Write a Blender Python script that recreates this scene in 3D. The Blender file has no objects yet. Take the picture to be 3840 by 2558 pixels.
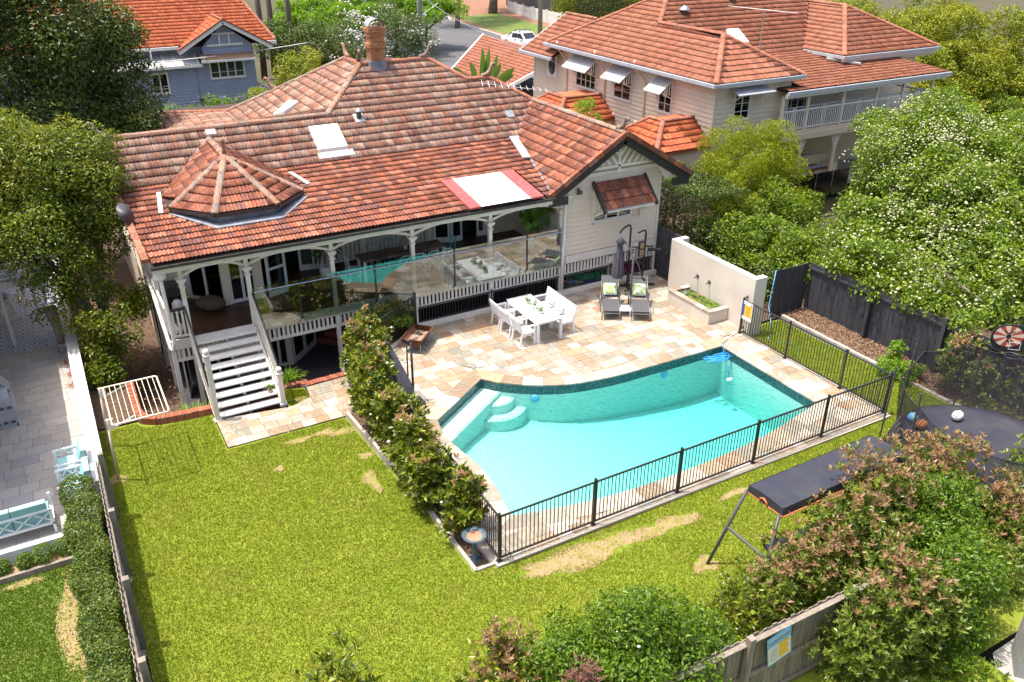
import bpy, math, random
import numpy as np
from mathutils import Vector, Matrix, Quaternion
random.seed(7); rng = np.random.default_rng(7)
SC = bpy.context.scene
COL = SC.collection
R = math.radians
# ------------------------------------------------------------------ camera
cam_d = bpy.data.cameras.new('camera'); cam = bpy.data.objects.new('camera', cam_d); COL.objects.link(cam)
cam_d.sensor_width = 36.0; cam_d.lens = 29.698; cam_d.clip_start = 0.3; cam_d.clip_end = 2000
P_, R_, Y_ = R(27.4222), R(0.24665), R(29.3527)
fwd = Vector((math.sin(Y_) * math.cos(P_), math.cos(Y_) * math.cos(P_), -math.sin(P_)))
rgt = Vector((math.cos(Y_), -math.sin(Y_), 0)); upv = rgt.cross(fwd)
r2 = rgt * math.cos(R_) + upv * math.sin(R_); u2 = -rgt * math.sin(R_) + upv * math.cos(R_)
CAM = Vector((0, 0, 12.4))
m = Matrix.Identity(4)
for i in range(3):
 m[i][0] = r2[i]; m[i][1] = u2[i]; m[i][2] = -fwd[i]; m[i][3] = CAM[i]
cam.matrix_world = m
SC.camera = cam
# ------------------------------------------------------------------ sky and sun
SUNV = Vector((-0.245, 0.13, 1.0)).normalized()
w = bpy.data.worlds.new('World'); SC.world = w; w.use_nodes = True
nt = w.node_tree; nt.nodes.clear()
sky = nt.nodes.new('ShaderNodeTexSky'); sky.sky_type = 'NISHITA'; sky.sun_disc = False
sky.sun_elevation = math.asin(SUNV.z); sky.sun_rotation = math.atan2(SUNV.x, SUNV.y)
sky.air_density = .8; sky.dust_density = 5.0; sky.ozone_density = .5
bg = nt.nodes.new('ShaderNodeBackground'); bg.inputs[1].default_value = 0.15
wo = nt.nodes.new('ShaderNodeOutputWorld')
nt.links.new(sky.outputs[0], bg.inputs[0]); nt.links.new(bg.outputs[0], wo.inputs[0])
sl = bpy.data.lights.new('sun', 'SUN'); sl.energy = 2.75; sl.angle = R(0.5); sl.color = (1.0, 0.955, 0.885)
so = bpy.data.objects.new('sun', sl); COL.objects.link(so); so.location = (0, 10, 40)
so.rotation_euler = (-SUNV).to_track_quat('-Z', 'Y').to_euler()
SC.view_settings.view_transform = 'Standard'; SC.view_settings.look = 'None'
SC.view_settings.exposure = 1.22; SC.view_settings.gamma = 1.0; SC.view_settings.use_curve_mapping = False
SC.render.engine = 'CYCLES'
SC.cycles.max_bounces = 8; SC.cycles.transparent_max_bounces = 24; SC.cycles.diffuse_bounces = 5
SC.cycles.use_denoising = True; SC.cycles.sample_clamp_indirect = 6.0
# ------------------------------------------------------------------ materials
def _nt(name):
 mt = bpy.data.materials.new(name); mt.use_nodes = True
 t = mt.node_tree; t.nodes.clear()
 o = t.nodes.new('ShaderNodeOutputMaterial')
 return mt, t, o
def N(t, kind, **kw):
 n = t.nodes.new('ShaderNode' + kind)
 for k, v in kw.items():
  if k.startswith('i_'):
   key = k[2:]; key = int(key) if key.isdigit() else key.replace('_', ' ')
   n.inputs[key].default_value = v
  else: setattr(n, k, v)
 return n
def c4(c): return (c[0], c[1], c[2], 1.0)
def rnd_nodes(t):
 oi = N(t, 'ObjectInfo'); g = N(t, 'NewGeometry')
 a = N(t, 'Math', operation='ADD'); t.links.new(oi.outputs['Random'], a.inputs[0]); t.links.new(g.outputs['Random Per Island'], a.inputs[1])
 f = N(t, 'Math', operation='FRACT'); t.links.new(a.outputs[0], f.inputs[0])
 return f.outputs[0], g
def ramp(t, src, cols, pos=None, interp='LINEAR'):
 r = N(t, 'ValToRGB'); cr = r.color_ramp; cr.interpolation = interp
 while len(cr.elements) < len(cols): cr.elements.new(0.5)
 for i, c in enumerate(cols):
  cr.elements[i].position = pos[i] if pos else (i / max(1, len(cols) - 1))
  cr.elements[i].color = c4(c)
 t.links.new(src, r.inputs[0]); return r.outputs[0]
def mixc(t, fac, a, b, mode='MIX'):
 n = N(t, 'Mix', data_type='RGBA', blend_type=mode)
 for s, v in ((0, fac), (6, a), (7, b)):
  if isinstance(v, (int, float)): n.inputs[s].default_value = v
  elif isinstance(v, tuple): n.inputs[s].default_value = c4(v)
  else: t.links.new(v, n.inputs[s])
 return n.outputs[2]
def noise(t, pos, scale, detail=3, rough=.55, stretch=None):
 src = pos
 if stretch:
  mp = N(t, 'Mapping'); mp.inputs['Scale'].default_value = stretch; t.links.new(pos, mp.inputs[0]); src = mp.outputs[0]
 n = N(t, 'TexNoise'); n.inputs['Scale'].default_value = scale; n.inputs['Detail'].default_value = detail; n.inputs['Roughness'].default_value = rough
 t.links.new(src, n.inputs['Vector']); return n.outputs['Fac']
def MAT(name, col, col2=None, scale=3.0, rough=.6, bump=0.0, bscale=60.0, metal=0.0, rand=0.0, ramp_cols=None, spec=.4, dirt=None, dscale=1.2, damt=.5, stretch=None, coat=0.0, ramp_pos=None, trans=0.0):
 """procedural: colour mottle by world-position noise, per-piece value shift, optional stains and bump"""
 mt, t, o = _nt(name)
 b = N(t, 'BsdfPrincipled'); b.inputs['Roughness'].default_value = rough; b.inputs['Metallic'].default_value = metal
 b.inputs['Specular IOR Level'].default_value = spec; b.inputs['Coat Weight'].default_value = coat
 rd, g = rnd_nodes(t); pos = g.outputs['Position']
 if ramp_cols: c = ramp(t, rd, ramp_cols, ramp_pos)
 else: c = None
 if col2 is not None:
  nf = noise(t, pos, scale, 4, .6, stretch)
  mr = N(t, 'MapRange'); mr.inputs[1].default_value = .36; mr.inputs[2].default_value = .64; t.links.new(nf, mr.inputs[0])
  c = mixc(t, mr.outputs[0], c if c is not None else col, col2) if c is None else mixc(t, mixv(t, mr.outputs[0], .5), c, col2)
 if c is None:
  rgb = N(t, 'RGB'); rgb.outputs[0].default_value = c4(col); c = rgb.outputs[0]
 if dirt is not None:
  nf = noise(t, pos, dscale, 5, .65)
  mr = N(t, 'MapRange'); mr.inputs[1].default_value = .5; mr.inputs[2].default_value = .72; mr.inputs[4].default_value = damt; t.links.new(nf, mr.inputs[0])
  c = mixc(t, mr.outputs[0], c, dirt)
 if rand:
  mr = N(t, 'MapRange'); mr.inputs[3].default_value = 1 - rand; mr.inputs[4].default_value = 1 + rand
  m7 = N(t, 'Math', operation='MULTIPLY'); m7.inputs[1].default_value = 7.31; t.links.new(rd, m7.inputs[0])
  fr = N(t, 'Math', operation='FRACT'); t.links.new(m7.outputs[0], fr.inputs[0]); t.links.new(fr.outputs[0], mr.inputs[0])
  h = N(t, 'HueSaturation'); t.links.new(mr.outputs[0], h.inputs['Value']); t.links.new(c, h.inputs['Color']); c = h.outputs[0]
 t.links.new(c, b.inputs['Base Color'])
 if bump:
  nf = noise(t, pos, bscale, 3, .6, stretch); bp = N(t, 'Bump'); bp.inputs['Strength'].default_value = bump; bp.inputs['Distance'].default_value = .02
  t.links.new(nf, bp.inputs['Height']); t.links.new(bp.outputs[0], b.inputs['Normal'])
 if trans:
  tr = N(t, 'BsdfTranslucent'); t.links.new(c, tr.inputs[0]); mx = N(t, 'MixShader'); mx.inputs[0].default_value = trans
  t.links.new(b.outputs[0], mx.inputs[1]); t.links.new(tr.outputs[0], mx.inputs[2]); t.links.new(mx.outputs[0], o.inputs[0])
 else: t.links.new(b.outputs[0], o.inputs[0])
 return mt
def mixv(t, a, k):
 n = N(t, 'Math', operation='MULTIPLY'); n.inputs[1].default_value = k; t.links.new(a, n.inputs[0]); return n.outputs[0]
def LEAF(name, cols, pos=None, rough=.42, trans=.35, patch=None, patch_scale=.6, spec=.5):
 mt, t, o = _nt(name)
 rd, g = rnd_nodes(t)
 c = ramp(t, rd, cols, pos)
 if patch:
  nf = noise(t, g.outputs['Position'], patch_scale, 2)
  mr = N(t, 'MapRange'); mr.inputs[1].default_value = .47; mr.inputs[2].default_value = .62; mr.inputs[4].default_value = .75; t.links.new(nf, mr.inputs[0])
  c = mixc(t, mr.outputs[0], c, patch)
 b = N(t, 'BsdfPrincipled'); b.inputs['Roughness'].default_value = rough; b.inputs['Specular IOR Level'].default_value = spec * .7
 t.links.new(c, b.inputs['Base Color'])
 tr = N(t, 'BsdfTranslucent'); h = N(t, 'HueSaturation'); h.inputs['Value'].default_value = 1.5; h.inputs['Saturation'].default_value = 1.1; h.inputs['Hue'].default_value = .49
 t.links.new(c, h.inputs['Color']); t.links.new(h.outputs[0], tr.inputs[0])
 mx = N(t, 'MixShader'); mx.inputs[0].default_value = trans
 t.links.new(b.outputs[0], mx.inputs[1]); t.links.new(tr.outputs[0], mx.inputs[2]); t.links.new(mx.outputs[0], o.inputs[0])
 return mt
def GLASS(name, tint=(.93, .97, .96), refl=1.0, rough=0.0):
 mt, t, o = _nt(name)
 tr = N(t, 'BsdfTransparent'); tr.inputs[0].default_value = c4(tint)
 gl = N(t, 'BsdfGlossy'); gl.inputs['Roughness'].default_value = rough
 fr = N(t, 'Fresnel'); fr.inputs[0].default_value = 1.55
 mu = N(t, 'Math', operation='MULTIPLY'); mu.inputs[1].default_value = refl; t.links.new(fr.outputs[0], mu.inputs[0])
 mx = N(t, 'MixShader'); t.links.new(mu.outputs[0], mx.inputs[0]); t.links.new(tr.outputs[0], mx.inputs[1]); t.links.new(gl.outputs[0], mx.inputs[2])
 t.links.new(mx.outputs[0], o.inputs[0]); return mt
M = {}
M['cream'] = MAT('cream_weatherboard_paint', (.72, .61, .48), (.67, .565, .44), 1.5, .55, .05, 90, rand=.03)
M['cream2'] = MAT('beige_weatherboard_paint', (.66, .55, .42), (.61, .50, .38), 1.2, .55, .05, 90, rand=.03)
M['white'] = MAT('white_paint', (.72, .70, .66), (.66, .64, .60), 2.5, .45, .03, 80)
M['white_trim'] = MAT('weathered_white_paint', (.72, .67, .59), (.64, .59, .51), 2.0, .5, .05, 70, dirt=(.42, .38, .33), damt=.35)
M['whitefurn'] = MAT('white_furniture_paint', (.80, .80, .80), (.76, .76, .76), 4, .4)
M['black'] = MAT('black_powder_coat', (.018, .018, .02), (.03, .03, .03), 4, .4, spec=.5)
M['darkgrey'] = MAT('charcoal_metal', (.06, .062, .068), (.075, .075, .08), 3, .45)
M['blackrubber'] = MAT('black_rubber', (.015, .015, .016), (.025, .025, .026), 5, .8)
M['gutter'] = MAT('dark_gutter_paint', (.03, .028, .028), (.06, .055, .05), 6, .4)
M['greygutter'] = MAT('grey_gutter_paint', (.42, .43, .46), (.36, .37, .40), 3, .4)
M['barge'] = MAT('dark_barge_paint', (.022, .02, .02), (.035, .032, .03), 4, .5)
M['timberdeck'] = MAT('stained_deck_timber', (.075, .035, .018), (.05, .022, .012), 6, .35, .1, 60, rand=.25, stretch=(1, 12, 12))
M['darkint'] = MAT('dark_timber_interior', (.05, .022, .014), (.03, .015, .01), 3, .5)
M['intwall'] = MAT('interior_wall_paint', (.30, .27, .24), (.26, .24, .22), 2, .7)
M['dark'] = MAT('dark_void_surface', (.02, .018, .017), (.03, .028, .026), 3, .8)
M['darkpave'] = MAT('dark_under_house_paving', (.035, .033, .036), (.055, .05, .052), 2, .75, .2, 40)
M['metal'] = MAT('galvanised_steel', (.55, .56, .58), (.42, .43, .46), 5, .35, metal=.8)
M['chrome'] = MAT('polished_steel', (.7, .7, .68), (.6, .6, .58), 5, .2, metal=1.0)
M['zinc'] = MAT('pale_zinc_sheet', (.52, .53, .55), (.40, .41, .44), 6, .4, metal=.5)
M['lead'] = MAT('lead_flashing', (.16, .18, .22), (.30, .32, .36), 4, .5, metal=.2, dirt=(.2, .16, .13), dscale=3)
M['mortar'] = MAT('pale_mortar_bedding', (.36, .34, .30), (.50, .48, .45), 8, .85, .3, 50)
M['redsheet'] = MAT('red_roof_sheet', (.42, .075, .07), (.36, .06, .055), 2, .5, dirt=(.6, .35, .3), dscale=9, damt=.3)
M['whitesheet'] = MAT('white_corrugated_sheet', (.78, .78, .77), (.74, .74, .73), 2, .4, dirt=(.45, .43, .4), dscale=7, damt=.18)
M['acrylic'] = MAT('white_acrylic_dome', (.82, .83, .84), (.78, .79, .8), 3, .25)
TILES = [(.15, .048, .028), (.22, .072, .038), (.27, .082, .04), (.18, .06, .04), (.23, .10, .07), (.30, .115, .065), (.13, .055, .045), (.25, .088, .05)]
def TILE(name, cols, lich, lamt, old, oamt, rand=.18):
 mt, t, o = _nt(name)
 b = N(t, 'BsdfPrincipled'); b.inputs['Roughness'].default_value = .78; b.inputs['Specular IOR Level'].default_value = .25
 rd, g = rnd_nodes(t); pos = g.outputs['Position']
 c = ramp(t, rd, cols, interp='CONSTANT', pos=[i / len(cols) for i in range(len(cols))])
 nf = noise(t, pos, .55, 5, .7); mr = N(t, 'MapRange'); mr.inputs[1].default_value = .38; mr.inputs[2].default_value = .66; mr.inputs[4].default_value = oamt; t.links.new(nf, mr.inputs[0])
 c = mixc(t, mr.outputs[0], c, old)
 nf = noise(t, pos, 11, 5, .75); mr = N(t, 'MapRange'); mr.inputs[1].default_value = .52; mr.inputs[2].default_value = .74; mr.inputs[4].default_value = lamt; t.links.new(nf, mr.inputs[0])
 c = mixc(t, mr.outputs[0], c, lich)
 nf = noise(t, pos, 1.0, 3, .6, (26, 5, 5)); mr = N(t, 'MapRange'); mr.inputs[1].default_value = .3; mr.inputs[2].default_value = .7; mr.inputs[3].default_value = .62; mr.inputs[4].default_value = 1.35; t.links.new(nf, mr.inputs[0])
 m7 = N(t, 'Math', operation='MULTIPLY'); m7.inputs[1].default_value = 5.7; t.links.new(rd, m7.inputs[0]); fr = N(t, 'Math', operation='FRACT'); t.links.new(m7.outputs[0], fr.inputs[0])
 mr2 = N(t, 'MapRange'); mr2.inputs[3].default_value = 1 - rand; mr2.inputs[4].default_value = 1 + rand; t.links.new(fr.outputs[0], mr2.inputs[0])
 mm = N(t, 'Math', operation='MULTIPLY'); t.links.new(mr.outputs[0], mm.inputs[0]); t.links.new(mr2.outputs[0], mm.inputs[1])
 h = N(t, 'HueSaturation'); t.links.new(mm.outputs[0], h.inputs['Value']); t.links.new(c, h.inputs['Color'])
 t.links.new(h.outputs[0], b.inputs['Base Color'])
 bp = N(t, 'Bump'); bp.inputs['Strength'].default_value = .3; bp.inputs['Distance'].default_value = .01; t.links.new(nf, bp.inputs['Height']); t.links.new(bp.outputs[0], b.inputs['Normal'])
 t.links.new(b.outputs[0], o.inputs[0]); return mt
M['tile_low'] = TILE('terracotta_tile_red', TILES, (.33, .24, .17), .5, (.25, .075, .042), .3, .26)
M['tile_up'] = TILE('terracotta_tile_weathered', [(.24, .13, .095), (.29, .18, .13), (.19, .085, .06), (.32, .205, .155), (.26, .11, .07), (.21, .13, .105), (.30, .125, .075), (.35, .235, .17)], (.33, .25, .19), .75, (.25, .135, .095), .5, .2)
M['tile_nb'] = TILE('terracotta_tile_neighbour', [(.24, .082, .045), (.27, .095, .052), (.21, .07, .04), (.30, .11, .06)], (.30, .17, .11), .4, (.27, .12, .075), .6, .12)
M['tile_or'] = TILE('terracotta_tile_orange', [(.36, .085, .032), (.40, .10, .038), (.33, .075, .03), (.43, .12, .05)], (.42, .16, .08), .3, (.38, .09, .035), .3, .1)
M['cap'] = TILE('ridge_cap_weathered', [(.24, .15, .11), (.27, .12, .075), (.22, .16, .125), (.28, .13, .08)], (.32, .27, .21), .9, (.28, .215, .165), .75)
M['cap_or'] = TILE('ridge_cap_orange', [(.29, .10, .055), (.32, .115, .065), (.26, .10, .065)], (.34, .24, .17), .5, (.29, .13, .08), .5)
M['under'] = MAT('roof_underlay_shadow_gap', (.06, .03, .022), (.045, .025, .02), 3, .9)
M['brick'] = MAT('orange_chimney_brick', (.40, .20, .08), None, rough=.85, ramp_cols=[(.30, .11, .05), (.42, .20, .08), (.36, .15, .06), (.46, .24, .10), (.30, .13, .07)], bump=.2, rand=.12)
M['redbrick'] = MAT('red_edging_brick', (.30, .09, .045), None, rough=.85, ramp_cols=[(.24, .07, .04), (.32, .10, .05), (.28, .085, .05), (.36, .13, .07)], bump=.2, rand=.12)
M['render'] = MAT('cream_rendered_wall', (.60, .54, .46), (.56, .50, .425), 1.2, .8, .1, 70, dirt=(.40, .36, .31), damt=.25)
M['renderwhite'] = MAT('white_render', (.66, .65, .64), (.6, .59, .58), 1.2, .8, .1, 70, dirt=(.42, .40, .38), damt=.4, dscale=2)
M['conc'] = MAT('grey_concrete', (.34, .33, .31), (.28, .27, .25), 2, .85, .2, 50)
M['edging'] = MAT('pale_concrete_edging', (.42, .38, .32), (.34, .30, .25), 3, .85, .2, 50)
PAV = [(.37, .30, .215), (.30, .26, .195), (.40, .335, .26), (.36, .235, .14), (.235, .225, .18), (.43, .38, .315), (.32, .285, .23), (.38, .275, .175), (.265, .26, .215), (.44, .40, .34), (.27, .21, .14), (.41, .36, .30)]
PAV = [tuple(v * .9 for v in c) for c in PAV]
def PAVER(name, cols, vein, amt=.6, rand=.12, vs=(1, .35, 1)):
 mt, t, o = _nt(name)
 b = N(t, 'BsdfPrincipled'); b.inputs['Roughness'].default_value = .62; b.inputs['Specular IOR Level'].default_value = .3
 rd, g = rnd_nodes(t)
 c = ramp(t, rd, cols, interp='CONSTANT', pos=[i / len(cols) for i in range(len(cols))])
 off = N(t, 'VectorMath', operation='SCALE'); cx = N(t, 'CombineXYZ'); t.links.new(rd, cx.inputs[0]); t.links.new(rd, cx.inputs[1]); t.links.new(rd, cx.inputs[2])
 t.links.new(cx.outputs[0], off.inputs[0]); off.inputs['Scale'].default_value = 90
 rot = N(t, 'VectorRotate', rotation_type='Z_AXIS'); t.links.new(g.outputs['Position'], rot.inputs['Vector'])
 ma = N(t, 'Math', operation='MULTIPLY'); ma.inputs[1].default_value = 12.0; t.links.new(rd, ma.inputs[0]); t.links.new(ma.outputs[0], rot.inputs['Angle'])
 ad = N(t, 'VectorMath', operation='ADD'); t.links.new(rot.outputs[0], ad.inputs[0]); t.links.new(off.outputs[0], ad.inputs[1])
 mp = N(t, 'Mapping'); mp.inputs['Scale'].default_value = (2.2, 7.5, 2); t.links.new(ad.outputs[0], mp.inputs[0])
 n = N(t, 'TexNoise'); n.inputs['Scale'].default_value = 1.0; n.inputs['Detail'].default_value = 5; n.inputs['Distortion'].default_value = 1.2; t.links.new(mp.outputs[0], n.inputs['Vector'])
 mr = N(t, 'MapRange'); mr.inputs[1].default_value = .46; mr.inputs[2].default_value = .68; mr.inputs[4].default_value = amt; t.links.new(n.outputs['Fac'], mr.inputs[0])
 c = mixc(t, mr.outputs[0], c, vein)
 n2 = noise(t, mp.outputs[0], 1.7, 4, .6); mr = N(t, 'MapRange'); mr.inputs[1].default_value = .5; mr.inputs[2].default_value = .7; mr.inputs[4].default_value = .55; t.links.new(n2, mr.inputs[0])
 c = mixc(t, mr.outputs[0], c, (.46, .41, .34))
 h = N(t, 'HueSaturation'); m7 = N(t, 'Math', operation='MULTIPLY'); m7.inputs[1].default_value = 3.7; t.links.new(rd, m7.inputs[0]); fr = N(t, 'Math', operation='FRACT'); t.links.new(m7.outputs[0], fr.inputs[0])
 mr = N(t, 'MapRange'); mr.inputs[3].default_value = 1 - rand; mr.inputs[4].default_value = 1 + rand; t.links.new(fr.outputs[0], mr.inputs[0]); t.links.new(mr.outputs[0], h.inputs['Value'])
 t.links.new(c, h.inputs['Color']); t.links.new(h.outputs[0], b.inputs['Base Color'])
 bp = N(t, 'Bump'); bp.inputs['Strength'].default_value = .25; bp.inputs['Distance'].default_value = .01; t.links.new(n.outputs['Fac'], bp.inputs['Height']); t.links.new(bp.outputs[0], b.inputs['Normal'])
 t.links.new(b.outputs[0], o.inputs[0]); return mt
M['paver'] = PAVER('quartzite_paver', PAV, (.30, .18, .10), .6, .18)
M['paver_nb'] = PAVER('grey_marble_paver', [(.40, .365, .33), (.43, .39, .345), (.37, .35, .34), (.45, .41, .365)], (.31, .29, .285), .5, .08)
M['grout'] = MAT('sandy_grout', (.40, .355, .29), (.34, .30, .245), 5, .9, .1, 80)
M['pattile'] = MAT('patterned_floor_tile', (.62, .61, .60), (.55, .55, .56), 3, .5)
M['pattern'] = MAT('navy_tile_pattern', (.14, .16, .24), (.20, .21, .28), 3, .5)
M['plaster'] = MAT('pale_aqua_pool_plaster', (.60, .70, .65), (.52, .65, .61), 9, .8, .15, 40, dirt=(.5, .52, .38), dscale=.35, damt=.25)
M['poolband'] = MAT('teal_glass_mosaic', (.03, .09, .10), None, rough=.25, ramp_cols=[(.015, .05, .06), (.03, .10, .11), (.05, .14, .15), (.02, .07, .10)], rand=.3)
M['asphalt'] = MAT('grey_asphalt', (.10, .098, .098), (.085, .083, .085), .5, .9, .2, 60, dirt=(.13, .125, .12), dscale=.4)
M['soil'] = MAT('brown_mulch_soil', (.13, .08, .05), (.07, .045, .03), 6, .95, .6, 25)
M['dirt'] = MAT('dry_bare_dirt', (.31, .21, .115), (.21, .19, .05), 4, .95, .4, 30)
M['clay'] = MAT('red_clay_verge', (.27, .135, .075), (.20, .10, .06), 1.5, .95, .4, 25)
M['ground'] = MAT('dark_garden_ground', (.05, .06, .022), (.08, .06, .035), .5, .95, .4, 8)
M['lawn'] = MAT('lawn_base', (.15, .20, .012), (.19, .23, .018), 1.3, .95, .5, 35, dirt=(.19, .17, .035), dscale=.8, damt=.6)
M['lawn2'] = MAT('verge_lawn', (.085, .13, .02), (.12, .17, .03), 1.0, .95, .5, 12, dirt=(.18, .15, .05), dscale=.8, damt=.5)
M['greyfence'] = MAT('charcoal_fence_paint', (.062, .062, .068), (.045, .045, .05), 3, .65, .1, 60, rand=.15)
M['blackfence'] = MAT('dark_stained_paling', (.034, .035, .042), (.046, .047, .054), 3, .75, .2, 60, rand=.12, stretch=(3, 3, .4))
M['paling'] = MAT('weathered_paling', (.26, .225, .175), (.18, .15, .12), 3, .9, .25, 60, rand=.2, stretch=(4, 4, .5))
M['bark'] = MAT('grey_brown_bark', (.11, .085, .06), (.17, .14, .11), 6, .9, .5, 20, stretch=(1, 1, .3))
M['polewood'] = MAT('green_treated_pole', (.19, .235, .165), (.24, .27, .20), 4, .85, .3, 30, stretch=(2, 2, .2))
M['glass'] = GLASS('window_glass', (.55, .58, .58), 1.6)
M['balglass'] = GLASS('balustrade_glass', (.90, .955, .93), 2.2)
M['poolglass'] = GLASS('green_tinted_glass', (.70, .92, .86), 2.0)
M['rust'] = MAT('rusted_steel', (.17, .06, .028), (.23, .10, .05), 7, .85, .2, 50, dirt=(.09, .035, .02), dscale=6)
M['ash'] = MAT('pale_ash', (.34, .25, .19), (.22, .16, .12), 10, .95, .5, 30)
M['verdigris'] = MAT('blue_green_cast_iron', (.055, .095, .11), (.10, .15, .165), 9, .55, .1, 40)
M['terrawater'] = MAT('rusty_basin_silt', (.33, .15, .08), (.42, .23, .15), 4, .6)
M['net'] = None
M['umbrella'] = MAT('charcoal_purple_canvas', (.075, .07, .088), (.06, .056, .07), 4, .85, .1, 80)
M['mesh'] = MAT('grey_sling_mesh', (.085, .085, .09), (.07, .07, .075), 8, .7, .1, 200)
M['alu'] = MAT('grey_aluminium_tube', (.17, .17, .17), (.20, .20, .20), 4, .4, metal=.4)
M['cushion'] = MAT('leaf_print_cushion', (.66, .68, .58), (.24, .40, .06), 11, .85)
M['seatcush'] = MAT('aqua_cushion', (.30, .52, .52), (.27, .48, .49), 3, .85)
M['tealpaint'] = MAT('teal_chair_paint', (.05, .30, .34), (.07, .36, .40), 4, .5)
M['mintpaint'] = MAT('mint_chair_paint', (.38, .55, .46), (.33, .5, .42), 4, .5)
M['paleblue'] = MAT('pale_blue_chair_paint', (.50, .62, .66), (.46, .58, .62), 4, .5)
M['recycled'] = MAT('recycled_timber_top', (.13, .08, .05), None, rough=.6, ramp_cols=[(.10, .055, .035), (.17, .11, .07), (.08, .05, .04), (.13, .12, .12), (.20, .12, .07), (.15, .09, .10)], rand=.2, bump=.1)
M['wicker'] = MAT('brown_wicker', (.11, .065, .04), (.07, .042, .028), 14, .85, .5, 60)
M['cane'] = MAT('tan_cane', (.30, .20, .12), (.22, .14, .08), 8, .7)
M['pinkpot'] = MAT('blush_pink_pot', (.50, .33, .29), (.46, .30, .27), 4, .6)
M['bluehouse'] = MAT('blue_grey_boards', (.29, .325, .42), (.26, .295, .385), 1.5, .6, .05, 60, rand=.03)
M['greyroof'] = MAT('pale_metal_roof', (.50, .49, .47), (.40, .39, .38), 2, .5, dirt=(.26, .25, .24), dscale=2, damt=.5)
M['bluewhite'] = MAT('blue_white_glaze', (.55, .57, .60), (.05, .08, .26), 9, .3)
M['carwhite'] = MAT('white_car_paint', (.75, .76, .78), (.72, .73, .75), 2, .25, coat=.6)
M['carglass'] = MAT('dark_car_glass', (.02, .022, .025), (.03, .03, .035), 3, .08, spec=.8)
M['cargrey'] = MAT('dark_grey_car_paint', (.05, .052, .058), (.06, .06, .066), 2, .25, coat=.6)
M['taillight'] = MAT('red_tail_lamp', (.35, .02, .02), (.3, .02, .02), 4, .3)
M['orange'] = MAT('orange_piping', (.62, .17, .06), (.55, .15, .05), 4, .7)
M['tarp'] = MAT('dark_vinyl_canopy', (.028, .028, .042), (.038, .038, .048), 1.5, .38, .05, 20, dirt=(.055, .055, .05), dscale=1.1, damt=.7)
M['red'] = MAT('red_print', (.42, .06, .04), (.5, .09, .06), 5, .5)
M['yellow'] = MAT('yellow_print', (.75, .46, .02), (.70, .42, .02), 5, .5)
M['bluep'] = MAT('blue_print', (.03, .07, .38), (.04, .09, .42), 5, .5)
M['cyan'] = MAT('sky_blue_print', (.12, .38, .62), (.14, .42, .66), 5, .5)
M['hose'] = MAT('blue_hose', (.02, .22, .50), (.03, .26, .55), 5, .4)
M['pink'] = MAT('hot_pink_vinyl', (.65, .03, .25), (.6, .03, .22), 5, .35)
M['greenv'] = MAT('green_vinyl', (.03, .30, .10), (.04, .36, .14), 5, .35)
M['ballorange'] = MAT('orange_leather', (.42, .15, .04), (.36, .12, .03), 8, .6)
M['lily'] = LEAF('lily_pad', [(.10, .16, .015), (.14, .21, .02), (.08, .12, .02), (.18, .24, .04)], trans=.15)
M['pinkflower'] = MAT('pink_petal', (.66, .30, .36), (.7, .4, .45), 6, .6)
M['blossom'] = MAT('cream_blossom', (.46, .48, .24), (.55, .55, .34), 5, .8, rand=.15, trans=.25)
M['whiteflower'] = MAT('white_petal', (.72, .70, .62), (.68, .66, .58), 5, .7, rand=.1, trans=.2)
M['oranflower'] = MAT('orange_petal', (.75, .20, .02), (.7, .16, .02), 5, .6)
M['purple'] = MAT('mauve_petal', (.25, .20, .55), (.3, .24, .6), 5, .7)
M['stick'] = MAT('pale_stem', (.20, .15, .09), (.26, .2, .13), 6, .9)
def _net(name, col, fac):
 mt, t, o = _nt(name)
 tr = N(t, 'BsdfTransparent'); d = N(t, 'BsdfDiffuse'); d.inputs[0].default_value = c4(col)
 mx = N(t, 'MixShader'); mx.inputs[0].default_value = fac
 t.links.new(tr.outputs[0], mx.inputs[1]); t.links.new(d.outputs[0], mx.inputs[2]); t.links.new(mx.outputs[0], o.inputs[0]); return mt
M['net'] = _net('black_safety_net', (.03, .028, .032), .58)
def _water():
 mt, t, o = _nt('pool_water')
 tr = N(t, 'BsdfTransparent'); tr.inputs[0].default_value = (.96, 1, 1, 1)
 gl = N(t, 'BsdfGlossy'); gl.inputs['Roughness'].default_value = .03
 g = N(t, 'NewGeometry')
 nf = noise(t, g.outputs['Position'], 5.5, 3, .6); nf2 = noise(t, g.outputs['Position'], 16, 2, .6)
 a = N(t, 'Math', operation='MULTIPLY_ADD'); a.inputs[1].default_value = .35; t.links.new(nf2, a.inputs[0]); t.links.new(nf, a.inputs[2])
 bp = N(t, 'Bump'); bp.inputs['Strength'].default_value = .9; bp.inputs['Distance'].default_value = .08; t.links.new(a.outputs[0], bp.inputs['Height'])
 t.links.new(bp.outputs[0], gl.inputs['Normal'])
 fr = N(t, 'Fresnel'); fr.inputs[0].default_value = 1.33; t.links.new(bp.outputs[0], fr.inputs['Normal'])
 mx = N(t, 'MixShader'); t.links.new(fr.outputs[0], mx.inputs[0]); t.links.new(tr.outputs[0], mx.inputs[1]); t.links.new(gl.outputs[0], mx.inputs[2])
 t.links.new(mx.outputs[0], o.inputs['Surface'])
 va = N(t, 'VolumeAbsorption'); va.inputs['Color'].default_value = (.03, .80, .80, 1); va.inputs['Density'].default_value = .46
 t.links.new(va.outputs[0], o.inputs['Volume']); return mt
M['water'] = _water()
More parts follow.
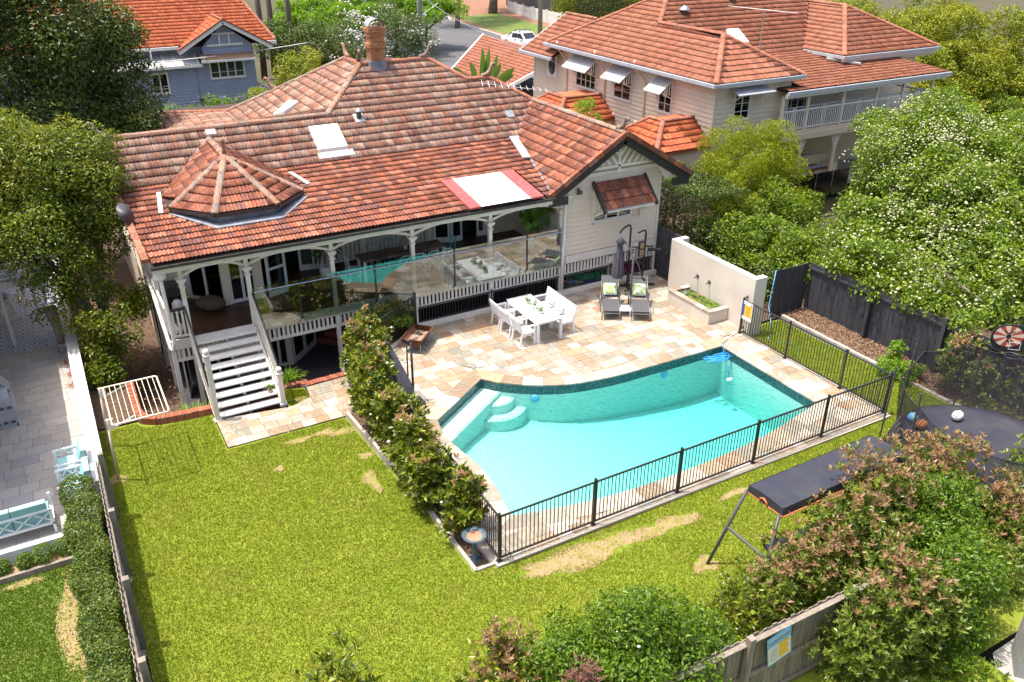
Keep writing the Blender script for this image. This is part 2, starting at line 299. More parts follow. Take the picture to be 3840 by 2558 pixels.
# ------------------------------------------------------------------ objects
def wm(o):
 mtx = o.matrix_parent_inverse @ o.matrix_basis if o.parent else o.matrix_basis
 return wm(o.parent) @ mtx if o.parent else mtx
def adopt(o, parent):
 """o is laid out in world coordinates; keep it there under parent"""
 if parent is not None:
  o.parent = parent; o.matrix_parent_inverse = wm(parent).inverted()
 return o
def tag(o, label=None, cat=None, group=None, kind=None):
 if label: o['label'] = label
 if cat: o['category'] = cat
 if group: o['group'] = group
 if kind: o['kind'] = kind
 return o
def thing(name, label, cat, loc=(0, 0, 0), rz=0.0, group=None):
 o = bpy.data.objects.new(name, None); COL.objects.link(o); o.empty_display_size = .2
 o.location = loc; o.rotation_euler = (0, 0, rz)
 o.matrix_basis = Matrix.Translation(loc) @ Matrix.Rotation(rz, 4, 'Z')
 return tag(o, label, cat, group)
def copy_tree(o, parent=None):
 c = o.copy(); COL.objects.link(c)
 if parent is not None: c.parent = parent
 for ch in [x for x in kids.get(o.name, [])]: kids.setdefault(c.name, []).append(copy_tree(ch, c))
 return c
kids = {}
def reg(o, parent):
 if parent is not None: kids.setdefault(parent.name, []).append(o)
def place_copy(proto, loc, rz, label, first):
 o = proto if first else copy_tree(proto)
 o.matrix_basis = Matrix.Translation(loc) @ Matrix.Rotation(rz, 4, 'Z'); o['label'] = label
 return o
def mesh_obj(name, me, parent=None, mtx=None):
 o = bpy.data.objects.new(name, me); COL.objects.link(o)
 if mtx is not None: o.matrix_basis = mtx
 adopt(o, parent); reg(o, parent); return o
class MB:
 def __init__(s): s.v = []; s.f = []; s.m = []; s.mi = 0
 def add(s, vs, fs):
  b = len(s.v); s.v.extend([tuple(p) for p in vs]); s.f.extend([tuple(b + i for i in f) for f in fs]); s.m.extend([s.mi] * len(fs)); return s
 def box(s, x0, y0, z0, x1, y1, z1):
  return s.add([(x0, y0, z0), (x1, y0, z0), (x1, y1, z0), (x0, y1, z0), (x0, y0, z1), (x1, y0, z1), (x1, y1, z1), (x0, y1, z1)],
      [(0, 3, 2, 1), (4, 5, 6, 7), (0, 1, 5, 4), (1, 2, 6, 5), (2, 3, 7, 6), (3, 0, 4, 7)])
 def bar(s, p, q, w, h, up=(0, 0, 1)):
  """rectangular bar from p to q: w across, h along the up side"""
  p = Vector(p); q = Vector(q); d = (q - p).normalized(); u = Vector(up)
  if abs(d.dot(u)) > .98: u = Vector((0, 1, 0))
  a = d.cross(u).normalized(); u = a.cross(d).normalized(); a *= w / 2; u *= h / 2
  vs = [p - a - u, p + a - u, p + a + u, p - a + u, q - a - u, q + a - u, q + a + u, q - a + u]
  return s.add(vs, [(0, 1, 2, 3), (7, 6, 5, 4), (0, 4, 5, 1), (1, 5, 6, 2), (2, 6, 7, 3), (3, 7, 4, 0)])
 def tube(s, pts, r, n=8, cap=True):
  pts = [Vector(p) for p in pts]; k = len(pts); rs = r if isinstance(r, (list, tuple)) else [r] * k
  prev = None; rings = []
  for i, p in enumerate(pts):
   d = (pts[min(i + 1, k - 1)] - pts[max(i - 1, 0)]).normalized()
   if prev is None:
    u = Vector((0, 0, 1)) if abs(d.z) < .9 else Vector((1, 0, 0)); a = d.cross(u).normalized()
   else: a = (prev - d * prev.dot(d)).normalized()
   prev = a; b = d.cross(a)
   rings.append([p + (a * math.cos(t) + b * math.sin(t)) * rs[i] for t in [2 * math.pi * j / n for j in range(n)]])
  vs = [v for rg in rings for v in rg]; fs = []
  for i in range(k - 1):
   for j in range(n):
    j2 = (j + 1) % n; fs.append((i * n + j, i * n + j2, (i + 1) * n + j2, (i + 1) * n + j))
  if cap: fs += [tuple(range(n - 1, -1, -1)), tuple((k - 1) * n + j for j in range(n))]
  return s.add(vs, fs)
 def lathe(s, prof, c=(0, 0, 0), n=16, sx=1, sy=1):
  vs = []; fs = []; k = len(prof)
  for r, z in prof:
   for j in range(n):
    t = 2 * math.pi * j / n; vs.append((c[0] + r * math.cos(t) * sx, c[1] + r * math.sin(t) * sy, c[2] + z))
  for i in range(k - 1):
   for j in range(n):
    j2 = (j + 1) % n; fs.append((i * n + j, i * n + j2, (i + 1) * n + j2, (i + 1) * n + j))
  if prof[0][0] > 1e-4: fs.append(tuple(range(n - 1, -1, -1)))
  if prof[-1][0] > 1e-4: fs.append(tuple((k - 1) * n + j for j in range(n)))
  return s.add(vs, fs)
 def prism(s, poly, z0, z1):
  n = len(poly)
  vs = [(p[0], p[1], z0) for p in poly] + [(p[0], p[1], z1) for p in poly]
  fs = [tuple(range(n - 1, -1, -1)), tuple(range(n, 2 * n))] + [(i, (i + 1) % n, n + (i + 1) % n, n + i) for i in range(n)]
  return s.add(vs, fs)
 def slab(s, poly3, off):
  """planar polygon in space thickened by vector off"""
  n = len(poly3); o = Vector(off); a = [Vector(p) for p in poly3]
  return s.add(a + [p + o for p in a], [tuple(range(n)), tuple(range(2 * n - 1, n - 1, -1))] + [(i, n + i, n + (i + 1) % n, (i + 1) % n) for i in range(n)])
 def quad(s, a, b, c, d): return s.add([a, b, c, d], [(0, 1, 2, 3)])
 def ball(s, c, r, n=12, sx=1, sy=1, sz=1):
  k = max(4, n // 2)
  return s.lathe([(max(1e-5, r * math.sin(math.pi * i / k)), -r * sz * math.cos(math.pi * i / k)) for i in range(k + 1)], c, n, sx, sy)
 def mesh(s, name, mats, smooth=False, bevel=0):
  me = bpy.data.meshes.new(name); me.from_pydata(s.v, [], s.f)
  for mt in (mats if isinstance(mats, (list, tuple)) else [mats]): me.materials.append(M[mt] if isinstance(mt, str) else mt)
  if any(s.m): me.polygons.foreach_set('material_index', s.m)
  if smooth: me.polygons.foreach_set('use_smooth', [True] * len(s.f))
  me.update(); return me
 def build(s, name, mats, parent=None, smooth=False):
  return mesh_obj(name, s.mesh(name, mats, smooth), parent)
def struct(name, mb, mats, parent=None, smooth=False, kind='structure'):
 o = mb.build(name, mats, parent, smooth)
 if parent is None: o['kind'] = kind
 return o
def box(x0, y0, z0, x1, y1, z1): return MB().box(x0, y0, z0, x1, y1, z1)
def np_mesh(name, V, F, mats, mi=None, smooth=False):
 """V (n,3), F (k,3 or 4) arrays"""
 me = bpy.data.meshes.new(name); k = F.shape[1]
 me.vertices.add(len(V)); me.vertices.foreach_set('co', np.ascontiguousarray(V, dtype=np.float32).ravel())
 me.loops.add(F.size); me.loops.foreach_set('vertex_index', np.ascontiguousarray(F, dtype=np.int32).ravel())
 me.polygons.add(len(F)); me.polygons.foreach_set('loop_start', np.arange(0, F.size, k, dtype=np.int32))
 try: me.polygons.foreach_set('loop_total', np.full(len(F), k, dtype=np.int32))
 except Exception: pass
 for mt in (mats if isinstance(mats, (list, tuple)) else [mats]): me.materials.append(M[mt] if isinstance(mt, str) else mt)
 if mi is not None: me.polygons.foreach_set('material_index', np.asarray(mi, dtype=np.int32))
 if smooth: me.polygons.foreach_set('use_smooth', np.ones(len(F), dtype=bool))
 me.update(calc_edges=True); me.validate(); return me
def inpoly(px, py, poly):
 ins = np.zeros(np.shape(px), bool); n = len(poly); j = n - 1
 for i in range(n):
  xi, yi = poly[i]; xj, yj = poly[j]
  c = ((yi > py) != (yj > py)) & (px < (xj - xi) * (py - yi) / ((yj - yi) if yj != yi else 1e-9) + xi)
  ins ^= c; j = i
 return ins
# ------------------------------------------------------------------ foliage
def unit(a): return a / np.maximum(1e-9, np.linalg.norm(a, axis=1, keepdims=True))
def leaf_arrays(P, T, Nn, L, W, fold=.18):
 n = len(P); L = np.broadcast_to(np.asarray(L, float), (n,))[:, None]; W = np.broadcast_to(np.asarray(W, float), (n,))[:, None]
 T = unit(T); B = unit(np.cross(T, Nn)); Nn = np.cross(B, T)
 V = np.empty((n, 4, 3)); V[:, 0] = P; V[:, 1] = P + T * L * .5 + B * W * .5 + Nn * W * fold
 V[:, 2] = P + T * L - Nn * L * .12; V[:, 3] = P + T * L * .5 - B * W * .5 + Nn * W * fold
 b = np.arange(n)[:, None] * 4
 F = np.concatenate([b + np.array([[0, 1, 2]]), b + np.array([[0, 2, 3]])], 1).reshape(-1, 3)
 return V.reshape(-1, 3), F
def clumps(lobes, k, rs=(.28, .45), up=.25):
 """sub-clumps scattered over the surface of the crown's lobes"""
 out = []
 L = np.array(lobes, float); wgt = L[:, 3] * L[:, 4] + L[:, 3] * L[:, 5]; wgt = wgt / wgt.sum()
 idx = rng.choice(len(L), k, p=wgt)
 d = rng.normal(size=(k, 3)); d[:, 2] += up; d = unit(d)
 rad = rng.uniform(.62, .98, (k, 1))
 c = L[idx, :3] + d * L[idx, 3:6] * rad
 r = L[idx, 3:6].mean(1) * rng.uniform(rs[0], rs[1], k)
 return c, r, d
def crown_pts(lobes, n, k, rs=(.28, .45), inner=.12, up=.25, flat=.8):
 c, r, d = clumps(lobes, k, rs, up)
 pw = r ** 2 / (r ** 2).sum(); i = rng.choice(k, n, p=pw)
 q = rng.normal(size=(n, 3)); q[:, 2] += .25; q = unit(q)
 rad = rng.uniform(.55, 1.08, n) ** .6
 P = c[i] + q * (r[i] * rad)[:, None] * np.array([1, 1, flat])
 O = unit(q * .7 + d[i] * .5)
 m = int(n * inner)
 if m:
  L = np.array(lobes, float); j = rng.integers(0, len(L), m); e = unit(rng.normal(size=(m, 3))) * rng.uniform(.1, .75, (m, 1))
  P[:m] = L[j, :3] + e * L[j, 3:6]; O[:m] = e
 return P, O
def leafset(P, O, size, aspect=.5, droop=.1, upb=.45, jit=.5):
 n = len(P)
 Nn = unit(O * .55 + np.array([0, 0, upb]) + rng.normal(size=(n, 3)) * jit)
 T = unit(np.cross(Nn, rng.normal(size=(n, 3)))); T = unit(T + O * .45 - np.array([0, 0, droop]))
 L = size * rng.uniform(.65, 1.3, n)
 return leaf_arrays(P, T, Nn, L, L * aspect)
def rosettes(P, O, size, m=7, aspect=.38, spread=.95, tier=True):
 n = len(P); A = unit(O * .6 + np.array([0, 0, .7]) + rng.normal(size=(n, 3)) * .3)
 X = unit(np.cross(A, rng.normal(size=(n, 3)))); Y = np.cross(A, X); Vs = []; Fs = []; b = 0
 ph = rng.uniform(0, 6.28, n)
 for j in range(m):
  sp = spread * (1.0 if j % 2 else .62)
  t = ph + j * 6.283 / m + rng.normal(size=n) * .2
  Rd = X * np.cos(t)[:, None] + Y * np.sin(t)[:, None]
  T = unit(A * math.cos(sp) + Rd * math.sin(sp)); Nn = unit(A * math.sin(sp) - Rd * math.cos(sp))
  L = size * rng.uniform(.7, 1.2, n)
  V, F = leaf_arrays(P - A * .03 * (j % 3), T, Nn, L, L * aspect, .14); Vs.append(V); Fs.append(F + b); b += len(V)
 return np.concatenate(Vs), np.concatenate(Fs)
def blobs(P, r, sz=1.0):
 """small octahedral flower heads"""
 n = len(P); D = np.array([[1, 0, 0], [-1, 0, 0], [0, 1, 0], [0, -1, 0], [0, 0, 1], [0, 0, -1]], float)
 rr = r * rng.uniform(.6, 1.3, n)
 V = P[:, None, :] + D[None] * rr[:, None, None] * np.array([1, 1, sz]); b = np.arange(n)[:, None] * 6
 F8 = np.array([[0, 2, 4], [2, 1, 4], [1, 3, 4], [3, 0, 4], [2, 0, 5], [1, 2, 5], [3, 1, 5], [0, 3, 5]])
 F = (b[:, :, None] + F8[None].reshape(1, 8, 3)).reshape(-1, 3) if False else np.concatenate([b + f for f in F8], 1).reshape(-1, 3)
 return V.reshape(-1, 3), F
def limbs(base, lobes, r0, name='trunk', parent=None, mat='bark', top=None):
 mb = MB(); base = Vector(base); L = [Vector(l[:3]) for l in lobes]
 cen = sum(L, Vector()) / len(L); fork = base.lerp(Vector((cen.x, cen.y, cen.z)), .42); fork.x = base.x * .7 + cen.x * .3; fork.y = base.y * .7 + cen.y * .3
 mid = base.lerp(fork, .5) + Vector((random.uniform(-.08, .08), random.uniform(-.08, .08), 0))
 mb.tube([base - Vector((0, 0, .15)), mid, fork], [r0 * 1.15, r0 * .9, r0 * .75], 8)
 for l in L:
  md = fork.lerp(l, .5) + Vector((random.uniform(-.15, .15), random.uniform(-.15, .15), .1))
  mb.tube([fork, md, l], [r0 * .6, r0 * .38, r0 * .12], 6)
 return mb.build(name, mat, parent, True)
def tree(name, label, cat, base, lobes, n, size, leaf, k=None, r0=.12, group=None, aspect=.5, rs=(.28, .45), ros=0, tips=None, tipfrac=.0, flowers=0, fmat='blossom', fr=.05, up=.25, inner=.12, upb=.45, jit=.5, droop=.1, flat=.8, bark='bark', kind=None):
 t = thing(name, label, cat, base, 0, group)
 k = k or max(12, len(lobes) * 14)
 limbs(base, lobes, r0, 'trunk', t, bark)
 P, O = crown_pts(lobes, n, k, rs, inner, up, flat)
 keep = P[:, 2] > base[2] + .03; P = P[keep]; O = O[keep]; n = len(P)
 if ros: V, F = rosettes(P, O, size, ros, aspect)
 else: V, F = leafset(P, O, size, aspect, droop, upb, jit)
 mats = [leaf]; mi = None
 if tips:
  mats.append(tips)
  zt = P[:, 2] + rng.normal(size=n) * .25 + O[:, 2] * .5; thr = np.quantile(zt, 1 - tipfrac); sel = zt > thr
  sel &= rng.uniform(size=n) < .8
  mi = np.tile(np.repeat(sel.astype(int), 2), ros if ros else 1)
 o = mesh_obj('crown', np_mesh('crown', V, F, mats, mi), t); o['kind'] = 'stuff'
 if flowers:
  P, O = crown_pts(lobes, flowers * 3, k, rs, 0, up + .3, flat); s = O[:, 2] > -.1; P = (P + O * fr)[s][:flowers]
  V, F = blobs(P, fr, .7); o = mesh_obj('flower', np_mesh('flower', V, F, [fmat]), t); o['kind'] = 'stuff'
 return t
from mathutils.geometry import tessellate_polygon
POOL = [(9.76, 19.22), (10.15, 18.69), (10.82, 18.18), (11.56, 17.77), (12.41, 17.54), (13.36, 17.42), (14.43, 17.40), (15.79, 17.38), (17.38, 17.38), (17.38, 13.42),
  (16.6, 13.23), (15.5, 13.0), (14.46, 12.82), (12.5, 12.69), (10.28, 12.71), (8.77, 12.93), (7.45, 13.28), (7.56, 13.92), (7.69, 14.68), (7.69, 15.44), (7.58, 16.2), (7.5, 16.95), (7.66, 17.78), (8.6, 18.42)]
def smooth_poly(p, sharp, it=2):
 for _ in range(it):
  q = []; ns = set()
  for i in range(len(p)):
   a = p[i - 1]; b = p[i]; c = p[(i + 1) % len(p)]
   if i in sharp: ns.add(len(q)); q.append(b)
   else:
    q.append((b[0] * .75 + a[0] * .25, b[1] * .75 + a[1] * .25)); q.append((b[0] * .75 + c[0] * .25, b[1] * .75 + c[1] * .25))
  p = q; sharp = ns
 return p
POOL = smooth_poly(POOL, {0, 8, 9, 16, 22}, 2)
area2 = sum(POOL[i][0] * POOL[(i + 1) % len(POOL)][1] - POOL[(i + 1) % len(POOL)][0] * POOL[i][1] for i in range(len(POOL)))
if area2 < 0: POOL = POOL[::-1]          # counter-clockwise
def offset(p, d):
 out = []; n = len(p)
 for i in range(n):
  a = Vector(p[i - 1]); b = Vector(p[i]); c = Vector(p[(i + 1) % n])
  e1 = (b - a).normalized(); e2 = (c - b).normalized(); n1 = Vector((e1.y, -e1.x)); n2 = Vector((e2.y, -e2.x))
  mtr = (n1 + n2); k = d / max(.35, (1 + n1.dot(n2)) / 2) / 2
  out.append(tuple(b + mtr * k))
 return out
def sheet(name, outer, z, mat, holes=(), kind='structure', zf=None):
 loops = [[Vector((p[0], p[1], 0)) for p in outer]] + [[Vector((p[0], p[1], 0)) for p in h] for h in holes]
 tris = tessellate_polygon(loops); pts = [p for l in loops for p in l]
 vs = [(p.x, p.y, zf(p.x, p.y) if zf else z) for p in pts]; fs = []
 for a, b, c in tris:
  A, B, Cc = pts[a], pts[b], pts[c]
  fs.append((a, b, c) if (B - A).cross(Cc - A).z > 0 else (a, c, b))
 mb = MB().add(vs, fs); o = mb.build(name, mat); o['kind'] = kind; return o
COPE = offset(POOL, .44)
ground = sheet('ground', [(-500, -300), (600, -300), (600, 900), (-500, 900)], -1.06, 'ground', [offset(POOL, .1)])
# lawns
def lz(x, y):
 """the lawn falls a little towards the house"""
 return -.2 + .14 * np.clip((16.8 - np.asarray(y)) / 4.3, 0, 1)
LAWN = [(2.48, 19.42), (2.48, 21.36), (1.75, 21.40), (1.25, 21.45), (.82, 21.62), (.62, 21.9), (-.38, 21.9)]
L1 = [(-.38, 16.8), (5.82, 16.8), (5.68, 19.40)] + LAWN
L2 = [(-.38, 12.5), (5.97, 12.5), (5.92, 15.0), (5.82, 16.8), (-.38, 16.8)]
L3 = [(-.38, 3.0), (13.2, 3.0), (13.2, 5.6), (22, 5.6), (22, 11.2), (20.72, 12.0), (20.72, 12.5), (18.62, 12.5), (18.62, 12.02), (6.42, 12.02), (6.42, 12.14), (5.98, 12.14), (5.97, 12.5), (-.38, 12.5)]
L4 = [(18.62, 12.5), (20.72, 12.5), (20.72, 16.8), (18.62, 16.8)]
L5 = [(18.62, 16.8), (20.72, 16.8), (20.72, 18.2), (18.62, 18.2)]
mb = MB()
for L in (L1, L2, L3, L4, L5):
 P = [Vector((p[0], p[1], 0)) for p in L]; fs = []
 for a, b, c in tessellate_polygon([P]): fs.append((a, b, c) if (P[b] - P[a]).cross(P[c] - P[a]).z > 0 else (a, c, b))
 mb.add([(p.x, p.y, float(lz(p.x, p.y))) for p in P], fs)
struct('lawn', mb, 'lawn')
sheet('lawn_patch', [(4.45, 20.62), (5.12, 20.84), (5.14, 21.5), (4.45, 21.72)], -.196, 'lawn')
# bare earth worn through the grass, ragged outlines
DIRT = [(8.6, 11.45, 1.5, .32), (7.3, 11.55, .55, .2), (10.5, 11.35, .8, .2), (5.35, 18.75, .35, .16), (4.9, 18.95, .3, .14), (4.2, 18.9, .35, .12), (5.5, 17.4, .18, .14), (10.34, 9.95, .28, .22), (5.25, 16.3, .15, .5), (3.4, 17.9, .12, .12), (-.19, 19.4, .22, .2), (4.85, 20.95, .25, .12), (12.6, 11.5, .5, .1)]
for x, y, rx, ry in DIRT:
 nn = 22; ph = random.uniform(0, 6)
 pts = []
 for i in range(nn):
  a = 2 * math.pi * i / nn; k = 1 + .28 * math.sin(3 * a + ph) + .2 * math.sin(5 * a + 2 * ph) + random.uniform(-.12, .12)
  pts.append((x + rx * k * math.cos(a), y + ry * k * math.sin(a)))
 sheet('bare_soil', pts, 0, 'dirt', zf=lambda x, y, k=DIRT.index((x, y, rx, ry)): float(lz(x, y)) + .004 + .0007 * k)
# base under the paving, and the paving itself
DECK = [(6.5, 12.06), (18.58, 12.06), (18.58, 17.85), (18.85, 17.85), (18.85, 21.95), (19.1, 21.95), (19.1, 23.08), (9.5, 23.08), (7.5, 21.75), (7.5, 20.62), (6.95, 19.3), (6.62, 17.6), (6.5, 15)]
deck = sheet('pool_deck', DECK, -.03, 'grout', [offset(POOL, .06)])
def clip_half(poly, a, b, keep_left):
 out = []; n = len(poly)
 def sd(p): return ((b[0] - a[0]) * (p[1] - a[1]) - (b[1] - a[1]) * (p[0] - a[0])) * (1 if keep_left else -1)
 for i in range(n):
  p = poly[i]; q = poly[(i + 1) % n]; sp = sd(p); sq = sd(q)
  if sp >= 0: out.append(p)
  if (sp >= 0) != (sq >= 0):
   t = sp / (sp - sq); out.append((p[0] + (q[0] - p[0]) * t, p[1] + (q[1] - p[1]) * t))
 return out
def seg_hits(a, b, x0, y0, x1, y1):
 t0, t1 = 0.0, 1.0; dx = b[0] - a[0]; dy = b[1] - a[1]
 for p, q in ((-dx, a[0] - x0), (dx, x1 - a[0]), (-dy, a[1] - y0), (dy, y1 - a[1])):
  if abs(p) < 1e-9:
   if q < 0: return False
  else:
   r = q / p
   if p < 0: t0 = max(t0, r)
   else: t1 = min(t1, r)
 return t0 <= t1
def cut_cell(x0, y0, x1, y1, outer, hole=None):
 cx, cy = (x0 + x1) / 2, (y0 + y1) / 2; poly = [(x0, y0), (x1, y0), (x1, y1), (x0, y1)]; hit = False
 for P, left in ((outer, True), (hole, False)):
  if P is None: continue
  for i in range(len(P)):
   a = P[i]; b = P[(i + 1) % len(P)]
   if seg_hits(a, b, x0, y0, x1, y1): poly = clip_half(poly, a, b, left); hit = True
   if len(poly) < 3: return None
 if not hit:
  if not bool(inpoly(np.array(cx), np.array(cy), outer)): return None
  if hole is not None and bool(inpoly(np.array(cx), np.array(cy), hole)): return None
 ar = abs(sum(poly[i][0] * poly[(i + 1) % len(poly)][1] - poly[(i + 1) % len(poly)][0] * poly[i][1] for i in range(len(poly)))) / 2
 if ar < .006: return None
 if hit:
  gx = sum(p[0] for p in poly) / len(poly); gy = sum(p[1] for p in poly) / len(poly)
  if not bool(inpoly(np.array(gx), np.array(gy), outer)): return None
  if hole is not None and bool(inpoly(np.array(gx), np.array(gy), hole)): return None
 return poly
def ccw(p):
 a = sum(p[i][0] * p[(i + 1) % len(p)][1] - p[(i + 1) % len(p)][0] * p[i][1] for i in range(len(p)))
 return p if a > 0 else p[::-1]
def pave(parent, outer, z, sx, sy, mat, hole=None, bond=True, gap=.009, limit=300, name='paver', x_off=0, y_off=0, var=.004):
 xs = [p[0] for p in outer]; ys = [p[1] for p in outer]; cells = []; j = 0; y = math.floor(min(ys)) + y_off
 while y < max(ys):
  h = sy; x = math.floor(min(xs)) + x_off + (sx * ((j * .37) % 1.0) if bond else 0)
  x -= sx
  while x < max(xs):
   ww = sx * random.choice([1, 1, 1, 1.45]) if bond else sx
   c = cut_cell(x + gap / 2, y + gap / 2, x + ww - gap / 2, y + h - gap / 2, ccw(outer), ccw(hole) if hole else None)
   if c: cells.append((c, (x + ww / 2, y + h / 2), len(c) == 4 and abs(ww - sx) < 1e-6 and abs((c[1][0] - c[0][0]) - (sx - gap)) < 1e-4 and abs((c[2][1] - c[1][1]) - (sy - gap)) < 1e-4))
   x += ww
  y += h; j += 1
 cells.sort(key=lambda c: math.hypot(c[1][0], c[1][1]))
 bx = MB().box(-(sx - gap) / 2, -(sy - gap) / 2, -.028, (sx - gap) / 2, (sy - gap) / 2, 0).mesh(name, mat)
 rest = MB(); k = 0
 for poly, cen, full in cells:
  dz = z + random.uniform(-var, var) * .5
  if k < limit:
   if full: mesh_obj(name, bx, parent, Matrix.Translation((cen[0], cen[1], dz)) @ Matrix.Rotation(random.choice([0, math.pi]), 4, 'Z'))
   else: mesh_obj(name, MB().prism(ccw(poly), dz - .028, dz).mesh(name, mat), parent)
   k += 1
  else: rest.prism(ccw(poly), dz - .028, dz)
 if rest.v: o = rest.build(name + '_field', mat, parent); o['kind'] = 'stuff'
pave(deck, DECK, 0, .372, .372, 'paver', COPE, limit=225)
# coping: one stone after another round the pool
inn = offset(POOL, -.03); per = [0.0]
for i in range(len(POOL)): per.append(per[-1] + (Vector(POOL[(i + 1) % len(POOL)]) - Vector(POOL[i])).length)
def along(P, s):
 s = s % per[-1]; i = max(0, min(len(POOL) - 1, next(k for k in range(len(per) - 1) if per[k + 1] >= s)))
 t = (s - per[i]) / max(1e-6, per[i + 1] - per[i]); a = P[i]; b = P[(i + 1) % len(P)]
 return (a[0] + (b[0] - a[0]) * t, a[1] + (b[1] - a[1]) * t)
corner_s = [per[i] for i in range(len(POOL)) if (lambda a, b, c: (b - a).normalized().dot((c - b).normalized()) < .8)(Vector(POOL[i - 1]), Vector(POOL[i]), Vector(POOL[(i + 1) % len(POOL)]))]
cuts = sorted(corner_s) + [corner_s[0] + per[-1]] if corner_s else [0, per[-1]]
for a, b in zip(cuts, cuts[1:]):
 n = max(1, round((b - a) / .62))
 for i in range(n):
  s0 = a + (b - a) * i / n + .005; s1 = a + (b - a) * (i + 1) / n - .005
  ss = [s0 + (s1 - s0) * q / 3 for q in range(4)]
  poly = [along(inn, s) for s in ss] + [along(COPE, s) for s in reversed(ss)]
  mesh_obj('coping_stone', MB().prism(ccw(poly), -.036, .004 + random.uniform(-.001, .001)).mesh('coping_stone', 'paver'), deck)
# pool shell
pool = thing('swimming_pool', 'turquoise in-ground swimming pool with curved edge beside the stone deck', 'swimming pool', (12.5, 15.5, -1.3))
def floor_z(x, y): return -1.0 - .75 * min(1, max(0, (x - 8.5) / 7.5))
mb = MB(); n = len(POOL)
for i in range(n):
 a = POOL[i]; b = POOL[(i + 1) % n]; mb.quad((b[0], b[1], -.33), (a[0], a[1], -.33), (a[0], a[1], -1.9), (b[0], b[1], -1.9))
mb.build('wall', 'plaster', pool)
mb = MB()
for i in range(n):
 a = Vector(POOL[i]); b = Vector(POOL[(i + 1) % n]); k = max(1, int((b - a).length / .05))
 for r in range(6):
  for q in range(k):
   p0 = a.lerp(b, q / k); p1 = a.lerp(b, (q + 1) / k); z1 = -.034 - r * .05; z0 = z1 - .047
   e = (p1 - p0) * .03; p0 = p0 + e; p1 = p1 - e; nn = Vector((-(b - a).y, (b - a).x)).normalized() * .004; p0 = p0 + nn; p1 = p1 + nn
   mb.quad((p1.x, p1.y, z1), (p0.x, p0.y, z1), (p0.x, p0.y, z0), (p1.x, p1.y, z0))
o = mb.build('mosaic_band', 'poolband', pool); o['kind'] = 'stuff'
mb = MB()
for i in range(n):
 a = POOL[i]; b = POOL[(i + 1) % n]; mb.quad((b[0], b[1], -.03), (a[0], a[1], -.03), (a[0], a[1], -.335), (b[0], b[1], -.335))
mb.build('band_backing', 'conc', pool)
sub = sheet('pool_floor', POOL, 0, 'plaster', zf=None, kind='structure'); bpy.data.objects.remove(sub)
gx = np.arange(7.2, 17.8, .5); gy = np.arange(12.4, 19.6, .5); V = []; F = []
for j, yy in enumerate(gy):
 for i, xx in enumerate(gx): V.append((xx, yy, floor_z(xx, yy)))
nx = len(gx)
for j in range(len(gy) - 1):
 for i in range(nx - 1):
  F.append((j * nx + i, j * nx + i + 1, (j + 1) * nx + i + 1, (j + 1) * nx + i))
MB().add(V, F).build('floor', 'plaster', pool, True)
e = (Vector((9.76, 19.22)) - Vector((7.70, 17.80))).normalized(); q = Vector((e.y, -e.x))
A = Vector((7.70, 17.80)); B = Vector((9.76, 19.22))
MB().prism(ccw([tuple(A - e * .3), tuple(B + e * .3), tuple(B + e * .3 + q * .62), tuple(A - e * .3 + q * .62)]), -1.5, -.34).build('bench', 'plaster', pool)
def pie(c, r, a0, a1, n=14): return [c] + [(c[0] + r * math.cos(a0 + (a1 - a0) * i / n), c[1] + r * math.sin(a0 + (a1 - a0) * i / n)) for i in range(n + 1)]
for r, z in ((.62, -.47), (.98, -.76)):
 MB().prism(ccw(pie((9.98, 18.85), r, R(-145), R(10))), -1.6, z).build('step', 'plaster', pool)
 st = MB()
 for i in range(15):
  a0 = R(-145) + R(155) * i / 15; rr = r - .05
  p = (9.98 + rr * math.cos(a0 + .05), 18.85 + rr * math.sin(a0 + .05)); st.box(p[0] - .022, p[1] - .022, z + .001, p[0] + .022, p[1] + .022, z + .004)
 st.build('step_edge_tile', 'poolband', pool)['kind'] = 'stuff'
st = MB()
for i in range(34):
 p = A + (B - A) * (i + .5) / 34 + q * .58; st.box(p.x - .022, p.y - .022, -.339, p.x + .022, p.y + .022, -.336)
st.build('bench_edge_tile', 'poolband', pool)['kind'] = 'stuff'
for x, y, nx_, ny_ in ((10.95, 18.10, -.55, -.83), (15.15, 17.40, 0, -1)):
 mtx = Matrix.Translation((x, y, -.45)) @ Vector((nx_, ny_, 0)).to_track_quat('Z', 'Y').to_matrix().to_4x4()
 mesh_obj('pool_light', MB().lathe([(.13, 0), (.135, .03), (.10, .05), (1e-5, .06)], n=18).mesh('pool_light', 'cyan', True), pool, mtx)
mesh_obj('floor_drain', MB().lathe([(.13, 0), (.12, .03), (1e-5, .04)], n=18).mesh('floor_drain', 'whitefurn', True), pool, Matrix.Translation((15.9, 14.8, floor_z(15.9, 14.8))))
wt = MB().prism(ccw(offset(POOL, .035)), -2.4, -.15).build('pool_water', 'water'); wt['kind'] = 'structure'
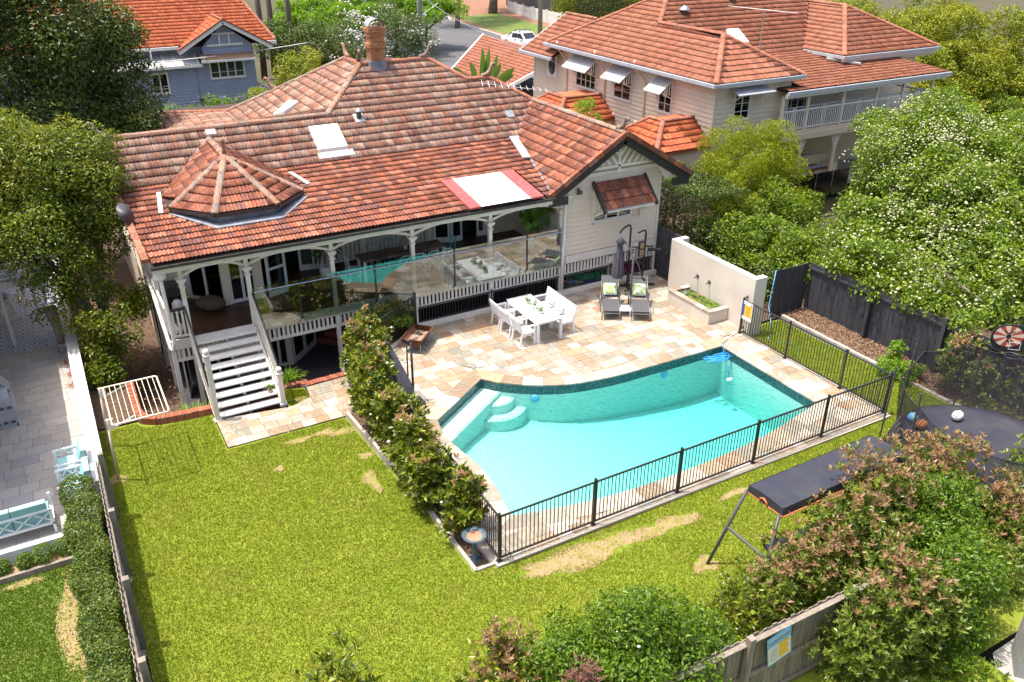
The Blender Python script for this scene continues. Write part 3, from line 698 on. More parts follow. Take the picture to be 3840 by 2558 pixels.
# kerbs, garden beds and path
path = sheet('path', [(2.5, 19.43), (5.72, 19.42), (6.05, 19.55), (6.75, 19.55), (7.45, 20.7), (7.45, 21.6), (6.6, 21.52), (5.2, 21.45), (5.12, 20.84), (4.45, 20.62), (2.5, 20.9)], -.19, 'grout')
pave(path, [(2.5, 19.43), (5.72, 19.42), (6.05, 19.55), (6.75, 19.55), (7.45, 20.7), (7.45, 21.6), (6.6, 21.52), (5.2, 21.45), (5.12, 20.84), (4.45, 20.62), (2.5, 20.9)], -.162, .372, .372, 'paver', name='paver')
struct('deck_kerb', MB().box(6.42, 11.98, -.32, 18.64, 12.10, -.002).box(18.56, 12.10, -.32, 18.66, 17.8, -.002), 'edging')
struct('deck_kerb', MB().box(6.36, 12.1, -.32, 6.5, 17.5, -.012).bar((6.5, 17.5, -.16), (7.5, 20.6, -.16), .14, .3), 'edging')
BED = [(6.0, 12.2), (6.36, 12.2), (6.36, 17.4), (6.85, 19.4), (7.42, 20.6), (7.42, 21.7), (9.2, 23.0), (7.0, 23.0), (6.7, 21.5), (7.2, 20.6), (6.7, 19.55), (6.05, 19.55), (5.74, 19.3), (5.86, 17.2), (5.97, 15.0)]
sheet('garden_bed', BED, -.09, 'soil')
ed = MB()
for a, b in (((6.0, 12.14), (6.42, 12.14)), ((5.98, 12.12), (5.95, 15.0)), ((5.95, 15.0), (5.83, 17.2)), ((5.83, 17.2), (5.70, 19.36))):
 ed.bar((a[0], a[1], -.11), (b[0], b[1], -.11), .085, .2)
struct('garden_edging', ed, 'edging')
sheet('mulch_bed', [(20.78, 12.05), (22.0, 11.2), (26, 11.2), (26, 30), (20.78, 24)], -.09, 'soil')
eb = thing('garden_bed_edging', 'row of pale concrete blocks edging the mulch bed in front of the dark fence', 'edging', (20.72, 15, -.2))
yy = 18.1
while yy > 11.3:
 ln = .58; mesh_obj('block', MB().box(20.68, yy - ln + .015, -.3, 20.80, yy, -.02 + random.uniform(0, .02)).mesh('block', 'edging'), eb); yy -= ln
sheet('side_yard', [(18.9, 18.2), (26.2, 18.2), (26.2, 60), (19.3, 60), (19.3, 23), (18.95, 23)], -.12, 'soil')
sheet('rear_bed', [(6.0, 3.0), (13.0, 3.0), (13.0, 6.6), (6.0, 6.6)], -.19, 'soil')
# strip on the left of the house
sheet('side_path', [(-.38, 21.9), (.62, 21.9), (.62, 40), (-.38, 40)], -.15, 'soil')
sheet('side_passage', [(.74, 22.0), (2.06, 21.9), (2.06, 42), (.74, 42)], -1.04, 'soil')
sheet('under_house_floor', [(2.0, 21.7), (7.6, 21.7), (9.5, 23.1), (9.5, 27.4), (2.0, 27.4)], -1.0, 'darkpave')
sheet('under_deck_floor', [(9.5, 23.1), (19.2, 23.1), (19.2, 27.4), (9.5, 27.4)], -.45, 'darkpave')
# red brick edging along the lawn
def bricks(label, pts, z0, z1, w=.23, th=.11):
 t = thing('brick_edging', label, 'edging', (pts[0][0], pts[0][1], z0))
 me = MB().box(-th / 2 + .006, -w / 2, z0, th / 2 - .006, w / 2, z1).mesh('brick', 'redbrick')
 for a, b in zip(pts, pts[1:]):
  a = Vector(a); b = Vector(b); n = max(1, round((b - a).length / th)); an = math.atan2((b - a).y, (b - a).x)
  for i in range(n):
   p = a.lerp(b, (i + .5) / n); mesh_obj('brick', me, t, Matrix.Translation((p.x, p.y, random.uniform(-.008, .008))) @ Matrix.Rotation(an, 4, 'Z'))
 mb = MB()
 for a, b in zip(pts, pts[1:]): mb.bar((a[0], a[1], (z0 + z1) / 2 - .02), (b[0], b[1], (z0 + z1) / 2 - .02), w * .9, z1 - z0 - .04)
 mb.build('mortar', 'mortar', t); return t
bricks('curved red brick edging between the lawn and the stairs', [(.7, 23.9), (.68, 22.2), (.78, 21.8), (1.1, 21.58), (1.75, 21.48), (2.6, 21.42)], -1.0, .0)
bricks('straight red brick border between the stone path and the dark paving', [(4.62, 21.8), (5.2, 21.84), (5.22, 21.6), (6.6, 21.66), (7.3, 21.7)], -1.0, -.13)
# dark panels keep the lower floor's edges closed
struct('retaining_wall', MB().box(2.6, 21.36, -1.06, 4.6, 21.46, -.22).box(9.42, 23.1, -1.06, 9.5, 27.4, -.46), 'redbrick')
# street beyond
sheet('street', [(31.5, 45), (38, 45), (47.3, 78), (49.2, 104), (66, 150), (50, 150), (33.5, 106), (29.5, 84), (20, 66), (20, 60), (31, 57)], -1.0, 'asphalt')
sheet('verge', [(38, 45), (48, 45), (62, 84), (64, 104), (80, 150), (66.5, 150), (49.4, 104), (47.5, 78)], -.93, 'clay')
for k, pts in enumerate(([(48.5, 84), (56.5, 92), (58, 108), (51, 106)], [(46, 58), (54, 64), (56, 80), (48.4, 76)])):
 sheet('verge_grass', pts, -.926, 'lawn2')
kb = MB(); kp = [(38, 45), (47.4, 78), (49.3, 104), (66, 150)]
for a, b in zip(kp, kp[1:]): kb.bar((a[0], a[1], -.96), (b[0], b[1], -.96), .35, .16)
struct('street_kerb', kb, 'conc')
# ------------------------------------------------------------------ tiled roofs
GA, TW = .343, .217
PROF = [(0, .030), (.05, .0), (.108, .032), (.165, .0), (TW, .024)]
def tile_geo(us0, us1, hs, ln, lift=.066):
 vs = []; n = len(hs)
 for u, h in zip(us0, hs): vs.append((u, 0, h + lift))
 for u, h in zip(us1, hs): vs.append((u, ln, h + lift - .052))
 for u, h in zip(us0, hs): vs.append((u, .0, h + lift - .022))
 fs = [(i, i + 1, n + i + 1, n + i) for i in range(n - 1)] + [(2 * n + i, 2 * n + i + 1, i + 1, i) for i in range(n - 1)]
 return vs, fs
FULL = MB().add(*tile_geo([p[0] for p in PROF], [p[0] for p in PROF], [p[1] for p in PROF], GA + .07))
_tm = {}
def full_tile(mat):
 if mat not in _tm: _tm[mat] = FULL.mesh('roof_tile', mat)
 return _tm[mat]
def roof_face(poly, mat, bag, exclude=(), off=.0, up=None):
 """courses of interlocking tiles laid over a planar polygon, cut at its edges"""
 P = [Vector(p) for p in poly]; nrm = Vector()
 for i in range(len(P)): nrm += P[i].cross(P[(i + 1) % len(P)])
 nrm.normalize()
 if nrm.z < 0: nrm = -nrm
 V = (Vector((0, 0, 1)) - nrm * nrm.z).normalized(); U = V.cross(nrm).normalized()
 O = min(P, key=lambda p: p.z); uv = [((p - O).dot(U), (p - O).dot(V)) for p in P]
 vmax = max(q[1] for q in uv)
 def spans(v):
  xs = []
  for i in range(len(uv)):
   a = uv[i]; b = uv[(i + 1) % len(uv)]
   if (a[1] > v) != (b[1] > v): xs.append(a[0] + (b[0] - a[0]) * (v - a[1]) / (b[1] - a[1]))
  xs.sort(); return list(zip(xs[::2], xs[1::2]))
 v = 0.0; row = 0
 while v < vmax - .06:
  ln = min(GA + .07, vmax - v); s0 = spans(v + .003); s1 = spans(min(v + GA, vmax - .003))
  if len(s0) != len(s1):
   s0 = s1 = spans(v + ln * .5)
  for (a0, b0), (a1, b1) in zip(s0, s1):
   u = math.floor(min(a0, a1) / TW) * TW
   while u < max(b0, b1):
    us0 = [min(max(u + p[0], a0), b0) for p in PROF]; us1 = [min(max(u + p[0], a1), b1) for p in PROF]
    w0 = us0[-1] - us0[0]; w1 = us1[-1] - us1[0]
    if w0 > .02 or w1 > .02:
     c = O + U * (u + TW / 2) + V * (v + GA / 2)
     if not any(bool(inpoly(np.array(c.x), np.array(c.y), e)) for e in exclude):
      fr = Matrix((U, V, nrm)).transposed().to_4x4()
      jit = Matrix.Rotation(random.uniform(-.006, .006), 4, 'Z')
      org = O + U * u + V * v + nrm * (off + random.uniform(-.003, .003))
      full = w0 > TW - .001 and w1 > TW - .001 and ln > GA
      mtx = Matrix.Translation(org) @ fr @ jit
      geo = None if full else tile_geo([q - u for q in us0], [q - u for q in us1], [p[1] for p in PROF], ln)
      bag.append(((c - CAM).length, mtx, mat, geo))
    u += TW
  v += GA; row += 1
def lay_tiles(bag, parent, limit=300, field='roof_tile_field'):
 bag.sort(key=lambda r: r[0]); k = 0; rest = {}
 for d, mtx, mat, geo in bag:
  if geo is None and k < limit: mesh_obj('roof_tile', full_tile(mat), parent, mtx); k += 1
  else:
   vs, fs = geo if geo else (FULL.v, FULL.f)
   a = np.array(vs) @ np.array(mtx.to_3x3()).T + np.array(mtx.translation)
   rest.setdefault(mat, []).append((a, fs))
 mats = list(rest); V = []; F = []; MI = []; b = 0
 for i, mt in enumerate(mats):
  for a, fs in rest[mt]:
   V.append(a); F.append(np.array(fs) + b); MI += [i] * len(fs); b += len(a)
 if V: o = mesh_obj(field, np_mesh(field, np.concatenate(V), np.concatenate(F), mats, MI), parent); o['kind'] = 'stuff'
def caps(p, q, parent, mat='cap', r=.115, ln=.40, lift=.03):
 p = Vector(p); q = Vector(q); n = max(1, round((q - p).length / ln)); d = (q - p) / n; L = d.length
 vs = []; fs = []; k = 7
 for e, (t, rr) in enumerate(((-.02, r * 1.06), (L + .02, r * .94))):
  for j in range(k):
   a = math.pi * j / (k - 1); vs.append((t, rr * math.cos(a), rr * .72 * math.sin(a) - .02))
 fs = [(j, j + 1, k + j + 1, k + j) for j in range(k - 1)] + [tuple(range(k - 1, -1, -1)), tuple(range(k, 2 * k))]
 me = MB().add(vs, fs).mesh('ridge_cap', mat)
 rot = d.to_track_quat('X', 'Z').to_matrix().to_4x4()
 for i in range(n):
  mesh_obj('ridge_cap', me, parent, Matrix.Translation(p + d * i + Vector((0, 0, lift + random.uniform(-.006, .006)))) @ rot @ Matrix.Rotation(random.uniform(-.03, .03), 4, 'X'))
def finial(p, d, parent, mat='cap'):
 """terracotta scroll at the end of a ridge, curling along d"""
 d = Vector((d[0], d[1], 0)).normalized(); p = Vector(p); z = Vector((0, 0, 1)); mb = MB()
 pts = [p - d * .32 + z * .06, p - d * .12 + z * .1, p + z * .2, p + d * .08 + z * .34, p + d * .1 + z * .45, p + d * .2 + z * .5, p + d * .27 + z * .44, p + d * .22 + z * .38]
 mb.tube(pts, [.09, .09, .08, .06, .055, .055, .05, .03], 8); mb.build('finial', mat, parent, True)
def lerp3(a, b, t): return tuple(a[i] + (b[i] - a[i]) * t for i in range(3))
house = thing('main_house', 'cream raised weatherboard house with weathered terracotta roof, glass balustrade and white stairs', 'house', (9, 26, 0))
S1, S2 = .1638, .6056
def zl(y): return 3.85 + S1 * (y - 22.7)
def zu(y): return 4.62 + S2 * (y - 27.43)
def zw(x): return 6.994 - S2 * (11.05 - x)
def zg(x): return 5.55 - .6 * abs(17.15 - x)
roof = MB()
def und(mb, poly, t=.07): mb.slab([(p[0], p[1], p[2] - .03) for p in poly], (0, 0, -t))
F_low = [(1.85, 22.7, zl(22.7)), (14.33, 22.7, zl(22.7)), (15.6, 27.43, 4.62), (1.7, 27.43, 4.62)]
F_up = [(x, y, zu(y)) for x, y in ((1.7, 27.43), (15.6, 27.43), (17.12, 28.97), (15.9, 30.2), (14.97, 30.2), (13.82, 31.35), (11.05, 31.35), (9.0, 29.3), (1.6, 29.3))]
F_w = [(x, y, zw(x)) for x, y in ((9.0, 29.3), (11.05, 31.35), (11.05, 32.95), (7.13, 36.87), (7.13, 31.17))]
F_wl = [(x, y, 4.62 - S1 * (7.13 - x)) for x, y in ((7.13, 31.17), (7.13, 36.87), (2.2, 42.6), (2.2, 31.17))]
F_g = [(x, y, zg(x)) for x, y in ((14.2, 22.78), (17.15, 22.78), (17.15, 28.97), (15.62, 27.43))]
F_ge = [(17.15, 22.78, 5.55), (20.05, 22.78, zg(20.05)), (20.05, 32, zg(20.05)), (17.15, 32, 5.55)]
for f in (F_low, F_up, F_w, F_wl, F_g, F_ge): und(roof, f)
und(roof, [(1.6, 29.3, 5.75), (9, 29.3, 5.75), (7.13, 31.17, 4.62), (1.6, 31.17, 4.62)])
und(roof, [(13.82, 31.35, 6.99), (11.05, 31.35, 6.99), (11.05, 32.95, 6.99), (12.6, 32.95, 6.99)])
und(roof, [(12.6, 32.9, 6.99), (11.05, 32.95, 6.99), (7.13, 36.87, 4.62), (16.5, 36.87, 4.62)])
und(roof, [(13.82, 31.35, 6.99), (12.6, 32.95, 6.99), (16.5, 36.87, 4.62), (17.0, 33.2, 5.2), (15.9, 30.2, 6.3), (14.97, 30.2, 6.3)])
und(roof, [(15.9, 30.2, 6.3), (17.12, 28.97, 5.55), (17.15, 32, 5.55), (17.0, 33.2, 5.2)])
und(roof, [(7.13, 36.87, 4.62), (2.2, 42.6, 3.8), (17.5, 42.6, 3.8), (16.5, 36.87, 4.62)])
roof = roof.build('roof', 'under', house)
DRM = [(2.95, 26.75), (2.9, 25.3), (3.85, 24.15), (5.72, 24.2), (6.7, 25.2), (6.62, 26.75), (4.83, 28.85)]
SHEET = [(11.2, 22.6), (13.92, 22.6), (13.92, 24.72), (11.2, 24.72)]
SKY = [(8.12, 27.75), (9.14, 27.75), (9.14, 28.7), (8.12, 28.7)]
bag = []
roof_face(F_low, 'tile_low', bag, (DRM, SHEET)); roof_face(F_up, 'tile_up', bag, (DRM, SKY)); roof_face(F_w, 'tile_up', bag); roof_face(F_wl, 'tile_up', bag); roof_face(F_g, 'tile_low', bag)
# bay roof
AP = (4.8, 26.45, 5.52); RB = (4.83, 28.86, 5.5); EV = [(2.88, 26.65, 4.47), (2.88, 25.35, 4.47), (3.88, 24.2, 4.47), (5.70, 24.2, 4.47), (6.72, 25.2, 4.47), (6.72, 26.65, 4.47)]
for tri in ([AP, RB, EV[0], EV[1]], [AP, EV[1], EV[2]], [AP, EV[2], EV[3]], [AP, EV[3], EV[4]], [AP, EV[4], EV[5], RB]):
 roof_face(tri, 'tile_low', bag)
lay_tiles(bag, roof, 210)
mb = MB()
for tri in ([AP, RB, EV[0], EV[1]], [AP, EV[1], EV[2]], [AP, EV[2], EV[3]], [AP, EV[3], EV[4]], [AP, EV[4], EV[5], RB]): mb.slab([(p[0], p[1], p[2] - .02) for p in tri], (0, 0, -.06))
mb.build('bay_roof', 'under', house)
mb = MB(); mw = MB()
for a, b in zip(EV, EV[1:]):
 mb.bar((a[0], a[1], 4.44), (b[0], b[1], 4.44), .09, .10); mw.bar((a[0] * .9 + .48, a[1] * .9 + 2.64, 4.22), (b[0] * .9 + .48, b[1] * .9 + 2.64, 4.22), .06, .4)
mb.build('bay_gutter', 'gutter', house); mw.build('bay_fascia', 'lead', house)
for e in EV[1:5]: caps(AP, (e[0], e[1], 4.50), roof, 'cap', .11, .38)
caps((AP[0], AP[1], AP[2]), RB, roof, 'cap')
MB().lathe([(.07, 0), (.05, .15), (.035, .32), (.06, .36), (.075, .42), (.05, .48), (1e-4, .5)], (AP[0], AP[1], AP[2] + .05), 10).build('finial', 'cap', roof, True)
# lead aprons and mortar beds around the bay roof and valleys
fl = MB()
ring = [(2.82, 25.28), (3.85, 24.0), (5.76, 24.0), (6.85, 25.1)]; inn_ = [(2.95, 25.4), (3.92, 24.3), (5.66, 24.3), (6.6, 25.25)]
for i in range(3):
 q4 = [ring[i], ring[i + 1], inn_[i + 1], inn_[i]]; fl.slab([(x, y, zl(y) + .085) for x, y in q4], (0, 0, -.03))
fl.build('lead_apron', 'lead', roof)
mo = MB()
for a, b in (((2.78, 26.75), (2.6, 25.4)), ((6.85, 26.9), (7.15, 25.9))): mo.bar((a[0], a[1], zl(a[1]) + .08), (b[0], b[1], zl(b[1]) + .08), .13, .04)
mo.bar((15.3, 27.2, 4.72), (14.85, 25.4, 4.42), .28, .06)
mo.build('mortar_bed', 'mortar', roof)['kind'] = 'stuff'
vy = MB()
for t in range(10):
 a = lerp3((14.4, 22.95, zl(22.95) + .05), (15.6, 27.43, 4.68), t / 10); b = lerp3((14.4, 22.95, zl(22.95) + .05), (15.6, 27.43, 4.68), (t + 1) / 10); vy.bar(a, b, .16, .03)
vy.bar((15.6, 27.43, 4.67), (17.1, 28.93, 5.58), .12, .035)
vy.bar((2.95, 26.65, 4.53), (4.8, 28.85, 5.53), .10, .035); vy.bar((6.65, 26.65, 4.53), (4.86, 28.85, 5.53), .10, .035)
vy.build('valley_gutter', 'lead', roof)
# ridges and hips
caps((1.6, 29.3, 5.78), (9.0, 29.3, 5.78), roof); caps((9.0, 29.3, 5.78), (11.05, 31.35, 7.03), roof); caps((11.05, 31.35, 7.03), (13.82, 31.35, 7.03), roof, 'cap_or')
caps((13.82, 31.35, 7.03), (14.97, 30.2, 6.33), roof, 'cap_or'); caps((14.97, 30.2, 6.33), (15.9, 30.2, 6.33), roof, 'cap_or'); caps((15.9, 30.2, 6.33), (17.12, 28.97, 5.6), roof, 'cap_or')
caps((11.05, 31.35, 7.03), (11.05, 32.95, 7.03), roof, 'cap_or'); caps((11.05, 32.95, 7.03), (8.6, 35.4, 5.54), roof); caps((8.6, 35.4, 5.54), (7.13, 36.87, 4.66), roof); caps((7.13, 36.87, 4.66), (2.2, 42.6, 3.84), roof, 'cap_or')
caps((17.15, 22.85, 5.58), (17.15, 28.97, 5.58), roof)
for p, d in (((1.62, 29.3, 5.8), (-1, .1)), ((11.05, 31.4, 7.05), (-.2, -1)), ((11.05, 32.9, 7.05), (-.1, 1)), ((13.8, 31.35, 7.05), (1, 0)), ((15.9, 30.2, 6.35), (1, 0)), ((17.15, 22.95, 5.6), (0, -1)), ((8.65, 35.35, 5.6), (-1, .6))): finial(p, d, roof)
# verge tiles and barge boards of the gable
def verge(a, b, mat, n, w=.13, h=.16):
 for i in range(n):
  p = lerp3(a, b, (i + .02) / n); q = lerp3(a, b, (i + .98) / n); mesh_obj('verge_tile', MB().bar(p, q, w + random.uniform(-.01, .01), h).mesh('verge_tile', mat), roof)
verge((17.15, 22.74, 5.60), (14.1, 22.74, 3.80), 'tile_low', 10); verge((17.15, 22.74, 5.60), (20.2, 22.74, 3.80), 'tile_low', 10)
mb = MB()
for sgn in (-1, 1):
 mb.bar((17.15, 22.80, 5.36), (17.15 + sgn * 2.95, 22.80, 3.60), .05, .30)
 mb.prism([(17.15 + sgn * 2.2, 22.78), (17.15 + sgn * 2.95, 22.78), (17.15 + sgn * 2.95, 22.83), (17.15 + sgn * 2.2, 22.83)] if sgn > 0 else [(17.15 - 2.95, 22.78), (17.15 - 2.2, 22.78), (17.15 - 2.2, 22.83), (17.15 - 2.95, 22.83)], 3.45, 3.72)
mb.build('barge_board', 'barge', house)
struct('soffit', MB().slab([(14.25, 22.8, 3.70), (17.15, 22.8, 5.40), (17.15, 23.32, 5.40), (14.25, 23.32, 3.70)], (0, 0, -.03)).slab([(20.05, 22.8, 3.70), (17.15, 22.8, 5.40), (17.15, 23.32, 5.40), (20.05, 23.32, 3.70)], (0, 0, -.03)), 'white_trim', house)
verge((1.72, 22.75, 3.98), (1.62, 27.4, 4.72), 'cap_or', 12, .18, .12); verge((1.62, 27.4, 4.72), (1.52, 29.3, 5.85), 'cap', 6, .18, .12)
# white sheet with red flashings let into the veranda roof
mb = MB(); nn = 44
for i in range(nn):
 x0 = 11.62 + (13.42 - 11.62) * i / nn; x1 = 11.62 + (13.42 - 11.62) * (i + 1) / nn; h0 = .11 + .012 * (i % 2); h1 = .11 + .012 * ((i + 1) % 2)
 mb.quad((x0, 22.62, zl(22.62) + h0), (x1, 22.62, zl(22.62) + h1), (x1, 24.7, zl(24.7) + h1), (x0, 24.7, zl(24.7) + h0))
mb.build('corrugated_sheet', 'whitesheet', house)
for x0, x1 in ((11.2, 11.6), (13.44, 13.9)):
 MB().slab([(x0, 22.64, zl(22.64) + .115), (x1, 22.64, zl(22.64) + .115), (x1, 24.72, zl(24.72) + .115), (x0, 24.72, zl(24.72) + .115)], (0, 0, -.06)).build('red_flashing', 'redsheet', house)
# skylights, vent, chimney, aerial
def on_up(x, y, h): return (x, y, zu(y) + h)
sk = MB().slab([on_up(8.12, 27.75, .2), on_up(9.14, 27.75, .2), on_up(9.14, 28.7, .2), on_up(8.12, 28.7, .2)], (0, 0, -.3)).build('skylight', 'white', house)
gx_ = []; mb = MB(); K = 8
for j in range(K + 1):
 for i in range(K + 1):
  u = i / K; v_ = j / K; y = 27.82 + .81 * v_; mb.v.append((8.19 + .88 * u, y, zu(y) + .2 + .14 * (max(0, math.sin(math.pi * u) * math.sin(math.pi * v_))) ** .6))
for j in range(K):
 for i in range(K): mb.f.append((j * (K + 1) + i, j * (K + 1) + i + 1, (j + 1) * (K + 1) + i + 1, (j + 1) * (K + 1) + i)); mb.m.append(0)
mb.build('dome', 'acrylic', sk, True)
MB().slab([on_up(8.05, 27.5, .1), on_up(9.3, 27.5, .1), on_up(9.3, 27.74, .1), on_up(8.05, 27.74, .1)], (0, 0, -.03)).build('flashing', 'mortar', sk)
MB().slab([(7.9, 32.55, zw(7.9) + .2), (8.2, 32.0, zw(8.2) + .2), (8.75, 31.9, zw(8.75) + .2), (8.62, 32.7, zw(8.62) + .2)], (0, 0, -.2)).build('skylight', 'white', house)
MB().slab([on_up(4.8, 28.95, .1), on_up(5.12, 28.95, .1), on_up(5.12, 29.2, .1), on_up(4.8, 29.2, .1)], (0, 0, -.03)).build('flashing', 'mortar', house)
vt = MB().slab([on_up(9.85, 28.75, .12), on_up(10.2, 28.75, .12), on_up(10.2, 29.1, .12), on_up(9.85, 29.1, .12)], (0, 0, -.05)).build('roof_vent', 'mortar', house)
MB().lathe([(.09, 0), (.085, .22)], (10.03, 28.93, zu(28.93) + .08), 14).build('pipe', 'darkgrey', vt, True)
MB().lathe([(.15, .24), (.15, .26), (.03, .36), (1e-4, .37)], (10.03, 28.93, zu(28.93) + .08), 14).build('cowl', 'metal', vt, True)
ch = thing_part = None
def chimney(parent, cx, cy, z0):
 c = MB().box(cx - .26, cy - .21, z0 - .6, cx + .26, cy + .21, z0 + 1.28).build('chimney', 'mortar', parent)
 z = z0 + .16; row = 0; cache = {}
 def brick_me(a, b, h):
  k = (round(a, 3), round(b, 3), round(h, 3))
  if k not in cache: cache[k] = MB().box(-a / 2, -b / 2, 0, a / 2, b / 2, h).mesh('brick', 'brick')
  return cache[k]
 while z < z0 + 1.27:
  hgt_ = .078; ex = .0
  if row in (6, 7): ex = .05
  if row in (11, 12): ex = .035
  if row in (13, 14): ex = .06
  if row == 15: ex = .03
  wx = .56 + 2 * ex; wy = .46 + 2 * ex
  for side in (-1, 1):
   n = 3; o_ = .5 if row % 2 else 0
   for i in range(n + (1 if o_ else 0)):
    a = -wx / 2 + wx / n * max(0, i - o_); b = -wx / 2 + wx / n * min(n, i + 1 - o_)
    mesh_obj('brick', brick_me(b - a - .01, .1, hgt_ - .012), c, Matrix.Translation((cx + (a + b) / 2, cy + side * (wy / 2 - .05), z)))
   n = 2
   for i in range(n + (1 if o_ else 0)):
    a = -wy / 2 + .1 + (wy - .2) / n * max(0, i - o_); b = -wy / 2 + .1 + (wy - .2) / n * min(n, i + 1 - o_)
    mesh_obj('brick', brick_me(.1, b - a - .01, hgt_ - .012), c, Matrix.Translation((cx + side * (wx / 2 - .05), cy + (a + b) / 2, z)))
  z += hgt_; row += 1
 MB().box(cx - .31, cy - .27, z0 - .3, cx + .31, cy + .27, z0 + .14).build('lead_flashing', 'lead', c)
 mb = MB(); K = 9; y0, y1 = cy - .24, cy + .24
 for t in (0, -.02):
  for j in range(K):
   a = math.pi * j / (K - 1); mb.v += [(cx - (.30 + t) * math.cos(a), y0, z + .04 + (.26 + t) * math.sin(a)), (cx - (.30 + t) * math.cos(a), y1, z + .04 + (.26 + t) * math.sin(a))]
 for b in (0, 2 * K):
  for j in range(K - 1): mb.f.append((b + 2 * j, b + 2 * j + 1, b + 2 * j + 3, b + 2 * j + 2)); mb.m.append(0)
 mb.build('metal_cowl', 'zinc', c, True)
 mb = MB()
 for sx in (-.28, .28):
  for sy in (-.2, .2): mb.box(cx + sx - .015, cy + sy - .015, z - .01, cx + sx + .015, cy + sy + .015, z + .08)
 mb.build('cowl_leg', 'darkgrey', c)
 return c
chimney(house, 11.66, 31.2, 7.0)
def aerial(parent, x, y, z0, h, s=1.0, rot=0.0):
 t = MB().tube([(x, y, z0), (x, y, z0 + h)], .022, 6).build('tv_aerial', 'metal', parent)
 d = Vector((math.cos(rot), math.sin(rot), -.12)); e = Vector((-d.y, d.x, 0)).normalized(); c = Vector((x, y, z0 + h - .02))
 MB().tube([c - d * 1.0 * s, c + d * 1.45 * s], .016, 5).build('boom', 'chrome', t)
 mb = MB()
 for i in range(11):
  p = c + d * s * (-.95 + .22 * i) + Vector((0, 0, .015)); l = (.62 - .03 * i) * s; mb.tube([p - e * l, p + e * l], .009, 4)
 mb.build('element', 'white', t); return t
MB().slab([on_up(15.65, 28.2, .12), on_up(15.95, 28.2, .12), on_up(15.95, 28.5, .12), on_up(15.65, 28.5, .12)], (0, 0, -.04)).build('aerial_base', 'metal', house)
aerial(house, 15.84, 28.4, 5.25, 1.05, 1.1, R(-25))
# dish on the left verge
dsh = MB().lathe([(1e-4, 0), (.15, .015), (.27, .06), (.33, .11)], n=18).mesh('satellite_dish', 'darkgrey', True)
mesh_obj('satellite_dish', dsh, house, Matrix.Translation((1.55, 25.0, 4.6)) @ Matrix.Rotation(R(60), 4, 'Y') @ Matrix.Rotation(R(30), 4, 'X'))
# ------------------------------------------------------------------ walls, veranda, trim
def boards(parent, axis, a0, a1, z0, z1, pos, out, mat, h=.165, clip=None, name='weatherboard'):
 """lapped boards one above the other on a wall plane; out = +-1 facing; clip(z) -> (a0,a1)"""
 z = z0; cache = {}
 while z < z1 - .02:
  hh = min(h, z1 - z); aa, bb = (clip(z + hh / 2) if clip else (a0, a1))
  if bb - aa > .05:
   key = (round(aa, 2), round(bb, 2), round(hh, 3))
   if key not in cache:
    t0, t1 = .05 * out, .008 * out
    if axis == 'x': vs = [(aa, 0, 0), (bb, 0, 0), (bb, 0, hh - .012), (aa, 0, hh - .012), (aa, t0, 0), (bb, t0, 0), (bb, t1, hh - .012), (aa, t1, hh - .012)]
    else: vs = [(0, aa, 0), (0, bb, 0), (0, bb, hh - .012), (0, aa, hh - .012), (t0, aa, 0), (t0, bb, 0), (t1, bb, hh - .012), (t1, aa, hh - .012)]
    cache[key] = MB().add(vs, [(0, 1, 2, 3), (4, 7, 6, 5), (0, 4, 5, 1), (1, 5, 6, 2), (2, 6, 7, 3), (3, 7, 4, 0)]).mesh(name, mat)
   mesh_obj(name, cache[key], parent, Matrix.Translation((0, pos, z) if axis == 'x' else (pos, 0, z)))
  z += h
def window(parent, axis, pos, out, a0, a1, z0, z1, cols, rows, mat='white', fw=.07, depth=.06, gm='glass', hsplit=None, mw=.028, sill=True, bk='dark'):
 """frame with glazing bars and panes, standing proud of the wall plane"""
 def bx(mb, p0, p1, q0, q1, t0, t1):
  t0 *= out; t1 *= out
  if axis == 'x': mb.box(p0, min(pos + t0, pos + t1), q0, p1, max(pos + t0, pos + t1), q1)
  else: mb.box(min(pos + t0, pos + t1), p0, q0, max(pos + t0, pos + t1), p1, q1)
 mb = MB()
 bx(mb, a0, a1, z1 - fw, z1, .0, depth); bx(mb, a0, a1, z0, z0 + fw, 0, depth); bx(mb, a0, a0 + fw, z0 + fw, z1 - fw, 0, depth); bx(mb, a1 - fw, a1, z0 + fw, z1 - fw, 0, depth)
 if sill: bx(mb, a0 - .05, a1 + .05, z0 - .05, z0, 0, depth + .03)
 f = mb.build('window', mat, parent)
 mb = MB()
 w_ = (a1 - a0 - 2 * fw) / cols
 for c in range(1, cols): bx(mb, a0 + fw + w_ * c - fw * .4, a0 + fw + w_ * c + fw * .4, z0 + fw, z1 - fw, .005, depth - .012)
 hs = hsplit or [i / rows for i in range(1, rows)]
 for q in hs: bx(mb, a0 + fw, a1 - fw, z0 + fw + (z1 - z0 - 2 * fw) * q - mw / 2, z0 + fw + (z1 - z0 - 2 * fw) * q + mw / 2, .012, depth - .02)
 if mb.v: mb.build('glazing_bar', mat, f)
 for c in range(cols):
  mb = MB(); bx(mb, a0 + fw + w_ * c, a0 + fw + w_ * (c + 1), z0 + fw, z1 - fw, .016, .022); mb.build('pane', gm, f)
 mb = MB(); bx(mb, a0 + fw, a1 - fw, z0 + fw, z1 - fw, .002, .008); mb.build('backing', bk, f)
 return f
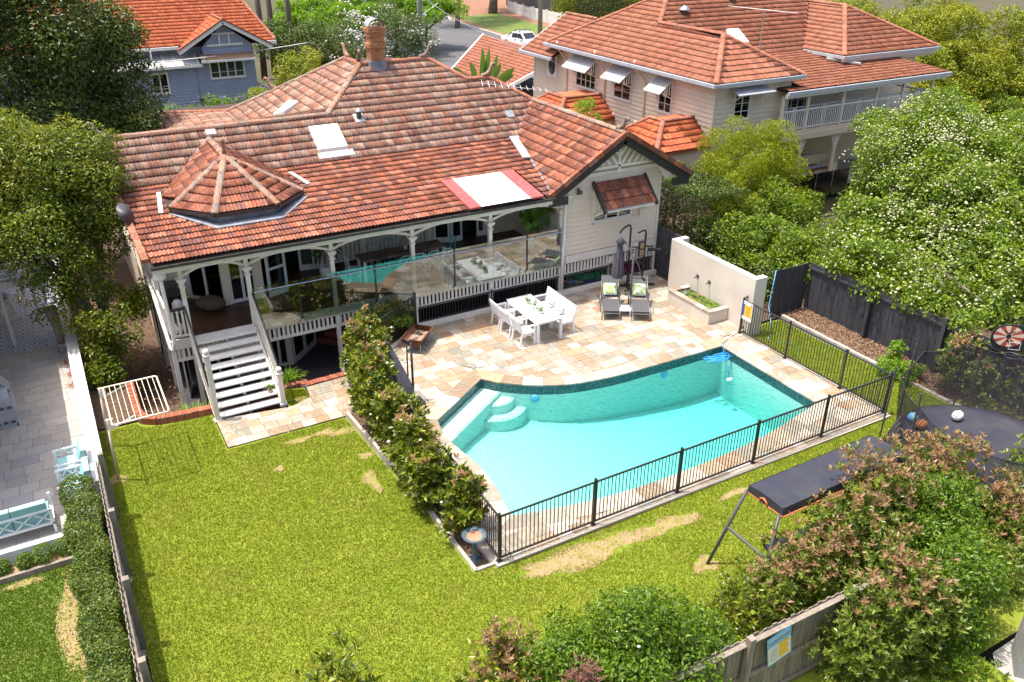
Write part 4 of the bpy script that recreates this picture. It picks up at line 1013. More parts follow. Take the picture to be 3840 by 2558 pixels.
# gable wing
wing = MB().box(15.13, 23.34, 1.08, 19.22, 31, 3.8)
wing.slab([(15.13, 23.34, 3.8), (19.22, 23.34, 3.8), (19.22, 23.34, 4.25), (17.15, 23.34, 5.4), (15.13, 23.34, 4.25)], (0, 6, 0))
wing = wing.build('wall', 'cream', house)
boards(wing, 'x', 15.2, 19.16, 1.38, 4.08, 23.335, -1, 'cream', .172, clip=lambda z: (15.2, 19.16))
boards(wing, 'x', 15.3, 19.1, 4.24, 5.3, 23.335, -1, 'cream', .172, clip=lambda z: (max(15.2, 17.15 - (5.42 - z) / .6), min(19.16, 17.15 + (5.42 - z) / .6)))
MB().box(15.12, 23.26, 1.0, 15.21, 23.35, 3.8).box(19.15, 23.26, 1.0, 19.24, 23.35, 3.8).box(15.1, 23.25, 4.08, 19.26, 23.34, 4.22).build('trim_board', 'white_trim', house)
for sgn in (-1, 1): MB().bar((17.15 + sgn * 2.05, 23.27, 4.12), (17.15 + sgn * 2.25, 23.05, 3.7), .1, .3).build('eave_bracket', 'white_trim', house)
lat = MB().box(17.11, 23.02, 4.2, 17.19, 23.08, 5.26).box(15.95, 23.02, 4.38, 18.35, 23.08, 4.46)
for sgn in (-1, 1):
 for i in range(7):
  x = .10 + i * .19; zt = 5.28 - x * .60; top = (17.15 + sgn * x, 23.05, zt); L = zt - 4.47
  if L > .05: lat.bar((17.15 + sgn * (x + L * .0), 23.05, zt - .0), (17.15 + sgn * max(.05, x - L * .75), 23.05, zt - min(L, (x - .05) / .75 if x - L * .75 < .05 else L)), .03, .075)
lat.build('gable_lattice', 'white_trim', house)
# awning window on the gable wall
window(house, 'x', 23.31, -1, 16.28, 18.0, 2.42, 3.12, 3, 1, 'white')
aw = thing_part = MB().box(16.28, 22.62, 3.02, 18.42, 22.68, 3.08).box(16.28, 23.24, 3.5, 18.42, 23.3, 3.56).build('window_hood', 'white_trim', house)
bag = []
HZ = lambda y: 3.08 + (y - 22.5) * 1.0
roof_face([(16.32, 22.5, HZ(22.5)), (18.38, 22.5, HZ(22.5)), (18.38, 23.27, HZ(23.27)), (16.32, 23.27, HZ(23.27))], 'tile_low', bag)
for d, mtx, mat, geo in bag:
 if geo is None: mesh_obj('roof_tile', full_tile(mat), aw, mtx)
 else: mesh_obj('roof_tile', MB().add(*geo).mesh('roof_tile', mat), aw, mtx)
MB().slab([(16.3, 22.48, HZ(22.48) - .02), (18.4, 22.48, HZ(22.48) - .02), (18.4, 23.3, HZ(23.3) - .02), (16.3, 23.3, HZ(23.3) - .02)], (0, 0, -.05)).build('lining', 'white_trim', aw)
for x in (16.26, 18.44): MB().bar((x, 22.42, HZ(22.42) + .03), (x, 23.28, HZ(23.28) + .03), .08, .15).build('hood_barge', 'barge', aw)
mb = MB()
for x in (16.32, 18.38):
 mb.box(x - .035, 23.22, 2.35, x + .035, 23.3, 3.6); mb.bar((x, 23.25, 2.65), (x, 22.55, 3.05), .06, .08)
for i in range(4): mb.box(16.3, 22.72 + i * .13, 2.98 + i * .02 - .25 + .1 * (3 - i) * .6, 16.33, 22.78 + i * .13, 3.1 + i * .13)
mb.build('hood_bracket', 'white_trim', aw)
mb = MB().box(15.55, 23.14, 3.58, 15.75, 23.2, 3.7).box(15.63, 23.18, 3.66, 15.67, 23.33, 3.76); mb.build('floodlight', 'darkgrey', house)
# sub-floor frieze of battens, rails and stumps across the whole front
fas = MB()
POSTX = [2.0, 2.55, 4.35, 6.86, 9.48, 12.24, 15.0, 17.15, 19.13]
MB().box(1.95, 23.24, 1.02, 15.13, 23.33, 1.3).box(15.21, 23.22, 1.1, 19.15, 23.335, 1.36).box(1.95, 23.25, .62, 19.2, 23.32, .71).build('floor_fascia', 'white_trim', house)
bat = MB().box(-.037, -.02, .70, .037, .015, 1.06).mesh('batten', 'white_trim')
x = 2.12
while x < 19.1:
 if min(abs(x - p) for p in POSTX) > .085: mesh_obj('batten', bat, house, Matrix.Translation((x, 23.28, 0)))
 x += .138
for i, px in enumerate(POSTX):
 if px == 2.55: z0 = -1.0
 else: z0 = -1.05 if px < 7 else 0.0
 MB().box(px - .06, 23.21, z0, px + .06, 23.335, 1.02).build('stump', 'white_trim', house)
MB().box(9.5, 23.05, -.05, 19.2, 23.22, .13).build('kerb', 'white_trim', house)
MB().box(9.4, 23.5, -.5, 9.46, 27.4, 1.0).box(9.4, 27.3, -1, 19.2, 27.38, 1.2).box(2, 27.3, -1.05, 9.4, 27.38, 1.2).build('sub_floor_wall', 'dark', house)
# veranda posts, beam, arches
for px in POSTX[1:7]:
 p = MB().box(px - .06, 23.22, 1.3, px + .06, 23.34, 3.46).build('veranda_post', 'white_trim', house)
 MB().box(px - .10, 23.18, 3.02, px + .10, 23.38, 3.08).box(px - .13, 23.15, 3.08, px + .13, 23.41, 3.14).box(px - .085, 23.195, 2.88, px + .085, 23.365, 2.92).build('capital', 'white_trim', p)
MB().box(1.95, 23.20, 3.44, 15.12, 23.36, 3.62).build('veranda_beam', 'white_trim', house)
MB().box(1.8, 22.60, 3.735, 14.35, 22.74, 3.81).build('gutter', 'gutter', house)
MB().box(1.85, 22.745, 3.56, 14.3, 22.80, 3.72).build('fascia_board', 'white_trim', house)
MB().slab([(1.9, 22.8, 3.66), (15.1, 22.8, 3.66), (15.1, 27.3, 3.68), (1.9, 27.3, 3.68)], (0, 0, .05)).build('veranda_ceiling', 'white', house)
for a, b in zip(POSTX[1:6], POSTX[2:7]):
 mb = MB(); n = 14; prev = None
 for i in range(n + 1):
  t = i / n; xx = a + .06 + (b - a - .12) * t; z = 3.19 + .22 * (1 - abs(2 * t - 1) ** 2.4)
  if prev: mb.bar(prev, (xx, 23.28, z), .05, .075)
  prev = (xx, 23.28, z)
 mb.build('arch_valance', 'white_trim', house)
# balustrade
GX = [4.42, 5.75, 8.15, 10.87, 13.6, 15.02]
for a, b in zip(GX, GX[1:]):
 MB().box(a + .03, 23.165, 1.1, b - .03, 23.177, 2.48).build('glass_panel', 'balglass', house)
for px in GX[1:-1]:
 p = MB().box(px - .025, 23.15, 1.1, px + .025, 23.19, 2.48).build('balustrade_post', 'black', house)
 MB().tube([(px, 23.2, 1.13), (px, 23.12, 1.13)], .07, 14).build('fixing_disc', 'metal', p)
MB().tube([(4.42, 23.13, 2.36), (15.02, 23.13, 2.36)], .014, 6).build('handrail', 'chrome', house)
bt = MB()
for a, b in zip(GX, GX[1:]):
 n = max(2, round((b - a) / .68))
 for i in range(n):
  xx = a + .22 + (b - a - .44) * i / (n - 1)
  for z in (1.16, 1.26): bt.tube([(xx, 23.2, z), (xx, 23.135, z)], .02, 8)
bt.build('glass_standoff', 'chrome', house)
# floor boards
y = 23.34
bme = MB().box(2.03, 0, 1.245, 15.1, .093, 1.278).mesh('deck_board', 'timberdeck')
while y < 27.3: mesh_obj('deck_board', bme, house, Matrix.Translation((0, y, random.uniform(-.001, .001)))); y += .1
MB().box(2.0, 23.34, 1.15, 15.13, 27.35, 1.243).build('veranda_floor', 'dark', house)
# side balustrade left of the stairs
lb = MB()
for x in (2.15, 2.28, 2.41): lb.box(x - .03, 23.26, 1.42, x + .03, 23.30, 2.2)
lb.box(2.03, 23.25, 1.38, 2.5, 23.31, 1.44); lb.build('side_balustrade', 'white_trim', house)
MB().box(2.03, 23.24, 2.2, 2.5, 23.32, 2.26).build('top_rail', 'gutter', house)
sb = MB()
for i in range(22): sb.box(2.0, 23.5 + i * .14, 1.42, 2.03, 23.56 + i * .14, 2.2)
sb.box(1.98, 23.4, 2.2, 2.05, 26.6, 2.28).build('side_balustrade', 'white_trim', house)
# rain heads and downpipes
def downpipe(parent, pts, r=.05, head=None):
 o = MB().tube(pts, r, 10).build('downpipe', 'white', parent, True)
 if head: MB().prism(pie(head[:2], .16, R(180), R(360), 10)[1:], head[2] - .16, head[2]).build('rain_head', 'white', o)
 return o
downpipe(house, [(2.02, 23.1, 3.3), (2.03, 23.1, 2.9), (2.05, 23.1, 1.35), (2.0, 23.12, 1.1), (1.95, 23.3, 1.05), (1.93, 23.9, 1.5), (1.93, 26.0, 2.4)], .055, (2.02, 23.14, 3.45))
downpipe(house, [(15.0, 23.02, 3.5), (15.0, 23.02, 3.35), (15.06, 23.12, 3.15), (15.06, 23.12, 1.9), (15.02, 23.12, 1.75), (15.02, 23.12, .2)], .05, (15.0, 23.08, 3.62))
# bay and rooms behind the veranda
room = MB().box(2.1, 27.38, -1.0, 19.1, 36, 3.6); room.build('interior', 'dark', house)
def bay(z0, z1, parent, pts, piers=.1, gl='glass'):
 for k, (a, b) in enumerate(zip(pts, pts[1:])):
  a = Vector((a[0], a[1], 0)); b = Vector((b[0], b[1], 0)); d = (b - a).normalized(); L = (b - a).length; an = math.atan2(d.y, d.x)
  f = MB(); mt = Matrix.Translation((a.x, a.y, z0)) @ Matrix.Rotation(an, 4, 'Z'); h = z1 - z0
  f.box(0, -.05, 0, piers, .05, h).box(L - piers, -.05, 0, L, .05, h).box(piers, -.04, h - .12, L - piers, .04, h).box(piers, -.04, 0, L - piers, .04, .1).box(piers, -.035, h * .70, L - piers, .035, h * .70 + .05).box(L / 2 - .04, -.035, .1, L / 2 + .04, .035, h - .12)
  f.box(piers + .0, -.03, .1, piers + .06, .03, h - .12).box(L - piers - .06, -.03, .1, L - piers, .03, h - .12)
  fo = mesh_obj('bay_window', f.mesh('bay_window', 'white'), parent, mt)
  for q in (0, 1):
   x0 = piers + .06 if q == 0 else L / 2 + .04; x1 = L / 2 - .04 if q == 0 else L - piers - .06
   mesh_obj('pane', MB().box(x0, -.006, .1, x1, .006, h - .12).mesh('pane', gl), fo, mt)
BAY = [(3.02, 26.2), (4.02, 25.12), (5.0, 25.12), (5.95, 26.2)]
bay(1.29, 3.66, house, BAY)
for (x, y) in BAY[1:3]:
 MB().box(x - .13, y - .11, 1.29, x + .13, y + .1, 3.66).build('bay_pier', 'cream', house)
MB().prism([(3.0, 26.4), (3.4, 26.0), (5.6, 26.0), (6, 26.4)], 1.281, 1.285).build('bay_floor', 'darkint', house)
bw = MB().box(2.0, 26.2, 1.29, 3.02, 26.3, 3.66).box(6.75, 26.72, 1.29, 11.75, 26.82, 3.66).box(13.9, 26.72, 1.29, 15.13, 26.82, 3.66).box(5.95, 26.2, 1.29, 6.0, 26.8, 3.66).box(5.95, 26.72, 3.4, 15.13, 26.82, 3.66)
bw.build('veranda_wall', 'cream', house)
def door_leaf(parent, hinge, an, w, h, z0, mat='white', splits=(.42,), gl='glass', name='door'):
 mt = Matrix.Translation((hinge[0], hinge[1], z0)) @ Matrix.Rotation(an, 4, 'Z'); s = .09
 f = MB().box(0, -.02, 0, s, .02, h).box(w - s, -.02, 0, w, .02, h).box(s, -.02, 0, w - s, .02, .2).box(s, -.02, h - .1, w - s, .02, h)
 for q in splits: f.box(s, -.02, h * q, w - s, .02, h * q + .09)
 d = mesh_obj(name, f.mesh(name, mat), parent, mt)
 mesh_obj('pane', MB().box(s, -.005, .2, w - s, .005, h - .1).mesh('pane', gl), d, mt)
 mesh_obj('handle', MB().box(w - .07, -.06, h * .43, w - .03, -.02, h * .47).mesh('handle', 'black'), d, mt); return d
door_leaf(house, (5.92, 25.2), R(200), .72, 2.1, 1.29)
door_leaf(house, (6.72, 26.65), R(-8), .78, 2.1, 1.29)
door_leaf(house, (11.8, 26.9), R(-22), .62, 2.1, 1.29); door_leaf(house, (12.38, 26.62), R(8), .5, 2.1, 1.29); door_leaf(house, (13.85, 26.72), R(172), .35, 2.1, 1.29)
MB().box(11.7, 26.66, 1.29, 11.8, 26.9, 3.45).box(13.85, 26.66, 1.29, 13.95, 26.9, 3.45).box(11.7, 26.66, 3.3, 13.95, 26.9, 3.45).build('door_frame', 'white', house)
sc = MB()
for i in range(28):
 x = 7.15 + i * .155
 sc.box(x, 26.5, 1.45, x + .065, 26.53, 2.75)
sc.box(7.1, 26.48, 2.75, 11.5, 26.55, 2.83).box(7.1, 26.48, 1.4, 11.5, 26.55, 1.46)
for x in (8.95, 11.45): sc.box(x - .06, 26.46, 1.29, x + .06, 26.57, 2.95)
sc.build('batten_screen', 'white_trim', house)
MB().box(14.3, 27.0, 1.29, 15.1, 27.05, 3.6).box(14.0, 26.83, 1.29, 14.1, 27.4, 3.6).build('alcove_wall', 'cream', house)
# lower storey under the stairs
LB = [(2.7, 24.7), (4.0, 24.66), (4.85, 24.66), (5.6, 24.56)]
bay(-1.0, 1.0, house, LB[:2]); bay(-1.0, 1.0, house, LB[2:])
MB().box(3.95, 24.6, -1.0, 4.9, 24.7, 1.0).box(5.44, 24.5, -1.0, 5.62, 24.7, 1.0).build('lower_pier', 'cream', house)
door_leaf(house, (5.66, 24.56), R(44), .74, 1.95, -1.0, splits=(.04,)); door_leaf(house, (6.18, 25.06), R(44), .72, 1.95, -1.0, splits=(.04,))
st = MB()
for i in range(4): st.prism([(6.75 - .0 + .3 * i, 25.6 - .05 * i), (7.35 + .25 * i, 24.95 + .05 * i), (9.4, 25.1 + .2 * i), (9.4, 27.2), (6.9 + .3 * i, 27.2)], -1.0 + .22 * i, -.8 + .22 * i)
st.build('brick_step', 'redbrick', house)
MB().box(2.62, 25.2, -1.0, 2.7, 26.8, 1.0).build('lower_side_door', 'darkint', house)
door_leaf(house, (2.25, 23.9), R(75), .75, 1.9, -1.0, splits=(.04,))
# left flank of the house
lf = MB().box(2.04, 26.3, -1.0, 2.1, 41.5, 3.7).build('side_wall', 'cream', house)
boards(lf, 'y', 26.3, 41.5, 1.35, 3.65, 2.04, -1, 'cream', .172)
for yy in (24.9, 26.4, 28.2, 30.0): MB().box(1.98, yy - .06, -1.05, 2.1, yy + .06, 3.6).build('side_post', 'white_trim', house)
# stairs
stz = thing_part = MB().bar((2.6, 23.22, 1.16), (2.6, 20.98, -.24), .06, .26).bar((4.33, 23.22, 1.16), (4.33, 20.98, -.24), .06, .26).build('staircase', 'white_trim', house)
NT = 9
tm = MB().box(2.63, -.15, -.022, 4.30, .15, .022).mesh('tread', 'white')
for i in range(NT):
 z = 1.3 - 1.5 * (i + .55) / NT - .0; y = 23.2 - 2.28 * (i + .5) / NT
 mesh_obj('tread', tm, stz, Matrix.Translation((0, y, z)))
cb = MB()
for i in range(NT): z = 1.3 - 1.5 * (i + .55) / NT; y = 23.2 - 2.28 * (i + .5) / NT; cb.box(3.43, y - .03, z - .17, 3.50, y + .12, z - .022)
cb.build('carriage_block', 'white_trim', stz)['kind'] = 'stuff'
MB().box(2.62, 23.02, 1.2, 4.32, 23.24, 1.24).box(2.62, 23.2, 1.24, 4.32, 23.26, 1.28).build('landing_board', 'white_trim', stz)
fz = MB().box(2.62, 23.215, 1.12, 4.3, 23.245, 1.2).box(2.62, 23.215, .94, 4.3, 23.245, 1.0)
for i in range(13): fz.box(2.66 + i * .13, 23.215, 1.0, 2.73 + i * .13, 23.245, 1.12)
fz.build('stair_frieze', 'cream', stz)
for x, yb, zb in ((2.56, 20.93, 2.0), (4.36, 20.93, .98)):
 nw = MB().box(x - .065, yb - .065, -.2, x + .065, yb + .065, zb - .2).build('newel_post', 'white_trim', stz)
 MB().box(x - .09, yb - .09, zb - .2, x + .09, yb + .09, zb - .16).ball((x, yb, zb - .075), .085, 14).build('ball_cap', 'white_trim', nw, True)
 MB().box(x - .1, yb - .1, -.24, x + .1, yb + .1, -.16).build('post_shoe', 'white', nw)
for x in (2.5, 4.40):
 MB().tube([(x, 23.25, 2.30), (x, 23.1, 2.27), (x, 21.0, .86)], .032, 8).build('stair_handrail', 'black', stz, True)
 bl = MB()
 for i in range(17):
  y = 23.1 - 2.1 * i / 16; zt = 2.22 - 1.4 * (23.1 - y) / 2.1 * 1.0; bl.tube([(x, y, zt - 1.03), (x, y, zt)], .014, 5)
 bl.bar((x, 23.2, 1.30), (x, 21.0, -.08), .03, .05).build('stair_baluster', 'white_trim', stz)
# ------------------------------------------------------------------ text and signs
def text_mesh(s, size, mat, mtx, parent, name='lettering', ext=.001):
 cu = bpy.data.curves.new('txt', 'FONT'); cu.body = s; cu.size = size; cu.extrude = ext; cu.align_x = 'CENTER'; cu.align_y = 'CENTER'
 o = bpy.data.objects.new('txt', cu); COL.objects.link(o); dg = bpy.context.evaluated_depsgraph_get()
 me = bpy.data.meshes.new_from_object(o.evaluated_get(dg)); bpy.data.objects.remove(o); bpy.data.curves.remove(cu)
 me.materials.clear(); me.materials.append(M[mat]); return mesh_obj(name, me, parent, mtx)
# ------------------------------------------------------------------ pool fence
BAL = {}
def baluster(h):
 k = round(h, 2)
 if k not in BAL: BAL[k] = box(-.008, -.008, 0, .008, .008, h).mesh('baluster', 'black')
 return BAL[k]
def fence_run(label, a, b, posts, z=0.0, h=1.2, gap=.1, group=None, cap=True, zb=None):
 a = Vector((a[0], a[1], z)); b = Vector((b[0], b[1], z if zb is None else zb)); L = (b - a).length; d = (b - a) / L
 t = thing('pool_fence', label, 'fence', a, 0, group)
 for s in posts:
  p = a + d * s; o = box(p.x - .026, p.y - .026, p.z - .02, p.x + .026, p.y + .026, p.z + h + .05).box(p.x - .031, p.y - .031, p.z + h + .05, p.x + .031, p.y + .031, p.z + h + .065).box(p.x - .06, p.y - .06, p.z, p.x + .06, p.y + .06, p.z + .012).build('post', 'black', t)
 zz = Vector((0, 0, 1))
 for k, hh in (('top_rail', h - .02), ('bottom_rail', .09)): MB().bar(a + zz * hh, b + zz * hh, .036, .036).build(k, 'black', t)
 n = int(L / gap); me = baluster(h - .13)
 for i in range(n):
  s = (i + .5) * L / n
  if min([abs(s - q) for q in posts] + [9]) > .04: mesh_obj('baluster', me, t, Matrix.Translation(a + d * s + zz * .1))
 return t
fence_run('long black pool fence along the front lawn edge', (6.53, 12.12), (18.58, 12.2), [0, 2.41, 4.82, 7.23, 9.64, 12.05])
fence_run('black pool fence running back along the right side of the pool', (18.58, 12.2), (18.48, 17.78), [1.5, 3.6, 5.56])
fence_run('short black pool fence return beside the cream garden wall', (18.50, 17.80), (18.85, 17.95), [])
fence_run('black pool fence half hidden behind the magnolia shrubs', (6.53, 12.12), (6.62, 17.4), [2.4, 4.9])
fence_run('black pool fence from the umbrella to the veranda corner, far magnolias behind it', (6.72, 18.5), (7.52, 20.62), [0, 2.25])
fence_run('short black fence panel left of the rusty fire pit', (7.52, 20.62), (7.5, 21.84), [])
fence_run('angled black fence panel on a white kerb behind the rusty fire pit', (7.5, 21.84), (9.44, 23.14), [2.3], gap=.085)
struct('fence_kerb', MB().bar((7.5, 21.8, .03), (9.5, 23.1, .03), .16, .14), 'white_trim')
t = fence_run('low dark bars closing the space under the veranda beside the white table', (9.56, 23.2), (14.94, 23.2), [2.68], z=.1, h=.60, gap=.105)
fence_run('low dark bars closing the space under the gable wall, pool toys behind', (15.08, 23.2), (19.06, 23.2), [2.07], z=.1, h=.60, gap=.105)
# safety sign on the side fence
sg = thing('pool_sign', 'white pool sign with blue strip and yellow panel on the fence corner', 'sign', (18.44, 17.55, .55))
box(18.455, 17.33, .56, 18.465, 17.76, 1.18).build('board', 'whitefurn', sg)
box(18.450, 17.35, .68, 18.4545, 17.66, 1.08).build('yellow_panel', 'yellow', sg); box(18.450, 17.665, .68, 18.4545, 17.74, 1.08).build('blue_strip', 'bluep', sg)
FACE_W = Matrix(((0, 0, -1), (-1, 0, 0), (0, 1, 0))).to_4x4()      # lettering that faces -X
text_mesh('CPR', .085, 'bluep', Matrix.Translation((18.4535, 17.66, 1.125)) @ FACE_W, sg)
mb = MB()
for i in range(7): mb.box(18.4465, 17.40 + .02 * (i % 3), .72 + i * .05, 18.4495, 17.60, .727 + i * .05)
mb.build('print_line', 'darkgrey', sg)
mesh_obj('emblem', MB().tube([(18.4535, 17.375, 1.125), (18.449, 17.375, 1.125)], .03, 14).mesh('emblem', 'darkgrey'), sg)
# ------------------------------------------------------------------ outdoor dining
tb = thing('outdoor_table', 'long white outdoor dining table on the stone paving', 'table', (12.78, 21.25, 0))
sl_ = box(-.045, -.97, 0, .045, .97, .022).mesh('slat', 'whitefurn')
for i in range(9): mesh_obj('slat', sl_, tb, Matrix.Translation((12.78 + (i - 4) * .097, 21.25, .72)))
for s in (-1, 1): box(12.78 - .47, 21.25 + s * 1.005 - .035, .715, 12.78 + .47, 21.25 + s * 1.005 + .035, .745).build('end_board', 'whitefurn', tb); box(12.78 + s * .43 - .015, 20.3, .62, 12.78 + s * .43 + .015, 22.2, .715).build('apron', 'whitefurn', tb)
box(12.36, 20.31, .62, 13.2, 20.34, .715).box(12.36, 22.16, .62, 13.2, 22.19, .715).build('apron', 'whitefurn', tb)
for sx in (-.42, .42):
 for sy in (-.95, .95): box(12.78 + sx - .04, 21.25 + sy - .04, 0, 12.78 + sx + .04, 21.25 + sy + .04, .72).build('leg', 'whitefurn', tb)
def chair_proto():
 t = thing('garden_chair', 'white slatted garden armchair', 'chair', (0, 0, 0), 0, 'white armchairs round the outdoor table')
 mw_ = 'whitefurn'
 for i in range(6): box(-.22 + i * .077, -.26, .40, -.155 + i * .077, .26, .42).build('seat_slat', mw_, t)
 for s in (-1, 1):
  box(.19, s * .27 - .025, 0, .24, s * .27 + .025, .64).build('leg', mw_, t)
  MB().bar((-.30, s * .27, 0), (-.24, s * .27, .42), .05, .045).bar((-.24, s * .27, .42), (-.36, s * .27, .90), .05, .045).build('leg', mw_, t)
  box(-.3, s * .27 - .035, .63, .26, s * .27 + .035, .66).build('armrest', mw_, t)
 MB().bar((-.355, -.29, .87), (-.355, .29, .87), .035, .09).bar((-.26, -.25, .48), (-.26, .25, .48), .03, .06).build('back_rail', mw_, t)
 for i in range(6): y = -.2 + i * .08; MB().bar((-.262, y, .48), (-.35, y, .86), .045, .016, (1, 0, 0)).build('back_slat', mw_, t)
 box(-.24, -.25, .34, .21, -.22, .40).box(-.24, .22, .34, .21, .25, .40).box(.19, -.25, .34, .22, .25, .40).build('seat_frame', mw_, t)
 return t
cp = chair_proto()
for i, (x, y, rz, lb_) in enumerate([(12.05, 20.62, 0, 'front chair on the left side of the table, nearest the pool'), (12.02, 21.32, 2, 'middle chair on the left side of the table'), (12.02, 21.98, -2, 'far left chair at the table, nearest the veranda bars'),
          (13.50, 20.70, 180, 'front chair on the right side of the table, nearest the pool'), (13.50, 21.34, 181, 'middle chair on the right side of the table'), (13.52, 21.94, 178, 'far right chair at the table, nearest the house wall')]):
 place_copy(cp, (x, y, 0), R(rz), 'white slatted armchair, ' + lb_, i == 0)
LEAFP = LEAF('succulent_leaf', [(.10, .20, .03), (.15, .28, .05), (.20, .34, .08), (.08, .15, .03)], trans=.3)
for x, y, lb_ in ((12.79, 21.67, 'nearest the house'), (12.78, 21.25, 'in the middle of the table'), (12.77, 20.82, 'nearest the pool')):
 t = thing('potted_plant', 'bushy plant in a pale pot on the white table, ' + lb_, 'potted plant', (x, y, .745), 0, 'little plants on the outdoor table')
 MB().lathe([(.055, 0), (.075, .11), (.06, .115), (1e-4, .10)], (x, y, .745), 12).build('pot', 'white', t, True)
 P, O = crown_pts([(x, y, .90, .10, .10, .085)], 130, 12); V, F = leafset(P, O, .06, .4); o = mesh_obj('leaf_tuft', np_mesh('leaf_tuft', V, F, [LEAFP]), t); o['kind'] = 'stuff'
# ------------------------------------------------------------------ fire pit
fp = thing('fire_pit', 'rusty steel half drum fire pit on thin legs', 'fire pit', (8.95, 21.95, 0))
d = Vector((.70, .71, 0)).normalized(); e_ = Vector((d.y, -d.x, 0)); c = Vector((8.95, 21.95, .48)); mb = MB(); K = 11; Lh = .52; Rr = .33
def drum(off, rr):
 return [c + d * off + e_ * rr * math.cos(math.pi + math.pi * j / (K - 1)) + Vector((0, 0, rr * .72 * math.sin(math.pi + math.pi * j / (K - 1)))) for j in range(K)]
for rr in (Rr, Rr - .02):
 b0 = len(mb.v); mb.v += [tuple(p) for p in drum(-Lh, rr)] + [tuple(p) for p in drum(Lh, rr)]
 for j in range(K - 1): mb.f.append((b0 + j, b0 + j + 1, b0 + K + j + 1, b0 + K + j)); mb.m.append(0)
 mb.f += [tuple(b0 + j for j in range(K)), tuple(b0 + K + j for j in range(K - 1, -1, -1))]; mb.m += [0, 0]
mb.build('drum', 'rust', fp)
mb = MB()
for s in (-1, 1): mb.bar(c + e_ * s * Rr - d * Lh, c + e_ * s * Rr + d * Lh, .02, .02); mb.bar(c + d * s * Lh - e_ * Rr, c + d * s * Lh + e_ * Rr, .02, .02)
mb.build('rim', 'rust', fp)
V_ = [c + d * (u * .42) + e_ * (v_ * .2) + Vector((0, 0, -.14 + random.uniform(-.015, .02))) for u in np.linspace(-1, 1, 9) for v_ in np.linspace(-1, 1, 5)]
MB().add(V_, [(i * 5 + j, i * 5 + j + 1, i * 5 + j + 6, i * 5 + j + 5) for i in range(8) for j in range(4)]).build('ash', 'ash', fp)
for i in range(5):
 a = random.uniform(0, 3); p = c + d * random.uniform(-.25, .25) + Vector((0, 0, -.11)); q = Vector((math.cos(a), math.sin(a), .05)) * .12; MB().tube([p - q, p + q], .015, 5).build('charred_stick', 'dark', fp)
for s in (-1, 1):
 for u in (-1, 1): MB().tube([c + d * s * .34 + e_ * u * .22 + Vector((0, 0, -.18)), c + d * s * .40 + e_ * u * .24 + Vector((0, 0, -.48))], .012, 6).build('leg', 'metal', fp)
mb = MB()
for s in (-1, 1): mb.bar(c + d * s * .35 - e_ * .3 + Vector((0, 0, -.2)), c + d * s * .35 + e_ * .3 + Vector((0, 0, -.2)), .03, .012)
for s in (-1, 1): mb.bar(c + e_ * s * .24 - d * .38 + Vector((0, 0, -.2)), c + e_ * s * .24 + d * .38 + Vector((0, 0, -.2)), .012, .02)
mb.build('cradle', 'rust', fp)
# ------------------------------------------------------------------ loungers
def lounger():
 t = thing('sun_lounger', 'lounger', 'sun lounger', (0, 0, 0), 0, 'grey sling loungers by the multi gym')
 for s in (-1, 1):
  y = s * .29
  MB().tube([(0, y, .02), (0.02, y, .32), (.9, y, .34), (1.05, y, .36)], .018, 7).build('side_rail', 'alu', t, True)
  MB().tube([(1.02, y, .36), (1.66, y, .92)], .018, 7).build('back_rail', 'alu', t, True)
  MB().tube([(.62, s * .33, .0), (.60, s * .34, .34), (.72, s * .35, .54), (1.1, s * .35, .56), (1.25, s * .34, .46), (1.3, s * .33, 0)], .018, 7).build('arm', 'alu', t, True)
 MB().tube([(0.02, -.29, .25), (0.02, .29, .25)], .016, 6).tube([(1.66, -.29, .92), (1.66, .29, .92)], .016, 6).tube([(1.3, -.33, .12), (1.3, .33, .12)], .014, 6).build('cross_bar', 'alu', t)
 mb = MB(); pts = [(.03, .33), (.5, .325), (.98, .35)]
 for (a, za), (b, zb) in zip(pts, pts[1:]): mb.slab([(a, -.275, za), (b, -.275, zb), (b, .275, zb), (a, .275, za)], (0, 0, -.008))
 mb.build('seat_sling', 'mesh', t)
 MB().slab([(1.04, -.275, .385), (1.64, -.275, .91), (1.64, .275, .91), (1.04, .275, .385)], (.006, 0, -.008)).build('back_sling', 'mesh', t)
 return t
lp = lounger()
for i, (x, y, lb_) in enumerate([(15.34, 20.55, 'grey sling sun lounger on the left, nearer the white table'), (16.18, 20.02, 'grey sling sun lounger on the right, nearer the water trough')]):
 o = place_copy(lp, (x, y, 0), R(57), lb_, i == 0)
 k = Vector((math.cos(R(57)), math.sin(R(57)), 0)); p = Vector((x, y, 0)) + k * 1.2 + Vector((0, 0, .62)); mb = MB(); n = 8
 for j in range(n + 1):
  for q_ in range(n + 1):
   u = j / n * 2 - 1; v_ = q_ / n * 2 - 1; th = .085 * ((1 - u ** 4) * (1 - v_ ** 4)) ** .5
   mb.v.append((u * .22 * (1 - .06 * v_ * v_), v_ * .24 * (1 - .06 * u * u), th))
 nb = len(mb.v); mb.v += [(a, b, -c_) for a, b, c_ in mb.v[:nb]]
 for j in range(n):
  for q_ in range(n):
   a = j * (n + 1) + q_; mb.f += [(a, a + n + 1, a + n + 2, a + 1), (nb + a, nb + a + 1, nb + a + n + 2, nb + a + n + 1)]; mb.m += [0, 0]
 mtx = Matrix.Translation(p) @ Matrix.Rotation(R(57), 4, 'Z') @ Matrix.Rotation(R(-48), 4, 'Y')
 cu = mesh_obj('cushion', mb.mesh('cushion', 'cushion', True), None, mtx); tag(cu, 'leaf print cushion on the ' + ('left lounger' if i == 0 else 'right lounger'), 'cushion', 'leaf print cushions')
